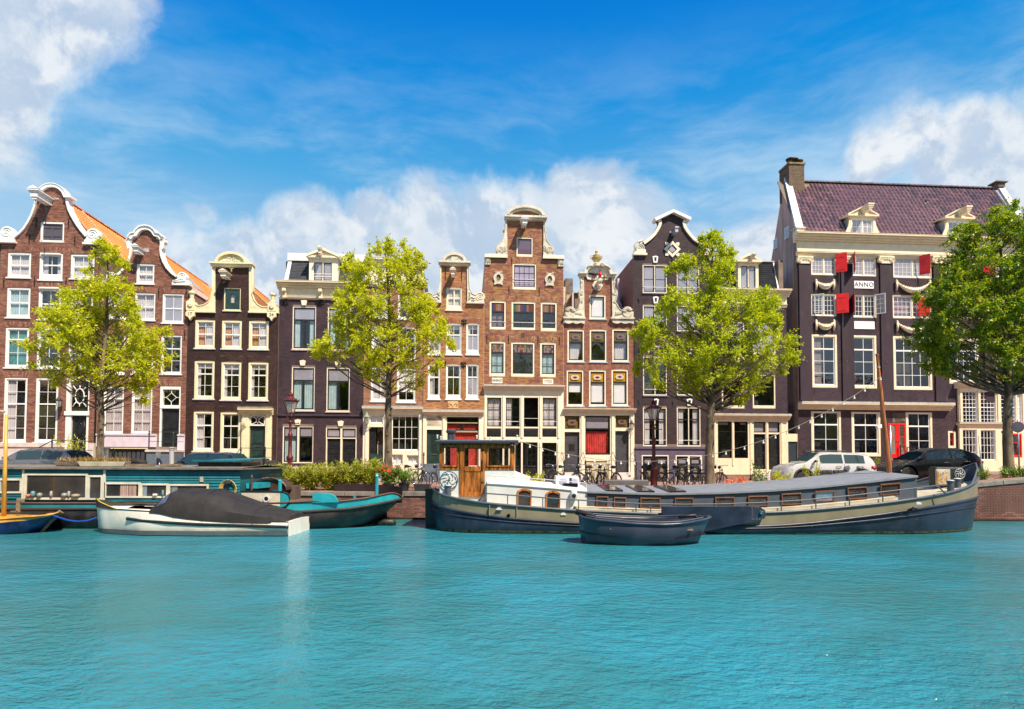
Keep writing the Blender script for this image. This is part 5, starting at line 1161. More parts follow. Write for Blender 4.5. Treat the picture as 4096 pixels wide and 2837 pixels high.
def tracery(w_,r,y=.05,hexm=None):
 x0,x1,z0,z1=r;b=MB();cx,cz=(x0+x1)/2,(z0+z1)/2;a,c_=(x1-x0),(z1-z0)
 for i in range(1,6):b.box(x0+a*i/6-.004,x0+a*i/6+.004,y,y+.006,z0,z1)
 for i in range(1,5):b.box(x0,x1,y+.0005,y+.0055,z0+c_*i/5-.004,z0+c_*i/5+.004)
 b.build('lead_came',leadline,w_)
 b=MB();P_=[(-.38,0),(-.26,.24),(.26,.24),(.38,0),(.26,-.24),(-.26,-.24)];b.prism([(cx+p*a,cz+q*c_*1.1)for p,q in P_][::-1],y-.012,y-.004);g1=b.build('stained_hexagon',hexm or PALE,w_)
 b=MB();b.prism([(cx+p*a*.62,cz+q*c_*.55)for p,q in((-.36,0),(0,.24),(.36,0),(0,-.24))][::-1],y-.02,y-.013);b.build('stained_lozenge',stainR,w_)
 b=MB();b.prism([(cx+p*a*.35,cz+q*c_*.4)for p,q in((-.36,0),(0,.24),(.36,0),(0,-.24))][::-1],y-.028,y-.021);b.build('stained_lozenge',stainBl,w_)
PALE=glass_mat('pale_stained_glass',refl=.05,body=(.66,.52,.42),bodyfac=.9);DIMS=glass_mat('dim_stained_glass',refl=.1,body=(.20,.14,.10),bodyfac=.8)
olive=glass_mat('olive_stained_glass',refl=.1,body=(.22,.14,.03),bodyfac=.7)
for k,(x0,y0,x1,y1)in enumerate(((1125,60,1328,450),(1395,60,1600,450),(1670,54,1872,448))):
 w_=h.window(I,x0,y0,x1,y1,cols=1,rows=(.37,.63),heavy=(1,),back='dark',topcol=[olive,glassC if k==1 else glassA],**W8);r=h.rect(I,x0,y0,x1,y1)
 tracery(w_,(r[0]+.15,r[1]-.15,r[3]-.1-(r[3]-r[2])*.31,r[3]-.15),hexm=DIMS)
 if k!=1:
  cz1=r[3]-(r[3]-r[2])*.42;b=MB();rows=[]
  for j in range(5):f=j/4;rows.append([(r[0]+.15+(r[1]-r[0]-.3)*(g*(1-(.28 if k==0 else.1)*f)+(.02 if k==0 else.08)*f),.26+.02*math.sin(g*30),cz1+(r[2]+.2-cz1)*f)for g in lin(0,1,16)])
  b.loft(rows);b.build('white_cloth',curtm,w_,smooth=True)
for k,(x0,y0,x1,y1)in enumerate(((1115,552,1320,985),(1388,552,1593,985),(1662,545,1862,982))):
 w_=h.window(I,x0,y0,x1,y1,cols=1,rows=(.33,.67),heavy=(1,),back=[.62,.93,'blind'][k],topcol=[amber,glassA],**W8);r=h.rect(I,x0,y0,x1,y1);tracery(w_,(r[0]+.15,r[1]-.15,r[3]-.1-(r[3]-r[2])*.28,r[3]-.15))
zt=h.pt(I,1500,1022)[1];h.excl.append((0,h.w,-.1,zt));h.mould('shop_cornice',None,-.06,zt-.25,h.w+.03,zt,cream2,4,.36)
fr=[h.rect(I,1092,1108,1272,1265),h.rect(I,1340,1106,1641,1578),h.rect(I,1706,1102,1874,1250)];dd=[h.rect(I,1088,1302,1270,1560),h.rect(I,1703,1290,1868,1560)];dd=[(a,bb,.55,d_)for a,bb,c_,d_ in dd]
bs=h.rect(Q,100,240,350,400);bs=(bs[0],bs[1],-.05,bs[3])
b=MB();b.prism([(.01,-.1),(h.w-.01,-.1),(h.w-.01,zt-.26),(.01,zt-.26)],-.05,-.003,[[(r[0],r[2]),(r[1],r[2]),(r[1],r[3]),(r[0],r[3])]for r in fr+dd+[bs]]);sf=b.build('shopfront',cream2,h.root,bevel=.006)
for xx in(1066,1306,1674,1905):X=h.pt(I,xx,1300)[0];b=MB();b.box(X-.08,X+.08,-.11,-.051,.0,zt-.42);b.build('pilaster',cream2,sf)
for r in(fr[0],fr[2]):w_=h.window(None,0,0,0,0,rects=r,cas=black,sash=black,cw=.02,sw=.02,cols=1,rows=(1,),glass=olive,sill=False,archb=False);tracery(w_,(r[0]+.06,r[1]-.06,r[2]+.06,r[3]-.06),y=.02,hexm=DIMS)
r=fr[1];hh=r[3]-r[2];h.window(None,0,0,0,0,rects=r,cas=black,sash=black,cw=.03,sw=.05,cols=1,rows=(.33,.67),heavy=(1,),back='',topcol=[glassB,glassA],sill=False,archb=False)
curtain(h.root,r[0]+.06,r[1]-.06,r[2]+.04,r[2]+hh*.60,.22,redc,'red_curtain',.035);b=MB();b.box(r[0]+.05,r[1]-.05,.2,.21,r[3]-hh*.12,r[3]-.04);b.build('blind',blindm,h.root)
for i,r in enumerate(dd):
 d=h.door(None,0,0,0,0,rects=r,m=dgrey,panels=(),knob=True,slot=None if i==0 else.2);w_,hh=r[1]-r[0],r[3]-r[2]
 if i==0:
  q=MB();cx,cz=r[0]+w_*.5,r[2]+hh*.62;q.box(cx-.16,cx+.16,.09,.098,cz-.2,cz+.2);g_=q.build('door_hatch',interior,d);q=MB();[q.box(cx-.15+.1*k-.008,cx-.15+.1*k+.008,.07,.088,cz-.22,cz+.22)for k in range(4)];[q.box(cx-.18,cx+.18,.072,.086,cz-.15+.1*k,cz-.135+.1*k)for k in range(4)];q.build('door_grille',iron,d)
 else:q=MB();q.tube([(r[0]+.1,.095,r[3]-.25),(r[0]+.3,.095,r[3]-.18),(r[0]+w_/2,.095,r[3]-.24),(r[1]-.3,.095,r[3]-.18),(r[1]-.1,.095,r[3]-.25)],.01,4);q.build('door_moulding',dgrey,d)
 steps(h,r[0]-.12,r[1]+.12,4,.55,pl,y0=-.06,tread=.27)
 for xx in(r[0]-.18,r[1]+.18):railing(h,[(xx,-.1,1.75),(xx,-.35,1.72),(xx,-1.05,1.2),(xx,-1.15,1.1)],[(xx,-1.0,1.22,1.15)],iron,.018,mids=(.35,))
b=MB();b.box(bs[0],bs[1],.05,.08,-.05,bs[3]);o=b.build('basement_shutter',black,h.root)
for k in range(7):b=MB();b.box(bs[0]+.02,bs[1]-.02,.03,.05,bs[2]+.1+k*.13,bs[2]+.19+k*.13);b.build('shutter_slat',black,o)
grim=mat('sooty_plaster',(.16,.12,.10),.85,var=.3,dirt=.5);tan=mat('tan_plaster',(.42,.28,.17),.8,var=.2,dirt=.3)
for(x0,y0,x1,y1,m_,dy)in((1097,955,1190,1150,grim,4.0),(1110,1150,1192,1350,tan,4.0),(1715,975,1822,1295,grim,5.0)):
 r=h.rect(H,x0,y0,x1,y1,dy);b=MB();b.box(r[0],r[1],dy,dy+1.2,r[2]-(.3 if m_ is tan else 0),r[3]);b.build('chimney',m_,h.root)
r=h.rect(H,1215,1130,1275,1350,2.5);b=MB();b.box(r[0],r[1],2.5,4.5,r[2],r[3]);b.build('stair_housing',mortar_d,h.root);r=h.rect(H,1190,1115,1280,1130,2.3);h.box('gutter',r,2.3,4.5,leadm,bevel=0);r=h.rect(H,1188,1130,1205,1400,2.3);b=MB();b.cyl((r[0],2.3,r[2]),(r[0],2.3,r[3]),.06);b.build('downpipe',lilac,h.root)
r=h.rect(H,1690,1190,1750,1350,2.5);b=MB();b.box(r[0],r[1],2.5,4.5,r[2],r[3]+.3);b.build('stair_housing',grim,h.root);b=MB();X,Z=h.pt(H,1740,1200,2.2);b.cyl((X,2.2,Z-2.5),(X,2.2,Z+1.3),.09);b.cyl((X,2.2,Z),(X+.5,2.2,Z-1.2),.05);b.build('downpipe',lilac,h.root)
r=h.rect(H,1075,1000,1100,1350,1.2);b=MB();b.box(r[0]-.1,r[1],1.2,3.5,r[2],r[3]-.3);b.build('parapet',mat('pale_plaster',(.6,.5,.42),.8),h.root)
b=MB();rx=h.w/2;b.prism([(.03,h.zl-.2),(h.w-.03,h.zl-.2),(rx,h.zl+2.6)],.3,8.0);b.build('roof',mortar_d,h.root);h.body(top=h.zl-.2);h.finish()
# --- house 8: dark bell gable with diamond window
h9=h=House('black violet bell gable house with diamond window and white keystones, left of the third tree',E8,E9,B8,mortar_d,off=-.02)
L8=[(215,520),(262,485),(308,448),(345,408),(375,360),(398,318),(408,290),(404,268),(385,252)];R8=[(738,262),(726,290),(735,325),(762,370),(800,420),(845,470),(890,500),(930,530),(970,560)]
gl=[(98,662),(210,650)]+L8+[(572,165)]+R8+[(985,660),(1045,668)]
h.outline(J,gl);h.archm=B8
b=MB();b.ribbon(h.path(J,L8),.0,.17,-.14,.33);b.build('gable_coping',cream2,h.root,smooth='auto');b=MB();b.ribbon(h.path(J,R8),.0,.17,-.14,.33);b.build('gable_coping',cream2,h.root,smooth='auto')
b=MB();b.ribbon(h.path(J,[(350,252),(572,148),(785,245)]),.06,.12,-.3,.34);b.build('pediment',white,h.root)
for xv,f in((178,1),(1005,-1)):
 X,Z=h.pt(J,xv,590);h.volute(X,Z,.28,f,stonew);q=MB();q.box(X-.42,X+.42,-.2,.25,Z-.45,Z-.33);q.box(X-.34,X+.34,-.15,.22,Z-.33,Z-.1);q.build('scroll_base',cream2,h.root);h.relief([[(X-f*.25,Z-.2),(X-f*.38,Z+.1),(X-f*.2,Z+.35),(X+f*.1,Z+.42)],[(X-f*.05,Z+.3),(X+f*.12,Z+.5),(X+f*.18,Z+.3)]],stonew,-.14,.05,'acanthus_leaf')
X,Z=h.pt(J,580,420);b=MB();b.box(X-.09,X+.09,-.75,0,Z-.12,Z+.12);b.box(X-.12,X+.12,-.8,-.1,Z+.12,Z+.2);b.box(X-.2,X-.05,-.05,0,Z+.05,Z+.16);b.build('hoist_beam',mat('grey_metal',(.45,.45,.48),.4,.5),h.root)
X,Z=h.pt(J,572,602);s_=.52;b=MB();b.prism([(X-s_,Z),(X,Z-s_),(X+s_,Z),(X,Z+s_)],-.08,0,[[(X-s_*.58,Z),(X,Z-s_*.58),(X+s_*.58,Z),(X,Z+s_*.58)]])
for sx in(-1,1):
 for sz in(-1,1):b.prism([(X+sx*.22,Z+sz*.34),(X+sx*.34,Z+sz*.22),(X+sx*.44,Z+sz*.24),(X+sx*.44,Z+sz*.42),(X+sx*.26,Z+sz*.42)][::(1 if sx*sz>0 else-1)],-.065,0)
dw=b.build('diamond_window',cream2,h.root,bevel=.008);h.excl.append((X-.28,X+.28,Z-.28,Z+.28));b=MB();b.prism([(X-s_*.58,Z),(X,Z-s_*.58),(X+s_*.58,Z),(X,Z+s_*.58)],-.05,0,[[(X-s_*.44,Z),(X,Z-s_*.44),(X+s_*.44,Z),(X,Z+s_*.44)]]);b.build('sash',black,dw);b=MB();b.prism([(X-s_*.44,Z),(X,Z-s_*.44),(X+s_*.44,Z),(X,Z+s_*.44)],-.03,-.02);b.build('pane',mat('lilac_pane',(.40,.33,.38),.1),dw)
W9=dict(cas=cream2,sash=black,cw=.06,sw=.05,archh=.09,sillm=mat('violet_grey_sill',(.10,.09,.14),.6),midpost=.9,cols=1,archb=False)
for(c,x0,y0,x1,y1,rws,gm,bk_)in((J,215,790,510,1135,(1,1),glassB,'left'),(J,630,800,905,1140,(1,1),glassB,'dark'),(J,218,1283,512,1592,(1,1),glassB,'curtain'),(J,632,1290,905,1598,(1,1),glassB,'dark'),(K,193,72,447,485,(1,1),glassC,'dark'),(K,553,80,803,485,(1,1),glassC,'dark'),(K,192,612,447,1025,(.3,.7),glassA,'sides'),(K,553,612,805,1027,(.3,.7),glassA,'sides')):
 h.window(c,x0,y0,x1,y1,rows=rws,heavy=(1,)if rws[0]<1 else(),glass=gm,back=bk_,rail=1,**W9)
for(c,x,a,bb)in((J,366,682,768),(J,780,695,778),(J,371,1175,1262),(J,785,1180,1268),(K,330,-45,48),(K,683,518,596),(K,326,518,596),(K,683,-40,50)):keyst(h,c,x,a,bb,white,True)
for(c,x,y)in((J,573,745),(J,165,1225),(J,575,1230),(K,145,560),(K,505,565),(K,150,20)):
 X,Z=h.pt(c,x,y);q=MB();q.tube([(X,-.03,Z+.14),(X-.03,-.03,Z+.05),(X+.03,-.03,Z-.04),(X,-.03,Z-.14)],.03,5);q.build('wall_anchor',iron,h.root)
vp=mat('violet_grey_paint',(.095,.075,.12),.5);r=h.rect(K,95,1030,868,1055);h.box('string_course',(0,h.w,r[2],r[3]),-.12,.02,vp);h.excl.append((0,h.w,-.1,h.pt(K,300,1000)[1]));zb=r[2]
dr=[h.rect(K,175,1120,460,1375),h.rect(K,535,1122,815,1375)];dr=[(a,bb,-.02,d_)for a,bb,c_,d_ in dr];w4_=[h.rect(K,192,612,447,1025),h.rect(K,553,612,805,1027)]
b=MB();zt_=h.pt(K,300,1000)[1];b.prism([(0.01,-.1),(h.w-.01,-.1),(h.w-.01,zb-.003),(0.01,zb-.003)],-.05,-.003,[[(r[0],r[2]),(r[1],r[2]),(r[1],r[3]),(r[0],r[3])]for r in dr]);b.build('base_panelling',vp,h.root)
for r in dr:
 h.holes.append(r);b=MB();xm_=(r[0]+r[1])/2;b.box(r[0],r[0]+.06,-.08,.15,r[2],r[3]);b.box(r[1]-.06,r[1],-.08,.15,r[2],r[3]);b.box(xm_-.05,xm_+.05,-.08,.15,r[2],r[3]-.06);b.box(r[0],r[1],-.081,.15,r[3]-.06,r[3]);b.build('door_case',cream2,h.root)
 for a,bb in((r[0]+.06,xm_-.05),(xm_+.05,r[1]-.06)):
  d=h.door(None,0,0,0,0,rects=(a,bb,r[2],r[3]-.06),m=black,hole=False,panels=((.14,.86,.70,.90),(.14,.86,.06,.62)),y=.0,knob=False);cx=(a+bb)/2;hh=r[3]-r[2]
  q=MB();q.prism([(cx+.12*math.cos(t_),r[2]+hh*.35+.28*math.sin(t_))for t_ in lin(0,2*math.pi,17)[:-1]],-.03,-.02);q.build('oval_grille',mat('grille_back',(.18,.14,.10),.6),d);q=MB();q.box(a+.14,bb-.14,-.028,-.02,r[3]-.06-hh*.26,r[3]-.06-hh*.14);q.build('door_light',glassB,d)
h.sidem=mat('red_brown_side_wall',(.26,.10,.07),.85,var=.2,vscale=8)
h.body(top=h.zl-.1);b=MB();b.prism([(.03,h.zl-.1),(h.w-.03,h.zl-.1),h.path(J,[(572,250)])[0]],.32,8.0);b.build('roof',slate,h.root);h.finish()
# --- house 9: slate mansard behind third tree
h10=h=House('dark violet house with cream shopfront, slate mansard and cream dormer, right of the third tree',E9,E10,B4,mortar_d,off=.04)
zt=h.pt(J,1900,1105)[1];zb=h.pt(J,1900,1310)[1];h.outline(None,[(0,zt-.1),(h.w,zt-.1)]);h.excl.append((0,h.w,zb,zt+.1));h.archm=B4
b=MB();b.box(.01,h.w-.01,-.10,.02,zb,zt-.35);b.build('frieze',ycream,h.root);h.mould('cornice',None,-.02,zt-.40,h.w+.14,zt,cream,4,.5);h.mould('architrave',None,0,zb-.02,h.w,zb+.18,cream,3,.16)
z2=h.pt(J,1800,760,.8)[1];n=14;r=h.rect(J,1395,800,1625,1095);r=(r[0]-.1,r[1],zt,r[3]);x1b=h.pt(J,1890,1090)[0];x1t=h.pt(J,1805,760,.8)[0]
for(a0,a1,t0,t1)in((.05,r[0],.15,r[0]),(r[1]+.01,x1b-.06,r[1]+.01,x1t-.05)):
 for i in range(n):
  f0,f1=i/n,min(1,(i+1.12)/n);za,zc_=zt+(z2-zt)*f0,zt+(z2-zt)*f1;ya,yc_=.22+.6*f0,.22+.6*f1;p0,p1=a0+(t0-a0)*f0,a1+(t1-a1)*f0;k=0;x=p0-(.2 if i%2 else 0)
  while x<p1:
   xa,xb=max(p0,x),min(p1,x+.40);x+=.406
   if xb-xa<.03:continue
   b=MB();b.add([(xa,ya-.02,za),(xb,ya-.02,za),(xb,yc_,zc_),(xa,yc_,zc_),(xa,ya,za),(xb,ya,za)],[(0,1,2,3),(0,4,5,1)]);b.build('slate_shingle',slate2,h.root)
b=MB();b.prism([(.05,zt-.2),(h.w+.05,zt-.2),(h.w-.25,z2),(.2,z2)],.86,8.0);b.build('attic_storey',slate2,h.root);b=MB();b.loft([[(x1b-.06,.16,zt),(x1b+.02,.16,zt),(x1b+.02,.3,zt),(x1b-.06,.3,zt)],[(x1t-.06,.76,z2),(x1t+.02,.76,z2),(x1t+.02,.9,z2),(x1t-.06,.9,z2)]],True,True);b.box(.1,x1t+.02,.72,.9,z2,z2+.07);b.build('roof_rake',leadm,h.root)
ri=(r[0]+.18,r[1]-.18,r[2]+.1,r[3]);b=MB();b.box(r[0],ri[0],.0,.9,zt,r[3]);b.box(ri[1],r[1],.0,.9,zt,r[3]);b.box(ri[0],ri[1],.0,.9,zt,ri[2]);b.box(r[0],r[1],.0,.9,r[3],r[3]+.18);dm=b.build('dormer',cream,h.root,bevel=.01)
cx=(r[0]+r[1])/2;zpk=h.pt(J,1505,672)[1];b=MB();zc_=r[3]+.18;b.box(r[0]-.14,r[1]+.14,-.22,.9,zc_,zc_+.14);b.prism([(r[0]+.1,zc_+.14),(r[1]-.1,zc_+.14),(cx,zpk-.05)],-.08,.9);b.ribbon([(r[0]-.02,zc_+.16),(cx,zpk),(r[1]+.02,zc_+.16)],.04,.08,-.22,.9);b.build('pediment',cream,dm);h.beam(J,1520,715,.12,.5,m=cream,hook=False,h=.2)
h.window(None,0,0,0,0,rects=ri,cas=cream,cw=.02,sash=dgrey,cols=1,rows=(1,),midpost=1,glass=glassB,back='curtain',hole=False,sill=False,archb=False)
W10=dict(cas=cream,cw=.09,sash=black,sw=.03,archb=False,sill=False,botw=.18)
for x0,x1 in((1030,1272),(1358,1602)):
 h.window(K,x0,262,x1,622,cols=1,rows=(.35,.65),heavy=(1,),glass=glassC,back='dark',**W10);h.window(K,x0,-300,x1,55,cols=1,rows=(.35,.65),heavy=(1,),glass=glassB,back='curtain',**W10)
for(c,x,y)in((J,1895,1385),(K,1310,220)):
 X,Z=h.pt(c,x,y);q=MB();q.tube([(X,-.03,Z+.16),(X,-.03,Z-.16)],.035,5);q.tube([(X-.1,-.03,Z),(X+.1,-.03,Z)],.03,5);q.build('wall_anchor',iron,h.root)
zt=h.pt(K,1300,690)[1];h.excl.append((0,h.w,-.1,zt));h.mould('shop_cornice',None,.0,zt-.32,h.w+.08,zt,cream,4,.36);h.box('cornice_lead',(0,h.w+.06,zt,zt+.05),-.37,0,leadm,bevel=0)
fr=[h.rect(K,985,762,1132,1152),h.rect(K,1160,764,1305,1152),h.rect(K,1366,766,1490,880),h.rect(K,1522,768,1643,880)];dd=[h.rect(K,1368,895,1492,1270),h.rect(K,1524,897,1645,1275)]
b=MB();b.prism([(.01,.35),(h.w-.01,.35),(h.w-.01,zt-.33),(.01,zt-.33)],-.05,-.003,[[(r[0],r[2]),(r[1],r[2]),(r[1],r[3]),(r[0],r[3])]for r in fr+dd]);sf=b.build('shopfront',cream,h.root,bevel=.006);b=MB();b.box(.01,h.w-.01,-.03,.02,-.1,.345);b.build('plinth',mat('red_stone',(.26,.14,.11),.8),h.root)
for xx in(955,1145,1335,1507,1665):X=h.pt(K,xx,1000)[0];b=MB();b.box(X-.05,X+.05,-.09,-.051,.9 if xx<1300 else.36,zt-.45);b.build('pilaster',cream,sf)
for i,r in enumerate(fr):h.window(None,0,0,0,0,rects=r,cas=black,sash=black,cw=.02,sw=.035,cols=1,rows=(.27,.73)if i<2 else(1,),heavy=(1,),topcol=[glassB if i>=2 else None],glass=glassC if i==0 else glassA,back='dark',sill=False,archb=False)
for r in dd:h.door(None,0,0,0,0,rects=r,m=black,panels=((.14,.86,.38,.92),(.14,.86,.06,.30)),knob=True if r is dd[0]else 'l')
b=MB();X=h.pt(K,1675,1020)[0];b.box(X-.03,X+.03,-.08,-.05,h.pt(K,1675,1030)[1],h.pt(K,1675,1010)[1]);b.build('doorbell',white,sf)
xs=(dd[0][0]-.2,dd[1][1]+.3);
for i in range(3):h.box('step',(xs[0],xs[1],-.05,.36-.12*i),-.1-.3*(i+1),-.1-.3*i-(0 if i else-.04),pl,bevel=.01)
b=MB();b.box(h.w-.3,h.w-.006,.31,7,-.3,z2);b.build('side_wall',mortar_d,h.root)
h.body(top=h.zl);h.finish()
ax=Frame(h.f.o.x+FD.x*h.w,h.f.o.y+FD.y*h.w,h.zg,TH);an=thing('alley_annex','low cream annex with dark blue door in the alley left of the big dark house','annex',ax.o,TH)
wa=ax.pt(*px(K,1845,900))[0];z1=ax.pt(*px(K,1790,893))[1];d0=ax.pt(*px(K,1733,1100))[0];d1=ax.pt(*px(K,1840,1100))[0];dz=ax.pt(*px(K,1790,975))[1]
b=MB();b.box(.02,wa+.1,.02,1.5,dz,z1);b.box(.02,d0,.02,.3,-.1,dz);b.box(d1,wa+.1,.02,.3,-.1,dz);b.build('wall',cream,an);b=MB()
for i in range(7):q=MB();q.box(d0+(d1-d0)*i/7+.004,d0+(d1-d0)*(i+1)/7,.1,.14,0,dz);q.build('door_board',mat('blue_black_paint',(.025,.04,.055),.4),an)
q=MB();q.cyl((d0+.12,.1,1.0),(d0+.12,.02,1.0),.02);q.cyl((d0+.12,.03,1.0),(d0+.24,.03,1.0),.014);q.build('door_handle',white,an)
gt=thing('iron_gate','rusty wrought iron grille closing the alley above the cream annex','iron gate',ax.o+ax.n*.5,TH);b=MB();zt_=ax.pt(*px(K,1790,590))[1]
for zz in(z1+.1,(z1+zt_)/2+.6,zt_-.1):b.box(.03,wa+.05,-.02,.02,zz,zz+.05)
b.build('gate_rail',iron,gt)
for i in range(8):q=MB();x=.06+i*wa/8;q.cyl((x,0,z1),(x,0,zt_+.1),.014,n=5);q.lathe([(.014,0),(.03,.03),(.001,.14)],(x,0,zt_+.1),5);q.build('gate_bar',iron,gt)
# --- house 10: the large house on the right
h11=h=House('large dark violet house with glazed tile roof, red shutters and ANNO stone at the right',E11,E12,B4,mortar_d,off=.0,depth=6.5)
zt=h.pt(L,900,690)[1];zb=h.pt(L,700,848)[1];h.outline(None,[(0,zt-.15),(h.w,zt-.15)]);h.excl.append((0,h.w,zb,zt));h.archm=B4
b=MB();b.box(.01,h.w,-.12,.02,zb+.1,zt-.5);b.build('frieze',cream,h.root)
h.mould('cornice',None,-.2,zt-.55,h.w+.2,zt,cream,5,.62);h.mould('architrave',None,-.03,zb-.05,h.w,zb+.22,cream,3,.2)
for xx in(430,765,1075,1500,1890):
 X=h.pt(L,xx,850)[0];zc=h.pt(L,xx,848)[1]-.06;b=MB();b.box(X-.50,X+.50,-.22,.0,zc-.10,zc);b.box(X-.32,X+.32,-.16,0,zc-.45,zc-.10);cp=b.build('ionic_capital',cream,h.root,bevel=.01)
 for sg in(-1,1):v=h.volute(X+sg*.38,zc-.24,.16,sg,cream,y0=-.24,y1=-.02);v.parent=cp
 b=MB()
 for k in range(-2,3):b.tube([(X+k*.1,-.17,zc-.14),(X+k*.1,-.19,zc-.26)],[.035,.025],6)
 b.build('egg_moulding',cream,cp,smooth=True)
 X2=h.pt(L,xx,1200)[0];b=MB();z0=h.pt(M,380,735)[1]+.1;b.box(X-.38,X+.38,-.10,.0,z0,zc-.45);b.build('wall_pilaster',B4,h.root)
h.excl+=[(h.pt(L,xx,850)[0]-.38,h.pt(L,xx,850)[0]+.38,.0,zb)for xx in()]
W11=dict(cas=cream,cw=.07,sash=white,sw=.05,mw=.018,sill=False,archb=False)
def shutter(h,x,z0,z1,w,ang,m=redp):
 b=MB();b.box(0,w,-.02,.02,0,z1-z0);o=b.build('shutter',m,h.root,loc=(x,-.10,z0),bevel=.004);o.rotation_euler=(0,0,ang)
 for zz in(.12,.78):q=MB();q.box(.01,w*.8,-.034,-.021,(z1-z0)*zz,(z1-z0)*zz+.05);q.build('strap_hinge',m,o)
 for zz in(.25,.62):q=MB();q.box(w*.12,w*.88,-.03,-.021,(z1-z0)*zz,(z1-z0)*(zz+.3));q.build('shutter_panel',m,o,bevel=.004)if False else None
 q=MB();q.cyl((0,0,-.05),(w*.9,-.2,-.12),.012,n=5);q.build('shutter_stay',iron,o)
def casement(h,x,z0,z1,w,ang,cols=2,rows=4,m=white,name='casement'):
 b=MB();t=.05;hh=z1-z0
 b.box(0,t,-.02,.02,0,hh);b.box(w-t,w,-.02,.02,0,hh);b.box(t,w-t,-.02,.02,0,t);b.box(t,w-t,-.02,.02,hh-t,hh)
 for i in range(1,cols):xx=t+(w-2*t)*i/cols;b.box(xx-.009,xx+.009,-.012,.012,t,hh-t)
 for j in range(1,rows):zz=t+(hh-2*t)*j/rows;b.box(t,w-t,-.011,.011,zz-.009,zz+.009)
 o=b.build(name,m,h.root,loc=(x,-.06,z0));o.rotation_euler=(0,0,ang)
 for i in range(cols):
  for j in range(rows):pane(o,t+(w-2*t)*i/cols+.01,t+(w-2*t)*(i+1)/cols-.01,t+(hh-2*t)*j/rows+.01,t+(hh-2*t)*(j+1)/rows-.01,0,glassA,.2)
 return o
for(x0,y0,x1,y1,gm,bk_)in((487,845,690,1000,glassB,'curtain'),(806,855,1008,1010,glassB,'curtain'),(1142,860,1450,1022,glassB,'curtain'),(487,1150,690,1330,glassC,'dark'),(806,1155,1010,1338,glassC,'dark'),(1139,1162,1450,1345,glassC,'curtain')):
 wide=x0>1100;h.window(L,x0,y0,x1,y1,cols=3 if not wide else 4,rows=(1,1,1,1),heavy=(),midpost=1.6 if not wide else 1.2,glass=gm,back=bk_,curtm_=mat('mauve_curtain',(.34,.22,.26),.9)if y0>1100 else curtm,**W11)
def mkx(c,x,y):return h.pt(c,x,y)[0]
za,zb1=h.rect(L,690,835,740,985)[2:];shutter(h,mkx(L,678,920),za,zb1,.62,R(-35))
za,zb1=h.rect(L,690,1155,750,1310)[2:];shutter(h,mkx(L,682,1230),za,zb1,.68,R(-30))
za,zb1=h.rect(L,815,835,830,985)[2:];shutter(h,mkx(L,820,920),za,zb1,.60,R(-116),mat('dull_red_paint',(.42,.03,.025),.45))
za,zb1=h.rect(L,1340,850,1385,1005)[2:];shutter(h,mkx(L,1342,930),za,zb1,.60,R(-52))
za,zb1=h.rect(L,806,1160,830,1310)[2:];shutter(h,mkx(L,812,1230),za,zb1,.60,R(-112),mat('dull_red_paint',(.42,.03,.025),.45))
za,zb1=h.rect(L,1340,1180,1385,1330)[2:];shutter(h,mkx(L,1335,1250),za,zb1,.60,R(-25))
za,zb1=h.rect(L,506,1158,566,1306)[2:];casement(h,mkx(L,506,1230),za,zb1,.58,R(-38))
za,zb1=h.rect(L,990,1158,1050,1316)[2:];casement(h,mkx(L,990,1230),za,zb1,.60,R(-48),m=white)
def garland(x0,y0,x1,y1,drop):
 a=h.pt(L,x0,y0);b2=h.pt(L,x1,y0);zb_=h.pt(L,(x0+x1)/2,y1)[1];b=MB();pts=[];n=16
 for i in range(n+1):f=i/n;pts.append((a[0]+(b2[0]-a[0])*f,-.12,a[1]+(zb_-a[1])*math.sin(math.pi*f)**.8*.9))
 b.tube(pts,[.045+.13*math.sin(math.pi*i/n)**1.5 for i in range(n+1)],8)
 for e in(a,b2):b.tube([(e[0],-.12,e[1]+.05),(e[0],-.14,e[1]-.25),(e[0]+.01,-.1,e[1]-.55)],[.06,.07,.05],7);b.lathe([(.001,-.08),(.09,0),(.001,.1)],(e[0],-.12,e[1]+.03),8)
 o=b.build('garland',cream,h.root,smooth=True)
 b=MB()
 for i in range(2,n-1):
  for k in range(3):p=pts[i];an_=k*1.1-1.1;rr=.045+.13*math.sin(math.pi*i/n)**1.5;b.lathe([(.001,-.05),(.05,0),(.001,.05)],(p[0]+random.uniform(-.03,.03),p[1]-rr*math.cos(an_),p[2]+rr*math.sin(an_)),6)
 b.build('carved_fruit',cream,o,smooth=True)
garland(520,1050,660,1102,.4);garland(520,1372,662,1425,.4);garland(1160,1055,1425,1135,.5);garland(1165,1380,1420,1455,.5)
r=h.rect(L,828,1048,984,1108);h.excl.append(r);o=h.box('date_plaque',r,-.05,.02,mat('plaque_bright',(.82,.80,.82),.6,var=.02));textobj('ANNO',.40,iron,o,((r[0]+r[1])/2,-.055,(r[2]+r[3])/2),sx=.98,spacing=1.1)
r=h.rect(L,828,1370,991,1431);h.excl.append(r);h.box('blank_plaque',r,-.05,.02,mat('plaque_bright',(.82,.80,.82),.6))
W12=dict(cas=cream,cw=.14,sash=white,sw=.06,mw=.03,sill=False,archb=False,out=.03)
h.window(M,108,92,352,596,cols=2,rows=(1,1,1,1),heavy=(1,),back='left',curtm_=mat('grey_brown_curtain',(.2,.16,.15),.9),glass=glassC,**W12);h.window(M,487,100,727,604,cols=2,rows=(1,1,1,1),heavy=(1,),back='dark',glass=glassC,**W12);h.window(M,886,110,1252,618,cols=4,rows=(1,1,1,1),heavy=(1,),back='dark',glass=glassA,**W12)
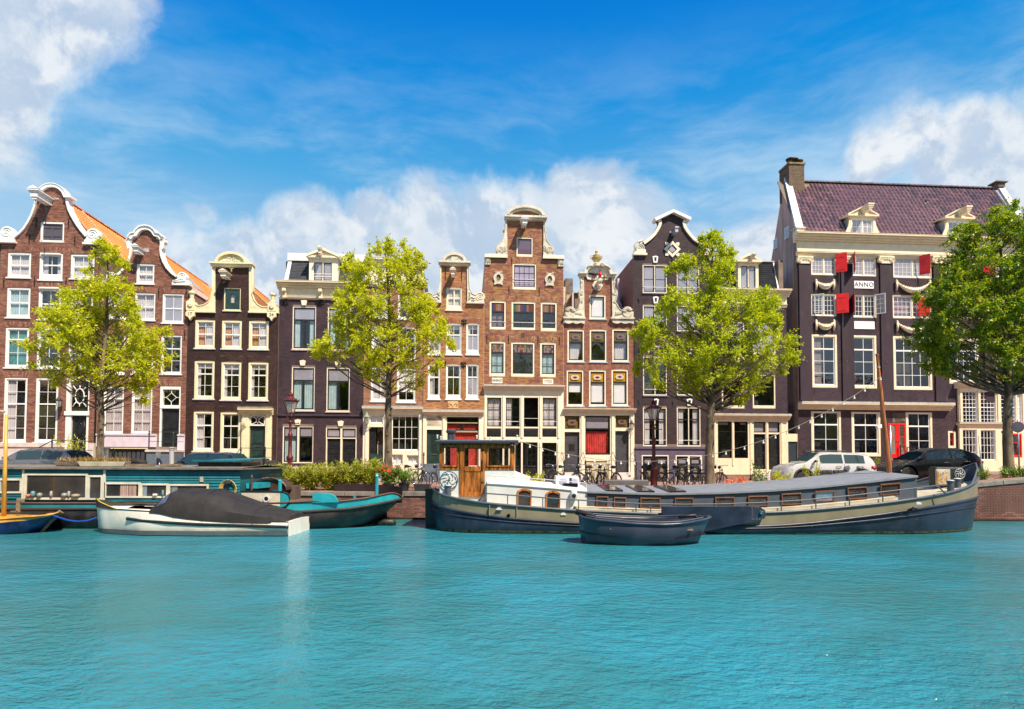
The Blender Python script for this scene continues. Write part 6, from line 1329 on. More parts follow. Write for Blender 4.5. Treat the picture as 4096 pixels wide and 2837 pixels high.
h.window(M,1415,130,1700,560,cols=4,rows=(1,1,1,1),heavy=(1,),back='dark',glass=glassA,**W12);h.window(M,1790,130,2060,560,cols=4,rows=(1,1,1,1),heavy=(1,),back='dark',glass=glassA,**W12)
for(x0,x1,y0,y1)in((1560,1850,860,1022),(1560,1850,1162,1345),(1960,2180,860,1022),(1960,2180,1162,1345)):h.window(L,x0,y0,x1,y1,cols=4,rows=(1,1,1,1),heavy=(),midpost=1.2,back='dark',**W11)
shutter(h,mkx(L,1850,950),*h.rect(L,1830,885,1900,1000)[2:],.55,R(-30));shutter(h,mkx(L,1790,1200),*h.rect(L,1830,1180,1900,1320)[2:],.55,R(-30))
for(x,y)in((52,348),(434,352),(815,358)):X,Z=h.pt(M,x,y);b=MB();b.box(X-.06,X+.06,-.12,0,Z-.08,Z+.08);b.build('wall_lamp',dgrey,h.root)
zl=h.pt(M,700,750)[1];xr=h.pt(M,1418,780)[0];h.mould('shop_cornice',None,-.02,h.pt(M,700,810)[1],xr,zl,cream,4,.5);h.box('cornice_lead',(-.02,xr,zl,zl+.08),-.5,0,leadm,bevel=0);h.excl.append((0,xr,h.pt(M,700,810)[1],zl))
W13=dict(cas=cream,cw=.14,sash=white,sw=.06,mw=.03,sill=False,archb=False,out=.05,topw=.05)
h.window(M,105,822,388,1250,cols=2,rows=(.85,1,1),heavy=(1,),back='dark',glass=glassA,**W13);h.window(M,488,828,762,1250,cols=2,rows=(.85,1,1),heavy=(1,),back='dark',**W13);h.window(M,1005,832,1255,1262,cols=2,rows=(.9,1,1),heavy=(1,),back='dark',**W13)
r=h.rect(M,880,835,1004,925);h.window(None,0,0,0,0,rects=r,cols=2,rows=(1,),cas=cream,cw=.04,sash=white,sw=.04,back='dark',sill=False,archb=False)
r=h.rect(M,840,935,1010,1272);h.holes.append(r);zd0,zd1=r[2],r[3];xm_=h.rect(M,925,935,926,1272)[0]
for a,bb in((r[0],xm_),(xm_+.01,r[1])):
 b=MB();t=.13;b.box(a,a+t,-.02,.04,zd0,zd1);b.box(bb-t,bb,-.02,.04,zd0,zd1);b.box(a+t,bb-t,-.02,.04,zd0,zd0+.32);b.box(a+t,bb-t,-.02,.04,zd1-.12,zd1)
 for f in(.38,.62):b.box(a+t,bb-t,-.01,.03,zd0+(zd1-zd0)*f-.02,zd0+(zd1-zd0)*f+.02)
 d=b.build('red_door',redp,h.root,bevel=.006)
 for f0,f1 in((.12,.37),(.39,.61),(.63,.96)):pane(d,a+t,bb-t,zd0+(zd1-zd0)*f0,zd0+(zd1-zd0)*f1,.02,glassC)
 q=MB();q.cyl((xm_+(-.06 if a<xm_-.1 else.08),-.03,zd0+1.1),(xm_+(-.06 if a<xm_-.1 else.08),-.08,zd0+1.1),.035);q.build('door_knob',MATS['brass'],d)
steps(h,r[0]-.1,r[1]+.4,3,zd0,pl,y0=-.06,tread=.3)
for x in(1036,1125):
 p_=h.pt(M,x,1150,-.9);railing(h,[(p_[0],-.15,p_[1]+.05),(p_[0]+.5,-1.0,p_[1]-.25)],[(p_[0],-.15,p_[1]+.05,1.3),(p_[0]+.5,-1.0,p_[1]-.25,1.1)],iron,.018,mids=(.3,.6))
zr_=h.pt(L,450,262,2.7)[1];rid_y=2.7;sk=.26
def sidept(y,z):return(-.02+y*sk,y,z)
zback=zt+.45;b=MB();rows=[[(0.0,.3,-.3),sidept(rid_y,-.3),sidept(6.5,-.3)],[(0.0,.3,zt+.1),sidept(rid_y,zr_-.05),sidept(6.5,zback)]]
b.add([(0.0,0,-.3),sidept(rid_y,-.3),sidept(6.5,-.3),sidept(6.5,zback),sidept(rid_y,zr_),(0.0,0,zt+.1)],[(0,5,4,1),(1,4,3,2)]);b.add([(.25,.3,-.3),(sidept(rid_y,0)[0]+.3,rid_y,-.3),(sidept(6.5,0)[0]+.3,6.4,-.3),(sidept(6.5,0)[0]+.3,6.4,zback-.1),(sidept(rid_y,0)[0]+.3,rid_y,zr_-.1),(.25,.3,zt)],[(0,1,4,5),(1,2,3,4)])
stucco=mat('stained_stucco',(.56,.36,.29),.85,var=.25,vscale=.9,dirt=.55,dirtcol=(.20,.13,.10),bump=.3,stretch=(1,1,.3));sw_=b.build('gable_side_wall',stucco,h.root)
b=MB();b.add([sidept(6.5,-.3),(h.w,6.5,-.3),(h.w,6.5,zback),sidept(6.5,zback)],[(0,1,2,3)]);b.add([(h.w-.3,.31,-.3),(h.w-.3,6.5,-.3),(h.w-.3,6.5,zback),(h.w-.3,rid_y,zr_),(h.w-.3,.31,zt)],[(0,1,2,3,4)]);b.build('rear_wall',mortar_d,h.root)
for(x,y0,y1)in((312,605,720),(234,700,800)):
 dy=1.9 if x>300 else 4.9;X0=sidept(dy,0)[0];z1=h.pt(L,x,y0,dy)[1];z0=h.pt(L,x,y1,dy)[1];b=MB();b.box(X0-.07,X0+.02,dy-.28,dy+.28,z0+.1,z1-.1);o=b.build('side_window',white,sw_);b=MB();b.box(X0-.085,X0-.071,dy-.22,dy-.02,z0+.18,z1-.18);b.box(X0-.085,X0-.071,dy+.02,dy+.22,z0+.18,z1-.18);b.build('pane',glassB,o)
ax_=Vector((1,0,0));upv=Vector((0,rid_y,zr_-zt)).normalized();hgt=math.hypot(rid_y,zr_-zt);x0=.25;x1=h.w-.15
D1=h.rect(L,762,530,1020,680);D2=h.rect(L,1532,550,1800,695);chx=h.rect(L,345,130,440,330,rid_y)
def skipf(x,y):
 X=x+x0
 for Dd in(D1,D2):
  if Dd[0]+.05<X<Dd[1]-.2 and y*upv.z<Dd[3]-zt+.1:return True
 if X<sk*y*upv.y-.05:return True
 if X<chx[1]+.1 and y>hgt*.86:return True
 return False
tiled_slope(h.root,'roof',(x0,.0,zt+.04),(1,0,0),tuple(upv),x1-x0,hgt,'dark',tile_d,.27,.34,300,skip=skipf,order=lambda c:(abs(c[0]*.27-6.5)+abs(c[1]*.34-2.5)))
b=MB();ub=Vector((0,6.5-rid_y,zback-zr_));b.add([(x0+1,rid_y,zr_),(x1,rid_y,zr_),(x1,6.5,zback),(x0+1.6,6.5,zback)],[(0,1,2,3)]);b.build('rear_roof_slope',tile_d,h.root)
b=MB()
for i in range(int((x1-1.6)/.38)):x=1.55+i*.38;b.loft([[(xx,rid_y+.12*math.cos(a),zr_+.06+.10*math.sin(a)+dz)for a in lin(-.2,math.pi+.2,7)]for xx,dz in((x,.0),(x+.40,.02))])
b.build('ridge_tiling',tile_d,h.root,kind='stuff')
def rake(xf,xr_,name='roof_rake',m=None):
 b=MB();b.loft([[(xf-.24,-.05,zt+.02),(xf+.24,-.05,zt+.02),(xf+.24,-.05,zt+.42),(xf-.24,-.05,zt+.42)],[(xr_-.2,rid_y,zr_+.0),(xr_+.22,rid_y,zr_+.0),(xr_+.22,rid_y,zr_+.32),(xr_-.2,rid_y,zr_+.32)]],True,True);b.build(name,m or mat('zinc_white',(.62,.60,.62),.45,.2),h.root)
rake(.22,.22+rid_y*sk);rake(h.w-.1,h.w-.1+.35)
b=MB();b.box(.0,.5,-.1,.4,zt-.02,zt+.35);b.box(-.08,.55,-.16,.5,zt+.352,zt+.43);b.build('rake_foot',stonew,h.root)
b=MB();b.box(h.w-.1,h.w+.4,rid_y-.25,rid_y+.3,zr_+.1,zr_+.4);b.box(h.w-.3,h.w+.55,rid_y-.35,rid_y+.4,zr_+.402,zr_+.48);b.build('ridge_cap',grim,h.root)
c1=(sidept(rid_y,0)[0]+.12,sidept(rid_y,0)[0]+1.15);ztop=h.pt(L,400,135,rid_y)[1];chb=brick_mat('chimney_brick',[(.16,.11,.075),(.20,.14,.10),(.12,.08,.06),(.18,.13,.08)])
b=MB();b.box(c1[0],c1[1],rid_y-.5,rid_y+.7,zr_-1.2,ztop-.1);ch=b.build('chimney',mortar_d,h.root);b=MB();z=zr_-1.2;k=0
while z<ztop-.1:
 x=c1[0]+(.1 if k%2 else 0)
 while x<c1[1]-.02:b.box(x,min(c1[1],x+.2),rid_y-.512,rid_y-.49,z,z+.054);x+=.215
 y=rid_y-.5
 while y<rid_y+.6:b.box(c1[0]-.012,c1[0]+.01,y,y+.2,z,z+.054);y+=.215
 z+=.066;k+=1
b.build('chimney_brickwork',chb,ch,kind='stuff');b=MB();b.box(c1[0]-.07,c1[1]+.07,rid_y-.57,rid_y+.77,ztop-.1,ztop+.02);b.build('chimney_cap',mat('mossy_stone',(.20,.17,.07),.9,var=.4),ch)
for(x,s_)in((.25,1),(.55,1.3),(.95,1.1)):b=MB();b.lathe([(.13*s_,0),(.13*s_,.32*s_),(.3*s_,.34*s_),(.3*s_,.37*s_),(.1,.48*s_),(.001,.5*s_)],(c1[0]+x,rid_y+(.1 if x>.3 else-.2),ztop+.02),12);b.build('chimney_cowl',mat('rusted_cowl',(.12,.06,.055),.5,.5),ch,smooth='auto')
X,Z=h.pt(L,1412,455,1.9);b=MB();b.cyl((X,1.9,Z-.5),(X,1.9,Z+.25),.09);b.lathe([(.16,0),(.18,.2),(.1,.3),(.001,.34)],(X,1.9,Z+.2),8);b.build('vent_pipe',dgrey,h.root,smooth='auto')
for Dd,c0,wr,pk in((D1,0,(810,550,980,675),(880,500)),(D2,1,(1580,570,1745,690),(1650,522))):
 r=h.rect(L,*wr);z0=zt+.05;x0d,x1d=r[0]-.10,r[1]+.1;zd=r[3]+.12;b=MB();yb=2.6;b.box(x0d,r[0],-.05,.2,z0,zd);b.box(r[1],x1d,-.05,.2,z0,zd);b.box(r[0],r[1],-.05,.2,r[3],zd);b.box(r[0],r[1],-.05,.2,z0,r[2])
 for sg,xe in((-1,x0d),(1,x1d)):b.prism([(xe,z0),(xe+sg*.42,z0),(xe+sg*.3,z0+.2),(xe+sg*.12,z0+.6),(xe+sg*.05,zd-.2),(xe,zd-.2)][::(1 if sg>0 else-1)],-.04,.05)
 dm=b.build('dormer',cream,h.root,bevel=.01);b=MB();b.add([(x0d,.2,z0),(x0d,.2,zd),(x0d,2.0,zd),(x1d,.2,z0),(x1d,.2,zd),(x1d,2.0,zd)],[(0,1,2),(3,5,4)]);b.build('dormer_cheek',leadm,dm)
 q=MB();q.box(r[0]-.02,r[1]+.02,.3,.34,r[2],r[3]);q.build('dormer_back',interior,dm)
 cx=(x0d+x1d)/2;pz=zd+.62;b=MB();b.box(x0d-.22,x1d+.2,-.2,.3,zd,zd+.09);b.prism([(x0d-.2,zd+.1),(x1d+.15,zd+.1),(cx,pz)],-.1,2.4);b.ribbon([(x0d-.22,zd+.11),(cx,pz+.0),(x1d+.2,zd+.11)],.02,.06,-.2,2.2);b.build('pediment',cream,dm)
 b=MB();n_=4
 for k in range(n_):s_=.10+.035*k;b.box(cx+.0-s_,cx+.0+s_,-.85-.03*k,-.1,zd+.12+.10*k,zd+.215+.10*k)
 b.build('hoist_beam',cream,dm,bevel=.006)
 h.window(None,0,0,0,0,rects=r,cols=2,rows=(1,1),midpost=1.3,cas=white,cw=.03,sash=white,sw=.05,mw=.03,back='dark',glass=glassB,hole=False,sill=False,archb=False,out=.04)
h.excl.append((0,.0,0,0))
x0b,_,zbb,ztb=h.rect(M,1490,1000,2128,1395);x0b=h.pt(M,1492,800)[0];ztb=h.pt(M,1600,545)[1];zmid=h.pt(M,1700,955)[1]
fr=[h.rect(M,a,632,bb,940)for a,bb in((1527,1668),(1697,1842),(1890,1950),(2010,2082))];fr[2]=(fr[2][0],fr[2][0]+1.0,fr[2][2],fr[2][3]);fr[3]=(fr[3][1]-1.0 if fr[3][1]-1.0>fr[2][1]+.1 else fr[2][1]+.1,fr[3][1],fr[3][2],fr[3][3])
fl=[h.rect(M,1530,995,1665,1285),h.rect(M,1700,1000,1840,1288),h.rect(M,1902,1032,2085,1255)]
y0b=-.16
b=MB();b.prism([(x0b,-.1),(h.w,-.1),(h.w,ztb-.4),(x0b,ztb-.4)],y0b,-.003,[[(r[0],r[2]),(r[1],r[2]),(r[1],r[3]),(r[0],r[3])]for r in fr+fl]);bay=b.build('bay_front',cream,h.root,bevel=.006);h.excl.append((x0b,h.w,-.1,ztb))
h.mould('bay_cornice',None,x0b-.2,ztb-.4,h.w+.1,ztb,cream,4,.6);h.mould('bay_string_course',None,x0b-.12,zmid,h.w+.05,zmid+.16,cream,2,.34)
b=MB();b.box(x0b-.1,h.w,-.36,-.1,zmid+.162,zmid+.2);b.build('cornice_lead',leadm,h.root)
WB=dict(cas=white,cw=.03,sash=white,sw=.035,mw=.022,sill=False,archb=False,out=.16)
for r in fr:h.window(None,0,0,0,0,rects=r,cols=4,rows=(1,)*8,heavy=(4,),back='sides',curtm_=mat('indigo_curtain',(.06,.06,.14),.9),**WB)
for r in fl[:2]:h.window(None,0,0,0,0,rects=r,cols=4,rows=(1,1,1,1),heavy=(),back='dark',**WB)
h.window(None,0,0,0,0,rects=fl[2],cols=2,rows=(1,1.6),cas=redp,cw=.09,sash=redp,sw=.03,mw=.03,back='dark',sill=False,archb=False,out=.2)
for xx in(1510,1682,1866,2100):X=h.pt(M,xx,800)[0];b=MB();b.box(X-.07,X+.07,y0b-.05,y0b-.001,zmid+.2,ztb-.42);b.build('pilaster',cream,bay)
h.window(M,1406,1008,1478,1170,cols=1,rows=(1.3,1),cas=cream,cw=.12,sash=redp,sw=.03,back='dark',sill=False,archb=False,out=.03)
h.finish()
h=House('brown brick house past the right edge beside the large dark house',(E12[0]+14,1100),(E12[0]+430,1100),B7,mortar_d,off=.05)
z_=h.pt(L,2300,620)[1];h.outline(None,[(0,z_),(h.w,z_)]);zz=2.0
while zz+2.4<z_:
 for f_ in(.08,.40,.72):h.window(None,0,0,0,0,rects=(h.w*f_,h.w*f_+1.2,zz,zz+1.8),rows=(1,1,1),back='sides')
 zz+=2.9
h.mould('cornice',None,0,z_-.4,h.w,z_+.05,cream,3,.4);h.body();h.finish()
def lantern(h,c,x,y,side,label,s=1.0,m=None,bracket_up=True):
 X,Z=h.pt(c,x,y,-.35);w=h.f.o+FD*X+FN*-.35;t=thing('wall_lantern',label,'lantern',(w.x,w.y,h.zg+Z),TH,'wall lanterns');m=m or iron
 b=MB();b.lathe([(.10*s,-.22*s),(.19*s,.16*s)],(0,0,0),6);o=b.build('lantern_glass',MATS['lampglass'],t);b=MB()
 for k in range(6):a=k*math.pi/3;b.tube([(.10*s*math.cos(a),.10*s*math.sin(a),-.22*s),(.19*s*math.cos(a),.19*s*math.sin(a),.16*s)],.012*s,4)
 b.lathe([(.21*s,.16*s),(.22*s,.18*s),(.10*s,.30*s),(.09*s,.36*s),(.05*s,.40*s),(.02*s,.5*s),(.001,.58*s)],(0,0,0),8);b.lathe([(.11*s,-.25*s),(.12*s,-.22*s)],(0,0,0),8);b.build('lantern_frame',m,t,smooth='auto')
 b=MB();b.tube([(0,0,-.25*s),(0,0,-.38*s),(side*.05,.12,-.5*s),(side*.12,.3,-.52*s),(side*.14,.34,-.3*s)],.022*s,6);b.cyl((side*.14,.34,-.45*s),(side*.14,.3,-.45*s),.07*s);b.build('bracket',m,t,smooth='auto');return t
lg=mat('lamp_glass_body',(.55,.52,.50),.2);MATS['lampglass']=glass_mat('lamp_glass',refl=.35,body=(.6,.58,.55),bodyfac=.35)
lantern(h1,B,626,835,1,'black wall lantern on the bell gable house beside its white front door',.9)
lantern(h5,G,178,745,1,'pale green wall lantern at the left corner of the house behind the second tree',.95,mat('verdigris',(.20,.26,.18),.6))
lantern(h8,I,1906,1235,1,'black wall lantern right of the right grey door of the 1744 house',.8)
t=h3;X,Z=h3.pt(D,722,782,-.3);w=h3.f.o+FD*X+FN*-.3;tt=thing('globe_lamp','round glass globe lamp beside the cream door case of the 1724 house','wall lamp',(w.x,w.y,h3.zg+Z),TH);b=MB();b.lathe([(.13*math.sin(a),-.13*math.cos(a))for a in lin(.05,math.pi-.05,9)],(0,0,0),12);b.build('globe',MATS['lampglass'],tt,smooth=True);b=MB();b.tube([(0,0,-.13),(.08,.1,-.2),(.2,.28,-.16)],.02,5);b.cyl((.2,.3,-.16),(.2,.24,-.16),.06);b.build('bracket',iron,tt)
# boats
def cline(fr,c,pts,zfix=None,n=72):
 """pixel line with half beams -> n points (x, b, z) in the boat's frame"""
 q=[]
 for p in pts:
  cc,x,y,b=(p if len(p)==4 else(c,)+tuple(p));X,Z=fr.pt(*px(cc,x,y),-b);q.append((X,b,Z if zfix is None else zfix))
 q=np.array(q);d=np.r_[0,np.cumsum(np.linalg.norm(np.diff(q,axis=0),axis=1))];t=np.linspace(0,d[-1],n);r=np.stack([np.interp(t,d,q[:,k])for k in range(3)],1)
 for _ in range(3):r[1:-1]=.25*r[:-2]+.5*r[1:-1]+.25*r[2:]
 return r
def hull(root,name,la,lb,m,bulge=0.0,smooth=True):
 b=MB()
 for s in(-1,1):
  rows=[]
  for p,q in zip(la,lb):
   row=[]
   for k in range(5):f=k/4;w=p[1]*(1-f)+q[1]*f+bulge*math.sin(math.pi*f)*min(1,p[1]);row.append((p[0]*(1-f)+q[0]*f,s*w,p[2]*(1-f)+q[2]*f))
   rows.append(row if s<0 else row[::-1])
  b.loft(rows)
 return b.build(name,m,root,smooth=smooth)
def side_tube(root,name,l,m,r=.04,dy=.02,both=True,i0=0,i1=None):
 b=MB();l=l[i0:i1];b.tube([(p[0],-p[1]-dy,p[2])for p in l],r,6)
 if both:b.tube([(p[0],p[1]+dy,p[2])for p in l],r,6)
 return b.build(name,m,root,smooth=True)
def deck(root,name,l,m,dz,inset=.03,i0=0,i1=None):
 b=MB();l=l[i0:i1];b.loft([[(p[0],-max(.0,p[1]-inset),p[2]+dz),(p[0],0,p[2]+dz+.02),(p[0],max(0,p[1]-inset),p[2]+dz)]for p in l]);return b.build(name,m,root)
def fbox(fr,c,x0,y0,x1,y1,d):
 xm,ym=(x0+x1)/2,(y0+y1)/2;return(fr.pt(*px(c,x0,ym),d)[0],fr.pt(*px(c,x1,ym),d)[0],fr.pt(*px(c,xm,y1),d)[1],fr.pt(*px(c,xm,y0),d)[1])
def bx(root,name,r,y0,y1,m,bevel=.01,**k):b=MB();b.box(r[0],r[1],y0,y1,r[2],r[3]);return b.build(name,m,root,bevel=bevel,**k)
def fwin(root,r,y,fm,tilt=0,arch=0,t=.045,glass=None,back=True,cols=1):
 cx,cz=(r[0]+r[1])/2,(r[2]+r[3])/2;w,h_=(r[1]-r[0])/2,(r[3]-r[2])/2;b=MB()
 o=[(-w,-h_),(w,-h_),(w,h_)]+([(w*.5,h_+arch*.8),(0,h_+arch),(-w*.5,h_+arch*.8)]if arch else[])+[(-w,h_)];s=1-t/w;s2=1-t/h_
 b.prism(o,-.03,.02,[[(x*s,z*s2)for x,z in o]]);f=b.build('window',fm,root,loc=(cx,y,cz),bevel=.006);f.rotation_euler=(0,tilt,0)
 g=MB();g.prism([(x*s,z*s2)for x,z in o],-.008,-.002);g.build('pane',glass or glassA,f)
 if back:g=MB();g.prism([(x*s,z*s2)for x,z in o],.004,.012);g.build('interior',interior,f)
 for i in range(1,cols):g=MB();x=-w+2*w*i/cols;g.box(x-.015,x+.015,-.02,.003,-h_,h_);g.build('mullion',fm,f)
 return f
khaki=mat('khaki_hull_paint',(.21,.185,.125),.38,var=.08,dirt=.55,dirtcol=(.14,.105,.065),bump=.25,bscale=4,vscale=1.5)
navy=mat('navy_hull_paint',(.014,.024,.052),.38,var=.35,dirt=.55,dirtcol=(.05,.065,.08),bump=.25,bscale=5,vscale=1.2)
slateb=mat('slate_blue_paint',(.075,.09,.12),.42,var=.08,dirt=.15)
boatw=mat('boat_white',(.60,.62,.62),.38,var=.04,dirt=.2,dirtcol=(.45,.42,.36));dkcream=mat('deck_cream',(.50,.45,.34),.6,var=.1,dirt=.3)
teal=mat('teal_paint',(.012,.15,.19),.45,var=.2,dirt=.3,dirtcol=(.01,.06,.08),vscale=1.5);tealb=mat('bright_teal_paint',(.02,.33,.40),.32,var=.1,dirt=.2)
tar=mat('tarred_hull',(.014,.012,.012),.5,var=.6,dirt=.5,dirtcol=(.07,.055,.045),bump=.5,bscale=8);canvas=mat('black_canvas',(.017,.0145,.015),.75,var=.25,bump=.3,bscale=9)
chrome=mat('chrome',(.7,.7,.72),.12,1.0)
# --- long motor barge
BF=Frame(0,21.0,0);x0=BF.pt(1725,2000)[0];BF=Frame(x0,21.0,0)
bg=thing('motor_barge','long khaki and navy motor barge with slate cabin and teak wheelhouse','barge',BF.o)
rl=cline(BF,P,[(385,745,.05),(398,765,.5),(440,788,.95),(500,812,1.25),(600,840,1.5),(885,893,1.72),(1240,926,1.8),(2060,990,1.8),(Q,1180,798,1.8),(Q,1950,768,1.8),(RR,0,925,1.8),(RR,400,897,1.8),(RR,1000,838,1.8),(RR,1300,797,1.72),(RR,1580,748,1.4),(RR,1750,700,.95),(RR,1845,655,.5),(RR,1880,610,.05)])
bl_=cline(BF,P,[(362,872,.05),(375,895,.5),(425,928,.95),(500,958,1.3),(700,1005,1.62),(1240,1078,1.8),(2060,1138,1.82),(Q,1600,915,1.82),(RR,0,1048,1.82),(RR,400,1015,1.82),(RR,1000,940,1.8),(RR,1300,893,1.7),(RR,1580,850,1.35),(RR,1760,815,.9),(RR,1845,795,.45),(RR,1876,780,.05)])
wl=cline(BF,P,[(405,1150,.05),(430,1190,.9),(520,1215,1.3),(700,1230,1.6),(1240,1243,1.76),(2060,1250,1.78),(RR,0,1130,1.78),(RR,1300,1120,1.6),(RR,1600,1110,1.2),(RR,1760,1098,.8),(RR,1820,1085,.3),(RR,1826,1075,.05)],0.03)
kl=wl.copy();kl[:,2]=-.7;kl[:,1]*=.85;w0=wl.copy();w0[:,2]=.10;w0[:,1]+=.004
hull(bg,'bulwark',rl,bl_,khaki);hull(bg,'hull',bl_,wl,navy,.05);hull(bg,'underwater_hull',wl,kl,tar);w0[:,1]+=.03;w9=wl.copy();w9[:,1]+=.012;moss=mat('mossy_waterline',(.045,.06,.03),.85,var=.6,vscale=6,bump=.5);hull(bg,'scum_line',w0,w9,moss);side_tube(bg,'gunwale',rl,slateb,.045);side_tube(bg,'rubbing_strake',bl_,navy,.045)
b3=bl_.copy();b3[:,2]=b3[:,2]*.78;b3[:,1]+=.02;side_tube(bg,'rubbing_strake',b3,navy,.02);deck(bg,'deck',rl,dkcream,-.03)
r=fbox(BF,P,298,735,385,1175,0);b=MB();b.prism([(r[0],-.4),(r[1]+.1,-.4),(r[1]+.02,r[3]),(r[0]-.02,r[3])],-.07,.07);b.build('rudder',mat('black_steel',(.02,.022,.026),.5),bg,bevel=.01)
def seg(fr,c,pts,d):return[fr.pt(*px(p[0]if len(p)==3 else c,*p[-2:]),d)for p in pts]
tp=seg(BF,Q,[(125,562),(500,575),(900,585),(1500,572),(1900,553),(RR,0,722),(RR,400,692),(RR,900,640),(RR,1318,592)],-1.38)
b=MB();b.loft([[(x,-1.38,z-1.2),(x,-1.36,z),(x,0,z+.10),(x,1.36,z),(x,1.38,z-1.2)]for x,z in tp],False,True);b.build('cabin',slateb,bg)
b=MB();b.loft([[(x,-1.44,z-.02),(x,-1.44,z+.035),(x,0,z+.11),(x,1.44,z+.165),(x,1.44,z-.02)]for x,z in tp],True,True);b.build('cabin_roof',mat('grey_roof_coating',(.20,.22,.26),.55,var=.08,dirt=.2),bg)
for(c,a0,b0,a1,b1,tl)in((Q,218,603,340,712,1),(Q,398,612,525,718,1.2),(Q,668,618,875,728,.6),(Q,1022,619,1212,728,0),(Q,1435,610,1632,718,-.8),(Q,1773,597,1978,703,-1.6),(RR,70,745,255,850,-3),(RR,375,720,555,822,-3),(RR,677,688,860,797,-4),(RR,977,652,1162,758,-4.5)):
 op=a0 in(375,977);f=fwin(bg,fbox(BF,c,a0,b0,a1,b1,-1.4),-1.40,mat('brown_frame',(.20,.085,.04),.4,var=.2),t=.032,tilt=R(tl),glass=glass_mat('painted_sky_glass',refl=.4,body=(.30,.40,.55),bodyfac=.6)if op and 'skl' not in MATS else(MATS['skl']if op else glassC if a0 in(1435,677,70)else glassA))  # opened panes carry the blue of reflected sky as painted diffuse colour
 if op:MATS.setdefault('skl',f.children[0].data.materials[0]);f.rotation_euler=(R(14),R(tl),0)
for xx in(268,592,915):
 (xa,za),(xb,_)=BF.pt(*px(Q,xx+55,556),-1.25),BF.pt(*px(Q,xx+225,556),-1.25);f=MB();f.box(xa,xb,0,2.25,.0,.05);o=f.build('skylight',black,bg,loc=(0,-1.25,float(np.interp((xa+xb)/2,[p[0]for p in tp],[p[1]for p in tp]))+.045));o.rotation_euler=(math.atan2(.055,1.2),0,0);g=MB();g.box(xa+.06,xb-.06,.06,2.19,.051,.056);g.build('pane',glassC,o)
b=MB();b.loft([[(p[0],-1.62,p[2]-.02),(p[0],-1.62,p[2]+.10),(p[0],-1.36,p[2]+.13)]for p in rl if BF.pt(*px(P,2000,900),-1.6)[0]<p[0]<BF.pt(*px(RR,1200,800),-1.6)[0]]);b.build('side_coaming',dkcream,bg)
tp2=seg(BF,P,[(1002,662),(1100,668),(1400,690),(1800,722),(2155,757)],-1.35);b=MB();rows=[[(x,-1.35,z-1.3),(x,-1.35,z),(x,-1.2,z+.06),(x,0,z+.12),(x,1.2,z+.06),(x,1.35,z),(x,1.35,z-1.3)]for x,z in tp2];b.loft(rows,False,True);b.build('trunk_cabin',boatw,bg,smooth='auto')
b=MB();b.tube([(x,-1.37,z-.03)for x,z in tp2],.025,6);b.build('coaming',boatw,bg);hr=MB();hr.tube([(x,-1.2,z+.22)for x,z in tp2],.014,5)
for x,z in tp2[1:]:hr.cyl((x,-1.2,z),(x,-1.2,z+.22),.012,n=5)
hr.build('hand_rail',boatw,bg);fwin(bg,fbox(BF,P,1350,760,1515,945,-1.37),-1.37,wood,R(1.5),.07,glass=glassC);fwin(bg,fbox(BF,P,1680,785,1845,970,-1.37),-1.37,wood,R(1.5),.07,glass=glassC)
X,Z=BF.pt(*px(P,2003,815),-1.5);b=MB();b.lathe([(.001,.16),(.09,.15),(.12,.06),(.115,-.04),(.08,-.11),(.001,-.13)],(0,0,0),14);o=b.build('deck_light',boatw,bg,smooth='auto',loc=(X,-1.46,Z));b=MB();b.lathe([(.001,-.02),(.07,0),(.06,.02),(.001,.03)],(0,0,0),12);q=b.build('lens',iron,o,loc=(0,-.11,0),rot=(R(90),0,0))
r=fbox(BF,P,1785,588,2072,700,-.6);b=MB();b.add([(r[0],-.95,r[2]-.1),(r[1],-.95,r[2]-.1),(r[1]-.06,-.6,r[3]),(r[0]+.03,-.6,r[3]),(r[0],.2,r[2]-.1),(r[1],.2,r[2]-.1),(r[1]-.06,.1,r[3]),(r[0]+.03,.1,r[3])],[(0,1,2,3),(1,5,6,2),(5,4,7,6),(4,0,3,7),(3,2,6,7)]);sk_=b.build('skylight_box',boatw,bg,bevel=.01)
for f_ in(.32,.76):X=r[0]+(r[1]-r[0])*f_;b=MB();b.lathe([(.13,0),(.13,.02),(.10,.025),(.001,.025)],(0,0,0),16);b.build('porthole',glassB,sk_,loc=(X,-.79,(r[2]+r[3])/2+.0),rot=(R(50),0,0))
r=fbox(BF,P,1880,672,2045,712,-1.0);bx(bg,'vent_base',r,-1.15,-.8,black);r=fbox(BF,P,1950,608,1978,680,-1.0);bx(bg,'vent_stub',r,-1.04,-.94,dgrey)
a_=seg(BF,P,[(1315,530),(1500,602),(1500,660),(1315,680)],-.5);b=MB();b.prism(a_[::-1],-.5,.7);b.build('companionway',boatw,bg,bevel=.01)
wy=-1.0;wr=fbox(BF,P,455,215,1322,520,wy);lo=fbox(BF,P,457,520,1315,900,wy);zd_=fbox(BF,P,690,225,975,825,wy)
hs=[fbox(BF,P,*q,wy)for q in((508,250,652,466),(740,262,926,482),(1018,257,1265,467))];hl=[[(r[0],r[2]),(r[1],r[2]),(r[1],r[3]),(r[0],r[3])]for r in hs]
b=MB();b.box(lo[0],zd_[0],wy,wy+.06,.3,lo[3]);b.box(zd_[1],lo[1],wy,wy+.06,.3,lo[3]);b.box(lo[0],lo[1],1.0,1.06,.3,lo[3]);b.box(lo[0],lo[0]+.06,wy+.06,1.0,.3,lo[3]);b.box(lo[1]-.06,lo[1],wy+.06,1.0,.3,lo[3]);b.box(zd_[0],zd_[1],wy,wy+.05,.3,zd_[2]);wh=b.build('wheelhouse',boatw,bg,bevel=.008)
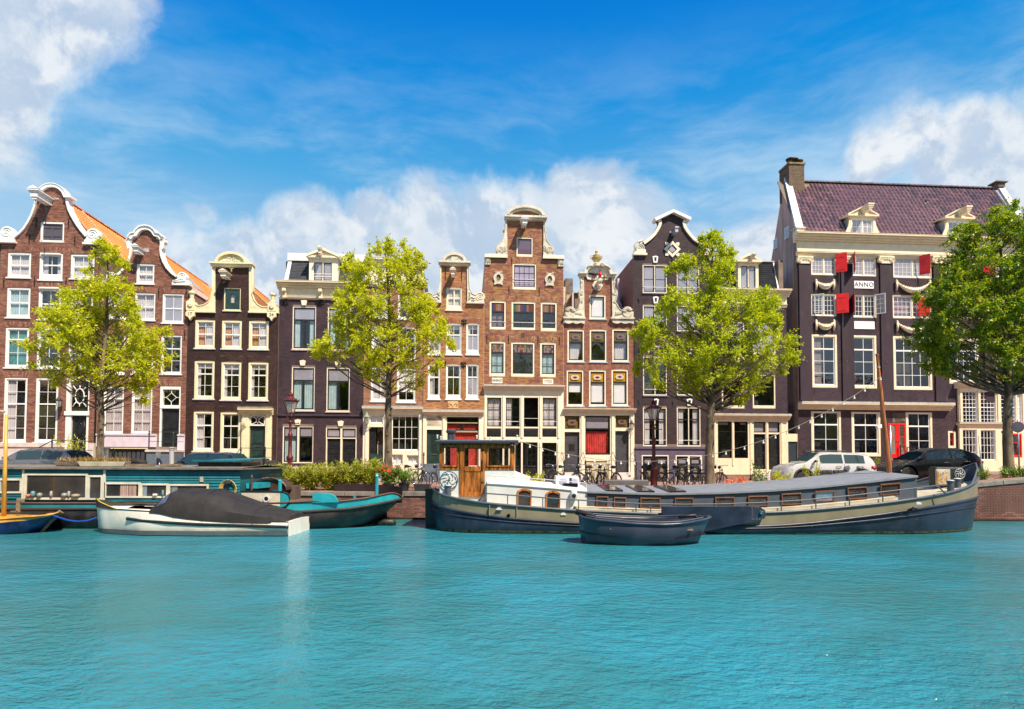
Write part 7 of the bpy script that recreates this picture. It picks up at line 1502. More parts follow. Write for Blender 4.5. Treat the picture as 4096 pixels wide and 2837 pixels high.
b=MB();rect_=[(wr[0],wr[2]),(wr[1],wr[2]),(wr[1],wr[3]),(wr[0],wr[3])];b.prism(rect_,wy-.02,wy+.05,hl);b.prism(rect_,1.0,1.05,hl)
for xx in(wr[0],wr[1]-.05):
 q=MB();q.prism([(0,wr[2]),(1.95,wr[2]),(1.95,wr[3]),(0,wr[3])],0,.05,[[(.25,wr[2]+.15),(1.7,wr[2]+.15),(1.7,wr[3]-.12),(.25,wr[3]-.12)]]);b.add([(xx+p[1],wy+.05+p[0],p[2])for p in q.v],q.f)
wp=b.build('wood_panelling',wood,bg,bevel=.006)
for r in hs:
 t=.05;q=MB()
 for(a,c_,d,e)in((r[0]-t,r[0],r[2]-t,r[3]+t),(r[1],r[1]+t,r[2]-t,r[3]+t),(r[0],r[1],r[3],r[3]+t),(r[0],r[1],r[2]-t,r[2])):q.box(a,c_,wy-.05,wy-.021,d,e)
 f=q.build('window',wood,wp,bevel=.008)
 for y_ in(wy+.01,1.02):g=MB();g.box(r[0],r[1],y_,y_+.006,r[2],r[3]);g.build('pane',glassA,f)
q=MB();w_=.06;r=zd_
q.box(r[0],r[0]+w_*2,wy-.06,wy-.021,r[2],r[3]);q.box(r[1]-w_*2,r[1],wy-.06,wy-.021,r[2],r[3]);q.box(r[0]+w_*2,r[1]-w_*2,wy-.06,wy-.021,r[2],r[2]+.14);zm_=BF.pt(*px(P,830,500),wy)[1];q.box(r[0]+w_*2,r[1]-w_*2,wy-.06,wy-.021,zm_-.1,zm_+.06);q.box(r[0]+w_*2,r[1]-w_*2,wy-.06,wy-.021,r[3]-.12,r[3]);dr_=q.build('door',wood,bg,bevel=.006)
pa,pb=r[0]+w_*2,r[1]-w_*2
for i in range(6):q=MB();q.box(pa+(pb-pa)*i/6+.003,pa+(pb-pa)*(i+1)/6-.003,wy-.04,wy-.015,r[2]+.14,zm_-.1);q.build('door_plank',wood,dr_)
q=MB();X=BF.pt(*px(P,946,480),wy)[0];q.cyl((X,wy-.07,zm_-.06),(X,wy-.07,zm_+.26),.022);q.cyl((X,wy-.12,zm_+.02),(X+.07,wy-.12,zm_+.02),.015);q.build('door_handle',iron,dr_)
for yy in(292,662):X,Z=BF.pt(*px(P,950,yy),wy);q=MB();q.cyl((X,wy-.02,Z),(X,wy-.07,Z),.035);q.build('door_stud',iron,dr_)
r=fbox(BF,P,400,180,1365,207,wy-.2);b=MB();b.loft([[(x,wy-.22,r[2]),(x,wy-.24,r[3]-.02),(x,-.2,r[3]+.06),(x,1.25,r[3]-.02),(x,1.2,r[2])]for x in(r[0],r[0]+.04,(r[0]+r[1])/2,r[1]-.04,r[1])],True,True);b.build('wheelhouse_roof',mat('slate_canvas',(.06,.07,.095),.6,bump=.2,bscale=6),bg)
for xx,s_ in((575,1),(612,.8)):X,Z=BF.pt(*px(P,xx,175),.2);b=MB();b.lathe([(.09*s_,-.1),(.09*s_,.18),(.13*s_,.2),(.14*s_,.27),(.08*s_,.31),(.001,.31)],(X,.2,Z+.05),12);b.build('flue',dgrey,bg,smooth='auto')
X,Z=BF.pt(*px(P,1288,225),wy-.15);b=MB();b.lathe([(.03,.08),(.05,.02),(.09,-.04),(.085,-.045),(.001,-.03)],(X,wy-.14,Z),10);b.build('deck_lamp',iron,bg,smooth='auto')
def swirl(root,X,y,Z,r,rim,sp,n=7,nm='ships_wheel'):
 b=MB();b.tube([(X+r*math.cos(a),y,Z+r*math.sin(a))for a in lin(0,2*math.pi,33)[:-1]],r*.06 if rim else r*.04,6,True);o=b.build(nm,rim or sp,root,smooth=True)
 for k in range(n):
  a0=k*2*math.pi/n;q=MB();pts=[(X+r*f*math.cos(a0+1.25*f*f),y+.004,Z+r*f*math.sin(a0+1.25*f*f))for f in(.12,.3,.5,.7,.86,.97)];q.tube(pts,[r*w for w in(.04,.06,.065,.05,.035,.02)],5);q.build('blade',sp,o,smooth=True)
 q=MB();q.lathe([(.001,-.05),(r*.14,-.04),(r*.14,.02),(.001,.03)],(0,0,0),10);q.build('hub',rim or sp,o,loc=(X,y,Z),rot=(R(90),0,0));return o
X,Z=BF.pt(*px(P,565,637),wy);swirl(bg,X,wy-.05,Z,.28,mat('slate_rim',(.05,.07,.09),.4),boatw)
X,Z=BF.pt(*px(P,555,800),-1.15)
def bollard(x,y,z,s=1.0):b=MB();b.lathe([(.10*s,-.25*s),(.10*s,.14*s),(.12*s,.15*s),(.12*s,.19*s),(.001,.2*s)],(x,y,z),14);o=b.build('bollard',slateb,bg,smooth='auto');q=MB();q.lathe([(.11*s,0),(.09*s,.02),(.001,.025)],(x,y,z+.2*s),14);q.build('bollard_cap',boatw,o)
bollard(X,-1.1,Z+.1,.9);X,Z=BF.pt(*px(RR,1628,700),-.9);bollard(X,-.9,Z+.05,1.0);X,Z=BF.pt(*px(RR,1692,682),-.5);bollard(X,-.5,Z+.05,1.0)
pr=seg(BF,P,[(888,890),(940,838),(990,790),(1100,797),(1400,818),(1800,850),(2304,880),(Q,300,660),(Q,700,680),(Q,1100,686),(Q,1500,683),(Q,1900,668),(Q,2304,645),(RR,385,798),(RR,700,768),(RR,1100,722),(RR,1480,677),(RR,1520,690),(RR,1580,748)],-1.72)
b=MB();b.tube([(x,-1.72,z)for x,z in pr],.022,6);rg=b.build('railing',slateb,bg,smooth=True);rx_=[p[0]for p in rl];prx=[p[0]for p in pr]
for c,xx in((P,1240),(P,1645),(P,2057),(Q,625),(Q,775),(Q,957),(Q,1137),(Q,2113),(RR,385),(RR,695),(RR,1003),(RR,1303)):
 X=BF.pt(*px(c,xx,800 if c is not Q else 720),-1.72)[0];zt_=np.interp(X,prx,[p[1]for p in pr]);zb_=np.interp(X,rx_,[p[2]for p in rl]);q=MB();q.cyl((X,-1.72,zb_),(X,-1.72,zt_),.018,n=6);q.build('railing_post',slateb,rg)
pts=seg(BF,Q,[(885,702),(1300,702),(1800,699),(1880,705),(1935,745),(1950,790),(1930,830),(1870,857),(1600,905),(1330,962),(1200,975),(1000,968),(905,930),(880,850)],-1.9);b=MB();b.prism(pts[::-1],-1.98,-1.88);lb_=b.build('leeboard',navy,bg,bevel=.02);X,Z=BF.pt(*px(Q,1905,770),-1.98)
b=MB();b.cyl((X,-1.97,Z),(X,-2.04,Z),.06);b.build('pivot_bolt',chrome,lb_,smooth='auto');b=MB()
for i in range(13):xx=1810+(i%2)*4 if i<6 else 1830+(i-6)*15;yy=715+i*24 if i<6 else(720 if i%2 else 835);q_=BF.pt(*px(Q,xx,yy),-1.98);b.lathe([(.018,-.01),(.001,.01)],(q_[0],-1.985,q_[1]),6)
b.build('rivet',slateb,lb_,kind='stuff')
for(c,x,y,m_,s_)in((P,1250,1045,black,.055),(RR,1258,900,black,.06)):X,Z=BF.pt(*px(c,x,y),-1.83);b=MB();b.lathe([(s_,0),(s_,.05),(s_*.6,.05),(s_*.6,.0)],(0,0,0),14);b.build('hawse_ring',m_,bg,loc=(X,-1.80,Z),rot=(R(90),0,0))
for(c,x,y)in((P,1140,980),(P,1882,1040),(RR,1335,848)):X,Z=BF.pt(*px(c,x,y),-1.83);b=MB();b.prism([(X+.085*math.cos(a),Z+.08*math.sin(a))for a in lin(0,math.pi,9)],-1.84,-1.78);b.build('scupper',boatw,bg)
for xx in(1032,1345):r=fbox(BF,P,xx-6,925,xx+6,1050 if xx<1100 else 1080,-1.81);bx(bg,'hull_rib',r,-1.845,-1.78,khaki)
k0=62;arr=rl[k0:];n_=len(arr);b=MB();rows=[]
for i,p in enumerate(arr):f=i/(n_-1);rows.append([(p[0],p[1]+.0,p[2]-.1),(p[0]+.03*f,p[1]+.02,p[2]+.52*f**.8)])
for i,p in enumerate(arr[::-1][1:]):f=(n_-2-i)/(n_-1);e=max(0,(f-.62)/.38);rows.append([(p[0],-p[1],p[2]-.05),(p[0]+.03*f,-p[1]-.02,p[2]+.55*e)])
b.loft(rows);b.build('bow_bulwark',slateb,bg,smooth=True);b=MB();b.tube([r_[1]for r_ in rows],.03,6);b.build('bow_rail',slateb,bg,smooth=True)
r=fbox(BF,RR,1490,502,1755,690,-.1);fbz=bx(bg,'fan_box',r,-.1,.28,mat('black_box',(.03,.035,.04),.35),.06);r2=fbox(BF,RR,1494,524,1622,672,-.15);pn_=bx(fbz,'radiator_panel',r2,-.17,-.10,dkcream);rs2=random.Random(5)
cols_=[mat('tile_yellow',(.65,.38,.08),.4),mat('tile_pale',(.6,.5,.4),.4),mat('tile_blue',(.2,.3,.42),.4),mat('tile_orange',(.6,.25,.06),.4)]
for i in range(6):
 for j in range(9):w_=(r2[1]-r2[0])*.74;q=MB();x=r2[0]+.02+w_*i/6;z=r2[2]+.04+(r2[3]-r2[2]-.08)*j/9;q.box(x,x+w_/6-.008,-.185,-.171,z,z+(r2[3]-r2[2]-.08)/9-.008);q.build('mosaic_tile',rs2.choice(cols_[:2]+cols_),pn_)
X,Z=BF.pt(*px(RR,1706,565),-.1);swirl(fbz,X,-.14,Z,.17,None,boatw,7,'fan_ornament')
Xb=seg(BF,M,[(845,1365),(730,275)],0);b=MB();m0,m1=Xb;d_=((m1[0]-m0[0]),(m1[1]-m0[1]));L_=[(m0[0]+d_[0]*f,0,m0[1]+d_[1]*f)for f in(-.1,0,.1,.4,.7,.86,.9,.985,.986,1.0)];b.tube(L_,[.078,.078,.078,.072,.060,.050,.045,.038,.052,.048],12);ms=b.build('mast',mat('mast_wood',(.34,.11,.035),.4,var=.35,stretch=(5,5,.6)),bg,smooth='auto');b=MB();b.tube([(m0[0]+d_[0]*.88,0,m0[1]+d_[1]*.875),(m0[0]+d_[0]*.88,0,m0[1]+d_[1]*.89)],.058,10);b.build('mast_band',leadm,ms)
sg=thing('string_lights','string of bulbs sagging from the teak wheelhouse roof to the leaning mast','string lights',BF.o);pts=[(P,1365,180),(P,1495,225),(P,1640,268),(P,1790,312),(P,1940,340),(P,2090,368),(P,2240,392),(Q,200,222),(Q,335,236),(Q,470,243),(Q,610,248),(Q,750,247),(Q,885,241),(Q,1020,232),(Q,1152,216),(Q,1285,196),(Q,1410,172),(Q,1545,144),(Q,1735,92),(Q,1930,30),(K,1470,960),(K,1600,908),(K,1725,862),(K,1848,806),(K,1970,748),(K,2092,686),(M,95,902),(M,205,850),(M,310,792),(M,413,730),(M,515,672),(M,615,604),(M,708,532),(M,765,495)]
pp=seg(BF,P,pts,-.35);b=MB();b.tube([(x,-.35,z)for x,z in pp],.009,4);b.build('wire',mat('pale_wire',(.3,.25,.2),.6),sg);bm_=None;bulbm=mat('bulb_glass',(.75,.72,.62),.15)
pp+=seg(BF,P,[(430,155),(470,170),(885,160),(1040,178),(1195,178),(1350,158)],-1.2)
for i,(x,z)in enumerate(pp[1:]):
 y=-.35 if i<33 else-1.2;up_=1 if i>=33 else-1
 if bm_ is None:b=MB();b.lathe([(.02,.0),(.022,-.05)],(0,0,0),7);b.lathe([(.018,-.05),(.034,-.08),(.034,-.10),(.001,-.12)],(0,0,0),8);o=b.build('bulb',bulbm,sg,smooth='auto',loc=(x,y,z));bm_=o.data
 else:o=link('bulb',bm_,None,sg,loc=(x,y,z));o.scale=(1,1,-up_ if up_>0 else 1)
 # --- small grey open boat
SF=Frame(BF.o.x+6,17.2,0);SF.o.x=2.0;sb=thing('open_boat','small slate grey open steel boat moored in front of the long barge','boat',SF.o)
srl=cline(SF,Q,[(34,785,.03),(60,812,.35),(200,842,.62),(600,882,.82),(900,893,.86),(1100,882,.8),(1280,850,.5),(1370,825,.2),(1386,815,.03)]);swl=cline(SF,Q,[(68,1100,.03),(120,1108,.3),(600,1118,.68),(1000,1110,.62),(1200,1095,.25),(1262,1085,.03)],.02);skl=swl.copy();skl[:,2]=-.3
slb=mat('slate_steel_paint',(.048,.053,.085),.3,var=.15,dirt=.2,bump=.1,bscale=3,vscale=1.2);hull(sb,'hull',srl,swl,slb,.10);hull(sb,'underwater_hull',swl,skl,mat('mossy_boot_top',(.02,.04,.02),.8,var=.4));side_tube(sb,'gunwale',srl,slb,.035,.03);ins=srl.copy();ins[:,1]=np.maximum(ins[:,1]-.06,0);deck(sb,'floor',ins,black,-.42,0,5,-5)
b=MB();b.tube([(p[0],-p[1]-.01,p[2]+.06)for p in srl[8:-8]],.018,5);b.tube([(p[0],p[1]+.01,p[2]+.06)for p in srl[8:-8]],.018,5);b.build('hand_rail',slateb,sb,smooth=True)
for f in(.3,.55,.75):p=srl[int(72*f)];b=MB();b.box(p[0]-.12,p[0]+.12,-p[1]+.03,p[1]-.03,p[2]-.22,p[2]-.18);b.build('thwart',oak,sb)
p=srl[3];b=MB();b.tube([(p[0]-.1,-.15,p[2]+.1),(p[0]+.3,-.25,p[2]+.02),(p[0]+.4,-.3,p[2]-.03)],[.08,.07,.05],8);b.build('folded_tarp',canvas,sb,smooth=True);p=srl[-9];b=MB();b.tube([(p[0]-.55,0,p[2]+.03),(p[0]-.1,0,p[2]+.08),(p[0],0,p[2]-.1)],.05,8);b.build('tiller',iron,sb,smooth=True)
# --- white launch with black canopy
LF=Frame(-10,19.3,0);lc=thing('motor_launch','white motor launch under a black canvas canopy in front of the teal houseboat','boat',LF.o)
lrl=cline(LF,N,[(1030,1135,.03),(1060,1145,.3),(1200,1160,.65),(1500,1180,.95),(1700,1192,1.0),(1850,1235,1.03),(O,0,965,1.05),(O,400,988,1.05),(O,905,995,.98)]);lwl=cline(LF,N,[(1052,1395,.03),(1100,1408,.35),(1500,1430,.9),(O,0,1125,1.0),(O,905,1148,.92)],.03);lkl=lwl.copy();lkl[:,2]=-.5
lw2=mat('aged_white_gelcoat',(.86,.80,.70),.5,var=.07,dirt=.55,dirtcol=(.50,.40,.26),vscale=1.6,bump=.05);hull(lc,'hull',lrl,lwl,lw2,.06);hull(lc,'underwater_hull',lwl,lkl,tar);lb2=lwl.copy();lb2[:,2]=.16;lb2[:,1]+=.012;lb2[:,1]+=.08;lw9=lwl.copy();lw9[:,1]+=.06;hull(lc,'boot_top',lb2,lw9,mat('grey_boot_top',(.12,.14,.15),.6),0)
b=MB();e,g_=lrl[-1],lwl[-1];b.loft([[(e[0],-e[1],e[2]),(e[0]+.04,0,e[2]+.06),(e[0],e[1],e[2])],[(g_[0],-g_[1],-.4),(g_[0]+.03,0,-.4),(g_[0],g_[1],-.4)]]);b.build('transom',lw2,lc);deck(lc,'deck',lrl,lw2,.0);side_tube(lc,'toe_rail',lrl,black,.018,.0)
rb=cline(LF,N,[(1355,1262,.82),(1500,1283,.93),(1800,1308,1.02),(O,0,1020,1.06),(O,905,1046,1.0)]);side_tube(lc,'rubbing_strake',rb,black,.05,.02);b=MB();b.tube([(lrl[0][0]-.02,0,lrl[0][2]+.28),(lrl[0][0],0,lrl[0][2])],.04,6)
b.loft([[(p[0],s_*p[1],p[2])for s_ in(-1,)]+[(p[0],-p[1],p[2]+.22*(1-i/14))]for i,p in enumerate(lrl[:15])]);b.loft([[(p[0],p[1],p[2]),(p[0],p[1],p[2]+.22*(1-i/14))]for i,p in enumerate(lrl[:15])]);b.build('bow_bulwark',mat('black_and_yellow_trim',(.03,.028,.02),.4),lc);b=MB();b.tube([(p[0],-p[1],p[2]+.24*(1-i/14))for i,p in enumerate(lrl[:15])],.018,5);b.build('brass_trim',mat('yellow_trim',(.6,.40,.05),.4),lc)
tpc=seg(LF,N,[(1718,1150),(1770,1065),(1835,992),(1900,955),(1985,948),(O,0,668),(O,150,672),(O,300,722),(O,460,785),(O,640,845),(O,780,880),(O,900,905),(O,955,925)],-.35);b=MB();rows=[];lx=[p[0]for p in lrl]
for k,(x,z)in enumerate(tpc):
 zr2=float(np.interp(x,lx,[p[2]for p in lrl]));w_=float(np.interp(x,lx,[p[1]for p in lrl]))+.03;z=max(z,zr2+.05);w_*=1 if k<len(tpc)-2 else(.94 if k<len(tpc)-1 else.78);sg2=.03*math.sin(k*2.1)
 rows.append([(x,-w_,zr2-.05),(x,-w_*.97,zr2+(z-zr2)*.45),(x,-w_*.74,zr2+(z-zr2)*.88+sg2),(x,-w_*.35,z),(x,0,z+.03),(x,w_*.35,z),(x,w_*.74,zr2+(z-zr2)*.88),(x,w_*.97,zr2+(z-zr2)*.45),(x,w_,zr2-.05)])
b.loft(rows,False,True);cn=b.build('canopy',canvas,lc,smooth='auto')
for k in(4,6,9):b=MB();b.tube([(x,y*1.01,z+.008)for x,y,z in rows[k]],.012,4);b.build('canopy_seam',canvas,cn)
def lp(a,c_,f):return tuple(a[i]+(c_[i]-a[i])*f for i in range(3))
q=MB();A1,A2=rows[1],rows[3];q.add([tuple(np.array(lp(A1[1],A1[2],.0))+(0.06,-.03,.0)),tuple(np.array(lp(A2[1],A2[2],.1))+(-.02,-.03,0)),tuple(np.array(lp(A2[2],A2[3],.1))+(-.02,-.03,.0)),tuple(np.array(lp(rows[2][2],rows[2][3],0))+(0,-.03,0.0))],[(0,1,2,3)]);q.build('clear_window',glass_mat('cloudy_plastic',refl=.3,body=(.10,.11,.14),bodyfac=.9),cn)
r=fbox(LF,N,1360,1105,1720,1150,-.3);b=MB();b.loft([[(r[0],-.45,r[2]-.02),(r[0],.45,r[2]-.02)],[(r[0]+.3,-.5,r[3]-.05),(r[0]+.3,.5,r[3]-.05)],[(r[1],-.6,r[3]-.02),(r[1],.6,r[3]-.02)],[(r[1],-.6,r[2]-.1),(r[1],.6,r[2]-.1)]]);b.build('foredeck_cover',canvas,lc)
# --- teal houseboat
HF=Frame(-14,22.2,0);hb=thing('houseboat','long teal planked houseboat with grey roof and black hull at the left','houseboat',HF.o)
r0=cline(HF,N,[(-900,1095,1.95),(1000,1098,1.98),(O,420,812,2.0),(O,900,795,2.0),(O,1150,780,2.0),(O,1415,785,1.95),(O,1720,747,1.6),(O,1880,712,1.15),(O,1975,690,.8),(O,2045,715,.35),(O,2068,742,.03)],n=110);r1=cline(HF,N,[(-900,1162,2.0),(1000,1162,2.03),(O,600,868,2.05),(O,1000,893,2.03),(O,1500,862,1.85),(O,1800,815,1.4),(O,2000,775,.75),(O,2068,757,.03)],n=110);r2_=cline(HF,N,[(-900,1370,1.95),(1000,1372,1.98),(O,1050,1080,1.9),(O,1500,1062,1.5),(O,1680,1045,1.0),(O,1765,1020,.03)],.03,n=110);r3_=r2_.copy();r3_[:,2]=-.6
hull(hb,'bulwark',r0,r1,tealb if False else teal);i9=[i for i,p in enumerate(r0)if p[0]>HF.pt(*px(O,415,800),-2)[0]][0];hull(hb,'fore_bulwark',r0[i9:]+[0,.006,.004],r1[i9:]+[0,.006,0],tealb);hull(hb,'hull',r1,r2_,tar,.12);hull(hb,'underwater_hull',r2_,r3_,tar);side_tube(hb,'rubbing_strake',r1,mat('black_rubber',(.03,.027,.026),.6),.05,.02);side_tube(hb,'gunwale',r0,mat('rusty_rail',(.12,.06,.045),.6),.03);deck(hb,'foredeck',r0,mat('brown_deck',(.09,.05,.04),.7),-.3,.05,i9)
cy=-1.85;cab=fbox(HF,N,-700,735,500,1075,cy);cxr=HF.pt(*px(O,410,650),cy)[0];zt_,zb_=cab[3],cab[2];b=MB();b.box(cab[0],cxr,cy,1.85,zb_-.1,zt_);cabn=b.build('cabin',mat('dark_teal',(.010,.11,.14),.6),hb)
def boards(x0,x1,z0,z1,n,y=cy,m=teal):
 for i in range(n):b=MB();za,zc=z0+(z1-z0)*i/n,z0+(z1-z0)*(i+1)/n;b.add([(x0,y-.035,za+.004),(x1,y-.035,za+.004),(x1,y-.012,zc-.004),(x0,y-.012,zc-.004),(x0,y,za+.004),(x1,y,za+.004),(x1,y,zc-.004),(x0,y,zc-.004)],[(0,1,2,3),(0,4,5,1),(3,2,6,7),(0,3,7,4),(1,5,6,2)]);b.build('cladding_board',m,cabn)
NX=lambda x:HF.pt(*px(N,x,900),cy)[0];NZ=lambda y:HF.pt(*px(N,800,y),cy)[1]
OX=lambda x:HF.pt(*px(O,x,650),cy)[0];OZ=lambda y:HF.pt(*px(O,250,y),cy)[1]
boards(NX(-700),NX(246),NZ(838),NZ(742),4);boards(NX(-700),NX(246),NZ(1052),NZ(996),2);boards(NX(246),NX(1112),NZ(792),NZ(742),2);boards(NX(1120),OX(408),NZ(880),NZ(748),5);boards(NX(1112),OX(100),NZ(1080),NZ(1040),2);boards(OX(100),OX(408),OZ(830),OZ(600),8)
ow=mat('off_white_wood',(.62,.60,.50),.55,var=.1,dirt=.3,dirtcol=(.3,.28,.22));
for(c,a0,b0,a1,b1,cl)in((N,-500,838,-10,995,1),(N,-5,838,245,995,1),(N,272,780,945,1062,1),(N,945,800,1105,1062,1),(N,1120,875,1505,1040,1),(N,1505,885,1800,1040,1),(N,1800,890,2128,1045,1),(O,5,600,95,700,1)):
 if c is N and a0==1800:rr2=(NX(1800),OX(95),NZ(1042),NZ(890))
 elif c is O:continue
 else:rr2=(NX(a0),NX(a1),NZ(b1),NZ(b0))
 f=fwin(hb,rr2,cy-.03,ow,t=.06 if a0!=272 else.07)
 if a0 in(1120,1505,1800,-5):
  q=MB();cx_=(rr2[1]-rr2[0])/2;n_=14;x0_=-cx_*.15 if a0==1120 else-cx_*.85;w_=cx_*.9 if a0==1120 else cx_*.3;hz=(rr2[3]-rr2[2])/2-.06
  q.loft([[(x0_+w_*i/n_,-.0+.003*math.sin(i*1.7),zz)for i in range(n_+1)]for zz in(hz,-hz)]);q.build('curtain',mat('striped_curtain',(.45,.30,.26),.9,var=.5,stretch=(14,1,.2))if a0==1120 else mat('grey_blue_curtain',(.2,.24,.3),.9),f)
for(x,s_,hh,m_)in((325,.09,.10,mat('terracotta',(.45,.2,.1),.8)),(372,.08,.2,mat('blue_jar',(.12,.25,.28),.3)),(442,.09,.14,mat('pale_jar',(.22,.24,.24),.3)),(565,.05,.2,mat('white_vase',(.3,.3,.28),.4)),(705,.1,.14,mat('pale_jar',(.22,.24,.24),.3)),(752,.05,.2,mat('white_vase',(.3,.3,.28),.4)),(825,.14,.11,mat('cream_shell',(.3,.25,.18),.5)),(1655,.05,.08,boatw),(1675,.05,.08,boatw),(1748,.04,.2,MATS['blue_jar'])):b=MB();b.lathe([(s_*.6,0),(s_,hh*.4),(s_*.8,hh*.8),(s_*.5,hh),(.001,hh)],(NX(x),cy-.075,NZ(1035 if x<1000 else 1020)),9);b.build('ornament_jar',m_,hb,smooth=True)
for xx in(246,1108):b=MB();b.box(NX(xx),NX(xx+22),cy-.06,cy,NZ(1062),NZ(744));b.build('post',ow,hb)
b=MB();b.box(cab[0],cxr+.15,cy-.15,2.0,zt_,zt_+.06);b.loft([[(x,cy-.1,zt_+.06),(x,0,zt_+.14),(x,1.95,zt_+.06)]for x in lin(cab[0],cxr+.1,6)]);b.build('cabin_roof',mat('grey_felt_roof',(.16,.14,.12),.9,var=.25,dirt=.4,bump=.5),hb)
x0_,x1_=OX(15)if False else HF.pt(*px(O,-20,470),-.8)[0],HF.pt(*px(O,570,460),-.8)[0];b=MB();b.box(x0_+.1,x1_-.4,-1.0,.6,zt_+.1,zt_+.24);hm=b.build('roof_hatch',dgrey,hb);b=MB();b.loft([[(x0_,-1.2,zt_+.26),(x0_,.8,zt_+.36)],[(x1_,-1.2,zt_+.34),(x1_,.8,zt_+.42)]]);b.box(x0_,x1_,-1.22,-1.19,zt_+.27,zt_+.32);b.build('hatch_lid',teal,hm)
b=MB()
for k in range(5):b.tube([(OX(300)+(.20+.02*k)*math.cos(a),cy-.06-.015*k,OZ(662)+(.26+.014*k)*math.sin(a))for a in lin(0,6.28,25)[:-1]],.014,5,True)
b.tube([(OX(222),cy-.08,OZ(605)),(OX(215),cy-.08,OZ(650)),(OX(245),cy-.09,OZ(700)),(OX(300),cy-.1,OZ(745)),(OX(362),cy-.09,OZ(755))],.014,5);b.build('hose_coil',mat('yellow_hose',(.50,.36,.10),.5),hb,smooth=True);bx(hb,'hose_holder',(OX(275),OX(330),OZ(600),OZ(562)),cy-.16,cy-.03,dgrey)
r=(NX(2128),OX(46),OZ(590),OZ(535));v_=bx(hb,'vent_grille',r,cy-.06,cy-.03,oak)
for k in range(5):bx(v_,'slat',(r[0]+.02,r[1]-.02,r[2]+.02+k*.035,r[2]+.04+k*.035),cy-.075,cy-.061,ow)
fy=-2.03;FX=lambda x,y=750:HF.pt(*px(O,x,y),fy)
def fpoly(name,pts,m,t=.06):b=MB();q=[HF.pt(*px(O,*p),fy)for p in pts];b.prism(q,fy,fy+t);return b.build(name,m,hb,bevel=.012)
cp_=fpoly('cream_panel',[(420,832),(818,832),(818,686),(420,680)],mat('cream_steel',(.62,.58,.46),.5,dirt=.3));fpoly('rounded_bulwark',[(820,848),(860,848),(905,815),(922,760),(905,710),(860,686),(820,686)],tealb);fpoly('raised_bulwark',[(1148,800),(1415,795),(1410,770),(1385,728),(1340,705),(1260,697),(1160,695),(1150,700)],tealb)
X,Z=FX(680,757);b=MB();b.lathe([(.11,0),(.11,.03),(.07,.03),(.07,.0)],(0,0,0),16);po=b.build('porthole',boatw,hb,loc=(X,fy,Z),rot=(R(90),0,0));b=MB();b.lathe([(.07,.01),(.001,.015)],(0,0,0),14);b.build('pane',black,po)
b=MB();q=[HF.pt(*px(O,*p),fy)for p in((420,850),(830,850),(880,838),(918,790))];b.tube([(x,fy-.02,z)for x,z in q],.025,5);b.tube([(x,fy-.01,z)for x,z in[HF.pt(*px(O,*p),fy)for p in((420,680),(860,684),(910,712),(922,760))]],.02,5);b.build('bulwark_rim',black,hb)
for(x,y0_,y1_,m_,s_,d_)in((1810,500,712,tealb,.055,-1.2),(818,560,680,tealb,.06,-1.7),(528,515,670,mat('rust_post',(.12,.05,.04),.6),.035,-1.6),(1582,728,750,tealb,.05,-1.7)):p0=HF.pt(*px(O,x,y1_),d_);p1=HF.pt(*px(O,x,y0_),d_);b=MB();b.lathe([(s_,0),(s_,(p1[1]-p0[1])*.85),(s_*1.2,(p1[1]-p0[1])*.88),(s_*.6,(p1[1]-p0[1])),(.001,(p1[1]-p0[1])*1.03)],(p0[0],d_,p0[1]),8);b.build('mooring_post',m_,hb,smooth='auto')
b=MB();c_=HF.pt(*px(O,705,668),-.5);b.tube([(c_[0]+.62*math.cos(a),-.5,c_[1]+.42*math.sin(a))for a in lin(0,math.pi,12)],.045,6);b.prism([(c_[0]+.56*math.cos(a),c_[1]+.37*math.sin(a))for a in lin(0,math.pi,12)],-.45,.5);b.build('engine_cover',mat('dark_red_wood',(.06,.03,.025),.4),hb);b=MB();p0=HF.pt(*px(O,830,680),.2);p1=HF.pt(*px(O,975,625),.2);b.box(p0[0],p1[0],.2,.8,p0[1]-.3,p1[1]);b.build('deck_box',mat('grey_brown_wood',(.10,.07,.055),.8),hb)
b=MB();b.box(OX(425),HF.pt(*px(O,620,600),-1.3)[0],-1.5,.6,OZ(655),OZ(600));b.build('aft_shelf',tealb,hb);b=MB();b.box(OX(430),HF.pt(*px(O,610,600),-1.3)[0],-1.1,.6,OZ(600),OZ(510));b.build('windscreen',glassA,hb)
i8=i9+int((len(r0)-i9)*.30);b=MB();b.loft([[(p[0],p[1]-.02,p[2]-.1),(p[0],p[1]-.02,p[2]+.42*min(1,(len(r0)-1-i)/18))]for i,p in enumerate(r0)if i>=i8]);b.build('far_bulwark',mat('dark_brown_bulwark',(.035,.018,.018),.5),hb)
zr3=zt_+.1;Y_=lambda d:22.2+d
def on_roof(c,x,y,d):X,Z=HF.pt(*px(c,x,y),d);return HF.o.x+X,HF.o.y+d
def planter(label,x,y,z,w,d,h_,m,name='planter'):
 t=thing(name,label,'planter',(x,y,z));b=MB();b.loft([[(-w/2*.9,-d/2*.85,0),(w/2*.9,-d/2*.85,0),(w/2*.9,d/2*.85,0),(-w/2*.9,d/2*.85,0)],[(-w/2,-d/2,h_),(w/2,-d/2,h_),(w/2,d/2,h_),(-w/2,d/2,h_)]],True,True);b.build('tub',m,t,bevel=.01);b=MB();b.box(-w/2*.94,w/2*.94,-d/2*.94,d/2*.94,h_-.03,h_+.012);b.build('soil',mat('soil',(.05,.03,.02),.95),t);return t
x_,y_=on_roof(N,1110,740,-1.3);pt1=planter('cream trough of dry plants on the houseboat roof',x_,y_,zt_+.09,1.6,.35,.16,mat('cream_trough',(.5,.48,.36),.7));x_,y_=on_roof(N,860,735,-1.2);pt2=planter('brown wicker bed of dry grass on the houseboat roof',x_,y_,zt_+.10,1.6,.4,.12,oak)
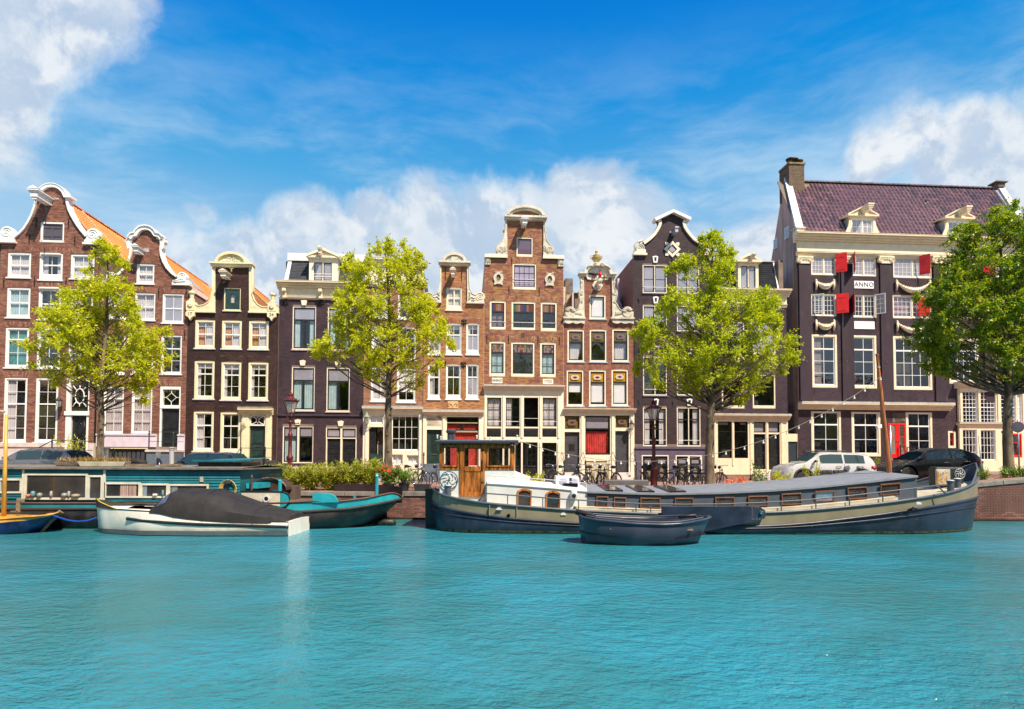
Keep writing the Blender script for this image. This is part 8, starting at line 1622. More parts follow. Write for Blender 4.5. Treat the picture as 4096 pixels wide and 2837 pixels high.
for(c,x,yb,yt,d,s_,lb_,nm,m_,cat)in((N,1828,765,505,-1.2,.075,'pale grey flue pipe with collar standing on the houseboat roof','flue_pipe',mat('pale_grey_paint',(.45,.42,.42),.5),'flue pipe'),(N,1128,700,508,.9,.10,'shiny steel flue pipe beside the first tree trunk','flue_pipe',mat('brushed_steel',(.5,.48,.5),.3,.9),'flue pipe'),(D,340,1262,1195,-.5,.10,'small terracotta flue pot on the houseboat roof in front of the dark blue car','flue_pot',MATS['terracotta'],'flue pot')):
 X,Zt=HF.pt(*px(c,x,yt),d);t=thing(nm,lb_,cat,(HF.o.x+X,HF.o.y+d,zt_+.08));H_=Zt-zt_-.08;b=MB();b.lathe([(s_,0),(s_,H_*.84),(s_*1.15,H_*.85),(s_*1.15,H_*.88),(s_,H_*.89),(s_,H_*.93)],(0,0,0),14);b.build('pipe',m_,t,smooth='auto');b=MB();b.lathe([(s_*.8,H_*.93),(s_*1.4,H_*.95),(s_*1.45,H_),(.001,H_*1.02)],(0,0,0),14);b.build('cowl',m_,t,smooth='auto')
for(x0_,x1_,y_,rz,lb_)in((1260,1600,735,2,'pale weathered board lying on the houseboat roof below the scooter'),(1700,1900,745,-3,'brown crate board lying on the houseboat roof by the grey flue')):xa,ya=on_roof(N,x0_,y_,-1.4);xb,_=on_roof(N,x1_,y_,-1.4);b=MB();b.box(0,xb-xa,0,.25,0,.09);o=b.build('board',oak,None,loc=(xa,ya,zt_+.09));o.rotation_euler=(0,0,R(rz));tag(o,lb_,'board')
# --- blue and yellow sailing boat
VF=Frame(-17,19.3,0);sv=thing('sailing_boat','small blue sailing boat with yellow deck and wooden mast at the left edge','boat',VF.o)
v0=cline(VF,N,[(-700,1245,.5),(-400,1262,.85),(0,1268,.85),(350,1240,.6),(545,1222,.25),(628,1195,.02)]);v1=cline(VF,N,[(-700,1290,.5),(-400,1305,.88),(0,1308,.88),(300,1280,.62),(520,1240,.26),(618,1205,.02)]);v2=cline(VF,N,[(-700,1400,.4),(-400,1405,.8),(0,1405,.78),(250,1400,.45),(412,1385,.02)],.02);v3=v2.copy();v3[:,2]=-.3
bluep=mat('blue_boat_paint',(.008,.03,.14),.3,var=.5,dirt=.3,dirtcol=(.02,.05,.12));yw=mat('yellow_varnish',(.60,.30,.05),.35,var=.25);hull(sv,'wash_strake',v0,v1,yw);hull(sv,'hull',v1,v2,bluep,.08);hull(sv,'underwater_hull',v2,v3,tar);deck(sv,'deck',v0,yw,-.02);side_tube(sv,'gunwale',v0,yw,.025)
a,c_=seg(VF,N,[(632,1192),(412,1388)],0);b=MB();b.tube([(a[0]+.02,0,a[1]+.03),(c_[0],0,-.1)],.05,6);b.build('stem_post',oak,sv);a,c_=seg(VF,N,[(38,1270),(70,-440)],0);c_=VF.pt(*px(B,70,955),0);b=MB();b.tube([(a[0],0,a[1]-.1),(c_[0],0,c_[1])],[.066,.046],10);mo=b.build('mast',mat('yellow_mast_wood',(.58,.33,.06),.4,var=.2,stretch=(5,5,.6)),sv,smooth=True);b=MB();e=VF.pt(*px(B,-300,900),0);b.tube([(c_[0],-.08,c_[1]+.08),(e[0],-.08,e[1]+.1)],.04,6);b.build('boom',mat('pale_spar',(.5,.35,.3),.6),mo)
for(x0_,y0_,x1_,y1_)in((185,1050,262,1085),(180,1085,215,1195),(-20,1040,75,1070),(120,1180,205,1197)):bx(sv,'cockpit_frame',fbox(VF,N,x0_,y0_,x1_,y1_,.3),.25,.32,oak)
ch_=thing('mooring_chain','blue plastic covered chain sagging from the blue boat to the white launch','mooring line',(VF.o.x,19.1,0));CF=Frame(VF.o.x,19.1,0);pp=seg(CF,N,[(560,1228),(640,1255),(720,1280),(820,1293),(930,1285),(1038,1250)],0);xs_=[p[0]for p in pp];zs_=[p[1]for p in pp];b=MB()
for i in range(34):x=xs_[0]+(xs_[-1]-xs_[0])*i/34;z=float(np.interp(x,xs_,zs_));b.tube([(x+.035*math.cos(a_),(.02 if i%2 else.004)*math.sin(a_),z+(.004 if i%2 else.02)*math.sin(a_))for a_ in lin(0,6.28,8)[:-1]],.009,4,True)
b.build('chain_link',mat('blue_chain',(.01,.08,.50),.35),ch_,kind='stuff')
pf=Frame(-5,21.6,0);r=fbox(pf,O,1800,985,2005,1045,0);t=thing('mooring_float','black mooring float at the water between teal bow and barge rudder','float',(pf.o.x,pf.o.y,0));b=MB();b.tube([(r[0],0,.05),(r[0]+.1,0,.1),(r[1]-.1,0,.1),(r[1],0,.05)],[.05,.13,.13,.05],10);b.build('float_body',tar,t,smooth=True)
# trees and plants
def leaves(pts,dirs,L,Wd,rnd,droop=.35):
 n=len(pts);P_=np.array(pts);D_=np.array(dirs)+rnd.normal(0,.45,(n,3));D_[:,2]-=droop;D_/=np.linalg.norm(D_,axis=1)[:,None]
 N_=rnd.normal(0,.6,(n,3))+np.array([.0,-.25,.9]);S_=np.cross(D_,N_);S_/=np.linalg.norm(S_,axis=1)[:,None]+1e-9;U_=np.cross(S_,D_)
 l=L*rnd.uniform(.65,1.25,(n,1));w=Wd*rnd.uniform(.7,1.2,(n,1));a=P_;b=P_+D_*l*.45+S_*w/2+U_*w*.18;c=P_+D_*l;d=P_+D_*l*.45-S_*w/2+U_*w*.18
 return np.stack([a,b,c,d],1).reshape(-1,3)
def leaf_mesh(name,V,m,parent,kind=None):
 n=len(V)//4;me=bpy.data.meshes.new(name);me.vertices.add(4*n);me.vertices.foreach_set('co',V.astype(np.float32).ravel());me.loops.add(4*n);me.loops.foreach_set('vertex_index',np.arange(4*n,dtype=np.int32));me.polygons.add(n);me.polygons.foreach_set('loop_start',np.arange(0,4*n,4,dtype=np.int32));me.update(calc_edges=True);me.validate()
 return link(name,me,m,parent,kind=kind)
bark=mat('grey_brown_bark',(.16,.12,.08),.9,var=.4,vscale=5,bump=.9,bscale=30,dirt=.5,dirtcol=(.06,.05,.03),stretch=(1,1,.35))
LG=leaf_mat('yellow_green_leaf',[(.33,.42,.010),(.50,.58,.012),(.66,.70,.04),(.40,.50,.012)],.52);LG2=leaf_mat('fresh_green_leaf',[(.26,.38,.012),(.40,.52,.016),(.58,.65,.03),(.33,.45,.012)],.52);LD=leaf_mat('deep_green_leaf',[(.07,.18,.012),(.15,.30,.015),(.46,.54,.02),(.09,.22,.012)],.46)
def inside(poly,x,z):
 c=False;n=len(poly)
 for i in range(n):
  (x0,z0),(x1,z1)=poly[i],poly[(i+1)%n]
  if(z0>z)!=(z1>z)and x<(x1-x0)*(z-z0)/(z1-z0)+x0:c=not c
 return c
def tree(label,Y,trunk,r0_,sil,ncl,m,seed,fork=.4,per=11,lf=24,L=.125,Wd=.062,depthf=.62,tl=(.35,.75),name='street_tree'):
 rnd=np.random.RandomState(seed);F_=Frame(0,Y,0);s=16/9;tk=[F_.pt(u*s,v*s)for u,v in trunk];x0_=tk[0][0];zg=gz(x0_)-.05;t=thing(name,label,'tree',(x0_,Y,zg),0,'trees along the quay')
 tk=[(x-x0_,z-zg)for x,z in tk];tk[0]=(0,0);sl_=[F_.pt(u*s,v*s)for u,v in sil];sl_=[(x-x0_,z-zg)for x,z in sl_];zmin=min(p[1]for p in sl_);zmax=max(p[1]for p in sl_)
 def tp_(z):
  z=min(max(z,0),tk[-1][1]);i=max(0,min(len(tk)-2,sum(1 for q in tk if q[1]<z)-1));f=(z-tk[i][1])/(tk[i+1][1]-tk[i][1]);return Vector((tk[i][0]+(tk[i+1][0]-tk[i][0])*f,.06*math.sin(z),z))
 H_=tk[-1][1];b=MB();zz=lin(0,H_,22);b.tube([tp_(z)+Vector((rnd.normal(0,.012),rnd.normal(0,.012),0))for z in zz],[r0_*(1.25 if z<.15 else 1)*(1-.93*(z/H_)**1.1)+.012 for z in zz],10)
 for _ in range(3):z=rnd.uniform(1.6,zmin);a=rnd.uniform(0,6.3);p=tp_(z);b.lathe([(.001,-.07),(.07,-.03),(.07,.04),(.001,.07)],tuple(p+Vector((math.cos(a),math.sin(a),0))*r0_*.75),7)
 cl=[];tries=0;xs_=[p[0]for p in sl_]
 while len(cl)<ncl and tries<40000:
  tries+=1;x=rnd.uniform(min(xs_),max(xs_));z=rnd.uniform(zmin,zmax)
  if not inside(sl_,x,z):continue
  sp=scan(sl_,z);w0_=max(.3,max(b_-a_ for a_,b_ in sp)/2);cx=tp_(z).x;dx=abs(x-cx);md=w0_*depthf*math.sqrt(max(.06,1-min(1,dx/(w0_*1.15))**2));y=rnd.uniform(-md,md)
  if noise.noise(Vector((x*.9+seed,y*.9,z*1.1)))<-.05:continue
  if any((x-q[0])**2+(y-q[1])**2+(z-q[2])**2<.10 for q in cl):continue
  cl.append((x,y,z))
 pts=[];dirs=[];tw=MB()
 for(x,y,z)in cl:
  c=Vector((x,y,z));hd=math.hypot(x-tp_(z).x,y);za=max(zmin-.2+.0,z-.55*hd-.25);a=tp_(min(za,H_*.97));mid=a.lerp(c,.5)+Vector((rnd.normal(0,.08),rnd.normal(0,.08),-.06*hd));fr_=1-.85*(a.z/H_);rr=min(.036,.008+.011*hd)*(.5+fr_)
  tw.tube([a,a.lerp(mid,.5),mid,mid.lerp(c,.55),c],[rr,rr*.8,rr*.6,rr*.4,rr*.22],5);od=(c-Vector((tp_(z).x,0,z-.6))).normalized()
  for k in range(per):
   d=(od*.6+Vector(rnd.normal(0,.75,3))+Vector((0,0,.28))).normalized();ln=rnd.uniform(*tl);e=c+d*ln
   if not inside(sl_,e.x,e.z):ln*=.4;e=c+d*ln
   if k%2==0:tw.tube([c,c.lerp(e,.5)+Vector((0,0,.02)),e],[.008,.006,.003],3)
   f=rnd.uniform(.1,1.05,lf);q=np.array(c)[None]+np.array(d)[None]*(ln*f)[:,None]+rnd.normal(0,.045,(lf,3));pts.append(q);sd=np.array(d)[None]+rnd.normal(0,.5,(lf,3));dirs.append(sd)
 b.build('trunk',bark,t,smooth='auto');tw.build('branches',bark,t,smooth=True,kind='stuff');leaf_mesh('crown',leaves(np.concatenate(pts),np.concatenate(dirs),L,Wd,rnd),m,t);return t
tree('slender yellow green tree leftmost, in front of the white bell gable house',26,[(222,1046),(228,900),(236,800),(240,700),(243,575)],.14,[(240,545),(262,560),(280,600),(292,640),(285,665),(305,690),(300,715),(345,725),(360,770),(372,805),(350,850),(325,868),(340,905),(312,915),(280,880),(250,862),(225,880),(190,875),(150,850),(140,870),(100,850),(68,832),(100,800),(62,770),(75,745),(110,735),(95,710),(130,700),(150,660),(185,648),(175,620),(205,600),(215,565)],145,LG,3,per=10,lf=25)
tree('open yellow green tree with bare twigs on top, above the green hedge',26,[(874,1056),(874,890),(878,780),(873,650),(868,560)],.165,[(905,545),(940,565),(950,600),(955,660),(975,680),(970,700),(1010,735),(1022,760),(1000,790),(985,830),(955,850),(940,880),(905,885),(870,880),(840,860),(800,830),(760,850),(750,810),(695,800),(715,780),(745,775),(705,720),(740,715),(760,690),(745,650),(780,620),(775,585),(800,580),(830,610),(830,570),(848,515),(858,560),(880,545)],145,LG,11,per=10,lf=25)
tree('broad fresh green tree in front of the diamond window house',26,[(1596,1090),(1600,900),(1592,780),(1600,650),(1603,560)],.20,[(1605,508),(1635,550),(1650,590),(1640,620),(1680,650),(1722,655),(1750,700),(1760,750),(1790,815),(1765,845),(1735,850),(1740,880),(1690,885),(1660,920),(1640,870),(1600,895),(1555,880),(1500,878),(1460,850),(1440,815),(1450,780),(1430,735),(1465,720),(1490,735),(1475,690),(1510,690),(1500,640),(1540,650),(1505,610),(1535,575),(1560,590),(1580,540)],195,LG2,5,per=10,lf=26)
tree('dense deep green tree at the right edge in front of the large dark house',26,[(2272,1074),(2268,900),(2262,800),(2255,650),(2250,520)],.20,[(2250,455),(2290,470),(2340,520),(2420,620),(2460,720),(2430,820),(2350,880),(2290,880),(2240,860),(2180,835),(2120,850),(2090,810),(2085,770),(2062,740),(2085,690),(2075,655),(2105,640),(2110,600),(2105,560),(2150,530),(2190,500),(2210,475)],290,LD,9,lf=26,per=12)
def shrub(name,label,cat,x,y,z,w,h_,n,m,L=.11,Wd=.03,up=.5,d=None,group=None,stems=14,pot=None,flowers=None,seed=0,potr=.16,poth=.28):
 rnd=np.random.RandomState(seed+int(abs(x)*100));t=thing(name,label,cat,(x,y,z),0,group);pz=0
 if pot:b=MB();b.lathe([(potr*.75,0),(potr,poth),(potr*1.08,poth),(potr*1.08,poth+.03),(potr*.9,poth+.02),(.001,poth)],(0,0,0),12);b.build('pot',pot,t,smooth='auto');pz=poth
 sm=MB();P_=[];D_=[];d=d or w*.8;tips=[]
 for k in range(stems):
  e=Vector((rnd.uniform(-.5,.5)*w,rnd.uniform(-.5,.5)*d,pz+h_*rnd.uniform(.55,1.0)));s0=Vector((e.x*.25,e.y*.25,pz));md=s0.lerp(e,.55)+Vector((0,0,.08*h_));sm.tube([s0,md,e],[.012,.008,.003],4);tips.append(e);q=max(3,n//stems);f=rnd.uniform(.15,1.05,q)
  pp_=[s0.lerp(md,g*1.8)if g<.55 else md.lerp(e,(g-.55)/.45)for g in f];P_+=[tuple(p+Vector(rnd.normal(0,.035+.02*w,3)))for p in pp_];D_+=[tuple((e-s0).normalized()*up+Vector(rnd.normal(0,.6,3)))for _ in f]
 sm.build('stems',bark,t,kind='stuff');leaf_mesh('foliage',leaves(np.array(P_),np.array(D_),L,Wd,rnd,.1),m,t)
 if flowers:
  fp=[];fd=[]
  for e in tips[:flowers[1]]:
   for _ in range(flowers[2]):fp.append(tuple(e+Vector(rnd.normal(0,.05,3))));fd.append(tuple(rnd.normal(0,1,3)))
  leaf_mesh('blossoms',leaves(np.array(fp),np.array(fd),.06,.05,rnd,0),flowers[0],t)
 return t
LH=leaf_mat('hedge_leaf',[(.16,.24,.02),(.34,.40,.03),(.56,.56,.08),(.22,.30,.03)],.45);LB=leaf_mat('bright_plant_leaf',[(.08,.18,.02),(.16,.30,.03),(.25,.35,.04)],.35);redf=mat('red_flower',(.65,.01,.02),.6,var=.1);orf=mat('orange_flower',(.75,.14,.02),.6,var=.2);pinkf=mat('pink_flower',(.7,.08,.35),.6);yelf=mat('yellow_flower',(.75,.6,.1),.6);potb=mat('black_pot',(.03,.032,.035),.4);dryl=leaf_mat('dry_leaf',[(.30,.18,.05),(.42,.28,.08),(.25,.2,.06)],.3)
def at(c,x,y,Y):F_=Frame(0,Y,0);return F_.pt(*px(c,x,y))[0]
G1='shrubs of the quayside hedge';lbs=['feathery green bush at the left end of the quayside hedge','bushy hedge shrub left of centre behind the teal bow','bright yellow green hedge shrub in the middle behind the teal bow','hedge shrub right of centre behind the teal bow','dense hedge shrub before the dark double doors','tall grey green hedge shrub next to the red flowers']
for i,(xx,w_,hh)in enumerate(((755,.75,.95),(930,1.2,.95),(1130,1.2,1.0),(1330,1.2,1.05),(1530,1.2,1.08),(1720,1.0,1.2))):shrub('hedge_shrub',lbs[i],'shrub',at(O,xx,600,24.9),24.9+.1*(i%2),1.05,w_,hh,4200,LH if i else LB,.13,.035,group=G1,stems=44,seed=i,d=.9,flowers=(yelf,10,3)if i==2 else None)
shrub('flowering_oleander','oleander with red flowers in a black pot at the right end of the hedge','potted plant',at(O,1930,600,24.5),24.5,1.05,.85,.72,1300,LB,.16,.03,stems=26,pot=potb,flowers=(redf,16,26),potr=.24,poth=.27,seed=4)
shrub('agapanthus_pot','long leaved plant with a tall pale bud in a round black pot','potted plant',at(O,2090,600,24.45),24.45,1.05,.7,.45,420,LB,.34,.03,stems=16,pot=potb,potr=.22,poth=.30,flowers=(yelf,2,10));planter('low black trough of dry plants on the quay left of the barge rudder',at(O,2275,660,24.4),24.4,1.05,.62,.3,.28,potb)
shrub('shrub','yellow green shrub behind the white trunk cabin of the barge','shrub',at(P,1555,600,24.7),24.7,1.05,.75,.78,500,LG,.10,.045,stems=16);shrub('small_tree','small yellow leaved tree in front of the white front door steps','small tree',at(B,760,1300,33),33,1.33,1.3,2.2,900,LG,.13,.05,stems=22)
shrub('topiary','small round bush at the foot of the black front door of the bell gable house','shrub',at(B,885,1300,34),34,1.9,.5,.7,500,LB,.07,.03,stems=16);G2='small plants on the quay before the cream shopfront'
for i,(xx,yy,w_,hh,m_,lb_,fl)in enumerate(((1118,1400,.35,.42,orf,'small orange plant left on the quay before the cream shopfront',0),(1228,1400,.45,.5,orf,'larger orange plant before the cream shopfront, right of the small one',0),(1400,1390,.45,1.25,LB,'tall green stemmed plant before the black double doors, leftmost',0),(1475,1390,.4,.85,LB,'second green stemmed plant before the black double doors',0),(1600,1390,.55,.95,LG,'light green bushy plant before the black double doors',0),(1690,1390,.5,.8,LG,'light green bushy plant at the nose of the white car',0))):shrub('quay_plant',lb_,'plant',at(K,xx,yy,24.9),24.9,1.06,w_,hh,240,m_,.10,.05,group=G2,stems=7,seed=i)
shrub('sapling','thin light green sapling in front of the white car','plant',at(M,130,1400,24.6),24.6,gz(13.3),.9,1.4,420,LG,.09,.03,stems=12)
rs3=random.Random(2);b_=[]
for i,(xx,lb_)in enumerate(((1745,'tuft of weeds at the thin pole on the right quay'),(1840,'dark spiky plant against the cream wall on the right'),(1950,'bright green tuft left of the right hand tree trunk'),(2040,'bright green tuft right of the right hand tree trunk'),(2110,'bright green tuft at the right edge of the quay'))):x_=at(M,xx,1390,25.0);shrub('grass_tuft',lb_,'plant',x_,25.0 if i!=1 else 33,gz(x_),.55,.38 if i!=1 else.8,260,LB if i!=1 else LD,.16,.03,group='tufts on the right quay',stems=14,seed=i)
for xx,z,lb_ in((1930,1.1,'small leafy bush with pink flowers by the nose of the dark blue car'),):shrub('flower_bush',lb_,'shrub',at(B,xx,1480,29),29,1.2,.7,1.0,380,LB,.09,.04,stems=14,flowers=(pinkf,4,10))
for pt_,n_ in((pt1,8),(pt2,12)):
 rnd=np.random.RandomState(n_);P_=np.c_[rnd.uniform(-.75,.75,260),rnd.uniform(-.15,.15,260),rnd.uniform(.12,.2,260)];leaf_mesh('dry_plants',leaves(P_,np.tile([0,0,1.2],(260,1)),.16,.02,rnd,0),dryl,pt_,'stuff')
rnd=np.random.RandomState(1);P_=[]
for cx in lin(-46,46,13):
 for k in range(44):c=np.array([cx+rnd.normal(0,2.0),-9+rnd.normal(0,1.5),7.5+rnd.normal(0,3.0)]);P_.append(c+rnd.normal(0,.75,(60,3)))
P_=np.concatenate(P_);leaf_mesh('opposite_bank_trees',leaves(P_,rnd.normal(0,1,P_.shape),.85,.6,rnd),LD,None,'stuff')
b=MB();b.box(-400,400,-60,-4.0,-3,1.2);b.build('opposite_quay',cop,kind='structure')
x=-95
br_=[B1,B5,B4,B7,B3]
while x<95:
 w_=random.uniform(5,7.5);hh=random.uniform(11,15);b=MB();b.prism([(x,1.1),(x+w_-.05,1.1),(x+w_-.05,hh),(x+w_*.7,hh+1),(x+w_*.62,hh+2.6),(x+w_*.38,hh+2.6),(x+w_*.3,hh+1),(x,hh)],-30,-22);b.build('opposite_houses',random.choice(br_),kind='structure');b=MB()
 for i in range(3):
  for j in range(4):b.box(x+w_*(.12+.29*i),x+w_*(.30+.29*i),-22.0,-21.95,2+2.6*j,3.9+2.6*j)
 b.build('opposite_windows',white,kind='structure');x+=w_
 # cars, bicycles, lamps
rubber=mat('tyre_rubber',(.02,.02,.021),.8);alloy=mat('alloy_wheel',(.45,.46,.48),.3,.9);carglass=glass_mat('car_glass',refl=.10,body=(.02,.045,.05),bodyfac=.85);blkpl=mat('black_plastic',(.03,.032,.036),.6)
hlm=mat('headlight_glass',(.5,.52,.55),.1,.3);tlm=mat('tail_light_red',(.45,.005,.005),.15);platem=mat('yellow_plate',(.8,.6,.05),.5)
def wheel(parent,x,y,z,r,side,ns=5):
 b=MB();w=.2;b.lathe([(r*.66,-w/2),(r*.9,-w/2),(r,-w/3),(r,w/3),(r*.9,w/2),(r*.66,w/2)],(0,0,0),24);t=b.build('wheel',rubber,parent,smooth='auto',loc=(x,y,z),rot=(R(90),0,0));f=side;b=MB();b.lathe([(r*.68,f*w*.45),(r*.62,f*w*.5),(r*.60,f*w*.3)],(0,0,0),24);b.lathe([(.001,f*w*.45),(r*.16,f*w*.44),(r*.16,f*w*.2)],(0,0,0),10)
 for k in range(ns*2):a=k*math.pi/ns+(.12 if k%2 else-.12);b.tube([(r*.12*math.cos(a),r*.12*math.sin(a),f*w*.42),(r*.63*math.cos(a+.05),r*.63*math.sin(a+.05),f*w*.40)],r*.05,5)
 b.build('rim',alloy,t,smooth='auto');q=MB();q.lathe([(.001,0),(r*.62,0),(r*.62,.01)],(0,0,f*w*.1),16);q.build('brake_disc',blkpl,t)
def car(label,X,Y,zg,L_,Wc,Hc,paint,belt,roof,wins,ang=180,pitch=0,clad=None,wr=.32,wx=(.20,.82),lowz=.2,rails=None,extra=None,screen=(.60,.75),rear=(.03,.12)):
 t=thing('parked_car',label,'car',(X,Y,zg),R(ang),'cars parked along the quay');t.rotation_euler=(0,R(pitch),R(ang));w=Wc/2;fs=np.linspace(0,1,61);bz=lambda f:float(np.interp(f,[p[0]for p in belt],[p[1]for p in belt]));rz_=lambda f:float(np.interp(f,[p[0]for p in roof],[p[1]for p in roof]))
 def ring(f):
  x=(f-.5)*L_;e=1-.22*max(0,(abs(f-.5)-.40)/.10)**2.2;W_=w*e;zb=lowz
  for q in wx:
   dx=abs(f-q)*L_;ra=wr+.055
   if dx<ra:zb=max(zb,wr+math.sqrt(ra*ra-dx*dx))
  B_=bz(f);T_=max(rz_(f),B_+.02);wt=W_*.96-(T_-B_)*.30;zl=max(zb,lowz);z2=max(zb+.02,lowz+.12);z3=max(z2+.02,B_*.62)
  return[(x,-W_*.93,zl),(x,-W_,z2),(x,-W_*1.0,z3),(x,-W_*.965,B_),(x,-wt,B_+(T_-B_)*.88),(x,-wt*.82,T_),(x,0,T_+.025),(x,wt*.82,T_),(x,wt,B_+(T_-B_)*.88),(x,W_*.965,B_),(x,W_,z3),(x,W_,z2),(x,W_*.93,zl)]
 b=MB();b.loft([ring(f)for f in fs],False,True);body=b.build('body',paint,t,smooth='auto')
 for k,(f0,f1)in enumerate(wins):
  for s_ in(-1,1):
   b=MB();rows=[]
   for f in np.linspace(f0,f1,9):r_=ring(f);A_,C_=np.array(r_[3]),np.array(r_[4]);hi=.93;lo_=.08;
   for f in np.linspace(f0,f1,9):r_=ring(f);A_,C_=np.array(r_[3]),np.array(r_[4]);p,q=A_+(C_-A_)*.07,A_+(C_-A_)*.92;o=np.array([0,-.012,.004]);rows.append([tuple((p+o)*[1,-s_,1]),tuple((q+o)*[1,-s_,1])])
   b.loft(rows);b.build('side_window',carglass,t,smooth=True)
 for nm,(f0,f1)in(('windscreen',screen),('rear_window',rear)):
  b=MB();rows=[]
  for f in np.linspace(f0,f1,7):r_=[np.array(p)for p in ring(f)[4:9]];rows.append([tuple(p*[1,.93,1]+[.006 if nm=='windscreen' else-.012,0,.012])for p in r_])
  b.loft(rows);b.build(nm,carglass,t,smooth=True)
 for q in wx:
  for s_ in(-1,1):wheel(t,(q-.5)*L_,s_*(w-.13),wr,wr,s_)
 b=MB();b.box(-L_*.42,L_*.42,-w*.8,w*.8,.22,.45);b.build('underbody',blkpl,t)
 for q in wx:b=MB();b.cyl(((q-.5)*L_,-w*.82,wr),((q-.5)*L_,w*.82,wr),wr+.03,n=18);b.build('wheel_well',blkpl,t)
 for s_ in(-1,1):
  fx=.955;r_=ring(fx);b=MB();b.tube([(r_[0][0]-.28,s_*w*.93,bz(fx)-.16),(r_[0][0],s_*w*.86,bz(fx)-.14),(r_[0][0]+.1,s_*w*.66,bz(fx)-.18)],[.035,.06,.045],6);b.build('headlight',hlm,t,smooth=True);r_=ring(.03);b=MB();b.tube([(r_[0][0]+.22,s_*w*.97,bz(.03)-.04),(r_[0][0]+.05,s_*w*.93,bz(.03)-.08),(r_[0][0]-.03,s_*w*.72,bz(.03)-.1)],[.05,.08,.07],6);b.build('tail_light',tlm,t,smooth=True);fm=screen[1]-.07;r_=ring(fm);b=MB();b.tube([(r_[3][0],s_*w*.93,bz(fm)+.08),(r_[3][0]+.02,s_*(w+.08),bz(fm)+.12),(r_[3][0]+.03,s_*(w+.19),bz(fm)+.12)],[.03,.06,.05],7);b.build('mirror',clad or paint,t,smooth=True)
  for f in(wins[0][0]+.02,wins[1][0]+.02):X_=(f-.5)*L_;b=MB();b.tube([(X_,s_*(w+.0),bz(f)-.12),(X_+.05,s_*(w+.03),bz(f)-.115),(X_+.19,s_*(w+.03),bz(f)-.115),(X_+.24,s_*w,bz(f)-.12)],.014,5);b.build('door_handle',clad or chrome,t,smooth=True)
  for f in[wins[1][1]+.01,wins[0][1]+.008]:r_=[np.array(p)for p in ring(f)];b=MB();b.tube([tuple(r_[i]*[1,-s_,1]+[0,-s_*-.002,0])for i in(1,2,3)],.006,4);b.build('door_gap',blkpl,t)
 b=MB();r_=ring(.985);b.box(L_*.46,L_*.497,-w*.6,w*.6,.28,.46);b.build('grille',blkpl,t);b=MB();b.box(L_*.497,L_*.503,-.26,.26,.40,.5);b.box(-L_*.503,-L_*.485,-.26,.26,.5,.61);b.build('number_plate',platem,t)
 if clad:
  for q in wx:
   for s_ in(-1,1):b=MB();ra=wr+.085;b.tube([((q-.5)*L_+ra*math.cos(a),s_*(w-.005),wr+ra*math.sin(a))for a in lin(-.35,math.pi+.35,15)],.05,6);b.build('arch_cladding',clad,t,smooth=True)
  for s_ in(-1,1):
   for(x0_,x1_)in((-.62,-.02),(.02,.72)):
    b=MB();b.box(x0_,x1_,s_*(w+.025)-.03,s_*(w+.025)+.02,.38,.70);pn_=b.build('door_cushion',clad,t,bevel=.03)
    for i in range(3):
     for j in range(2):q=MB();ww=(x1_-x0_)/3;q.box(x0_+ww*i+.03,x0_+ww*(i+1)-.02,s_*(w+.045)-.02,s_*(w+.045)+.02,.41+.14*j,.52+.14*j);q.build('cushion_pad',clad,pn_,bevel=.018)
   b=MB();b.box(-L_*.32,L_*.33,s_*w-.03,s_*w+.02,.2,.32);b.build('sill_cladding',clad,t,bevel=.02)
 if rails:
  for s_ in(-1,1):b=MB();b.tube([(-.9,s_*w*.62,Hc-.02),(-.75,s_*w*.62,Hc+.05),(.45,s_*w*.62,Hc+.06),(.6,s_*w*.62,Hc)],.028,6);b.build('roof_rail',rails,t,smooth=True)
 return t
BH=[(0,.62),(.02,.80),(.08,.92),(.3,.93),(.6,.91),(.72,.90),(.85,.82),(.95,.70),(1,.52)]
RH=[(0,.64),(.02,.84),(.035,1.0),(.07,1.22),(.11,1.40),(.2,1.47),(.35,1.5),(.5,1.49),(.6,1.42),(.66,1.25),(.75,.96),(.78,.92),(.88,.84),(1,.54)]
def sc_(p,k):return[(a,b*k)for a,b in p]
def carpaint(n,c,m_=.3):return mat(n,c,.22,m_,var=.03,coat=1.0)
xr=at(B,792,1450,27.1);grey=carpaint('grey_car_paint',(.20,.19,.21),.6);cg=car('grey five door hatchback at the left, its red tail light facing right',xr-2.12,27.9,1.30,4.25,1.76,1.44,grey,sc_(BH,1.0),sc_(RH,.96),[(.14,.335),(.35,.60)])
xr=at(D,672,1200,27.0);car('dark blue small hatchback parked behind the roof hatch of the houseboat',xr-1.93,27.8,1.16,3.85,1.7,1.42,carpaint('dark_blue_car_paint',(.008,.018,.045)),BH,[(0,.64),(.02,.9),(.05,1.2),(.09,1.36),(.2,1.41),(.5,1.42),(.58,1.38),(.64,1.2),(.70,.97),(.74,.92),(.88,.86),(1,.54)],[(.12,.34),(.36,.60)],screen=(.59,.69))
xl=at(K,1640,1300,27.0);car('white crossover car with black door cushions and roof rails',xl+2.32,27.9,gz(xl+2.1)+.13,4.12,1.75,1.47,carpaint('white_car_paint',(.55,.55,.57),.1),[(0,.66),(.02,.86),(.1,.95),(.6,.95),(.74,.96),(.86,.92),(.95,.80),(1,.56)],[(0,.68),(.02,.92),(.05,1.15),(.10,1.36),(.2,1.44),(.5,1.48),(.6,1.44),(.68,1.26),(.78,.99),(.88,.94),(1,.58)],[(.15,.36),(.38,.62)],clad=blkpl,wr=.33,rails=blkpl,wx=(.19,.80))
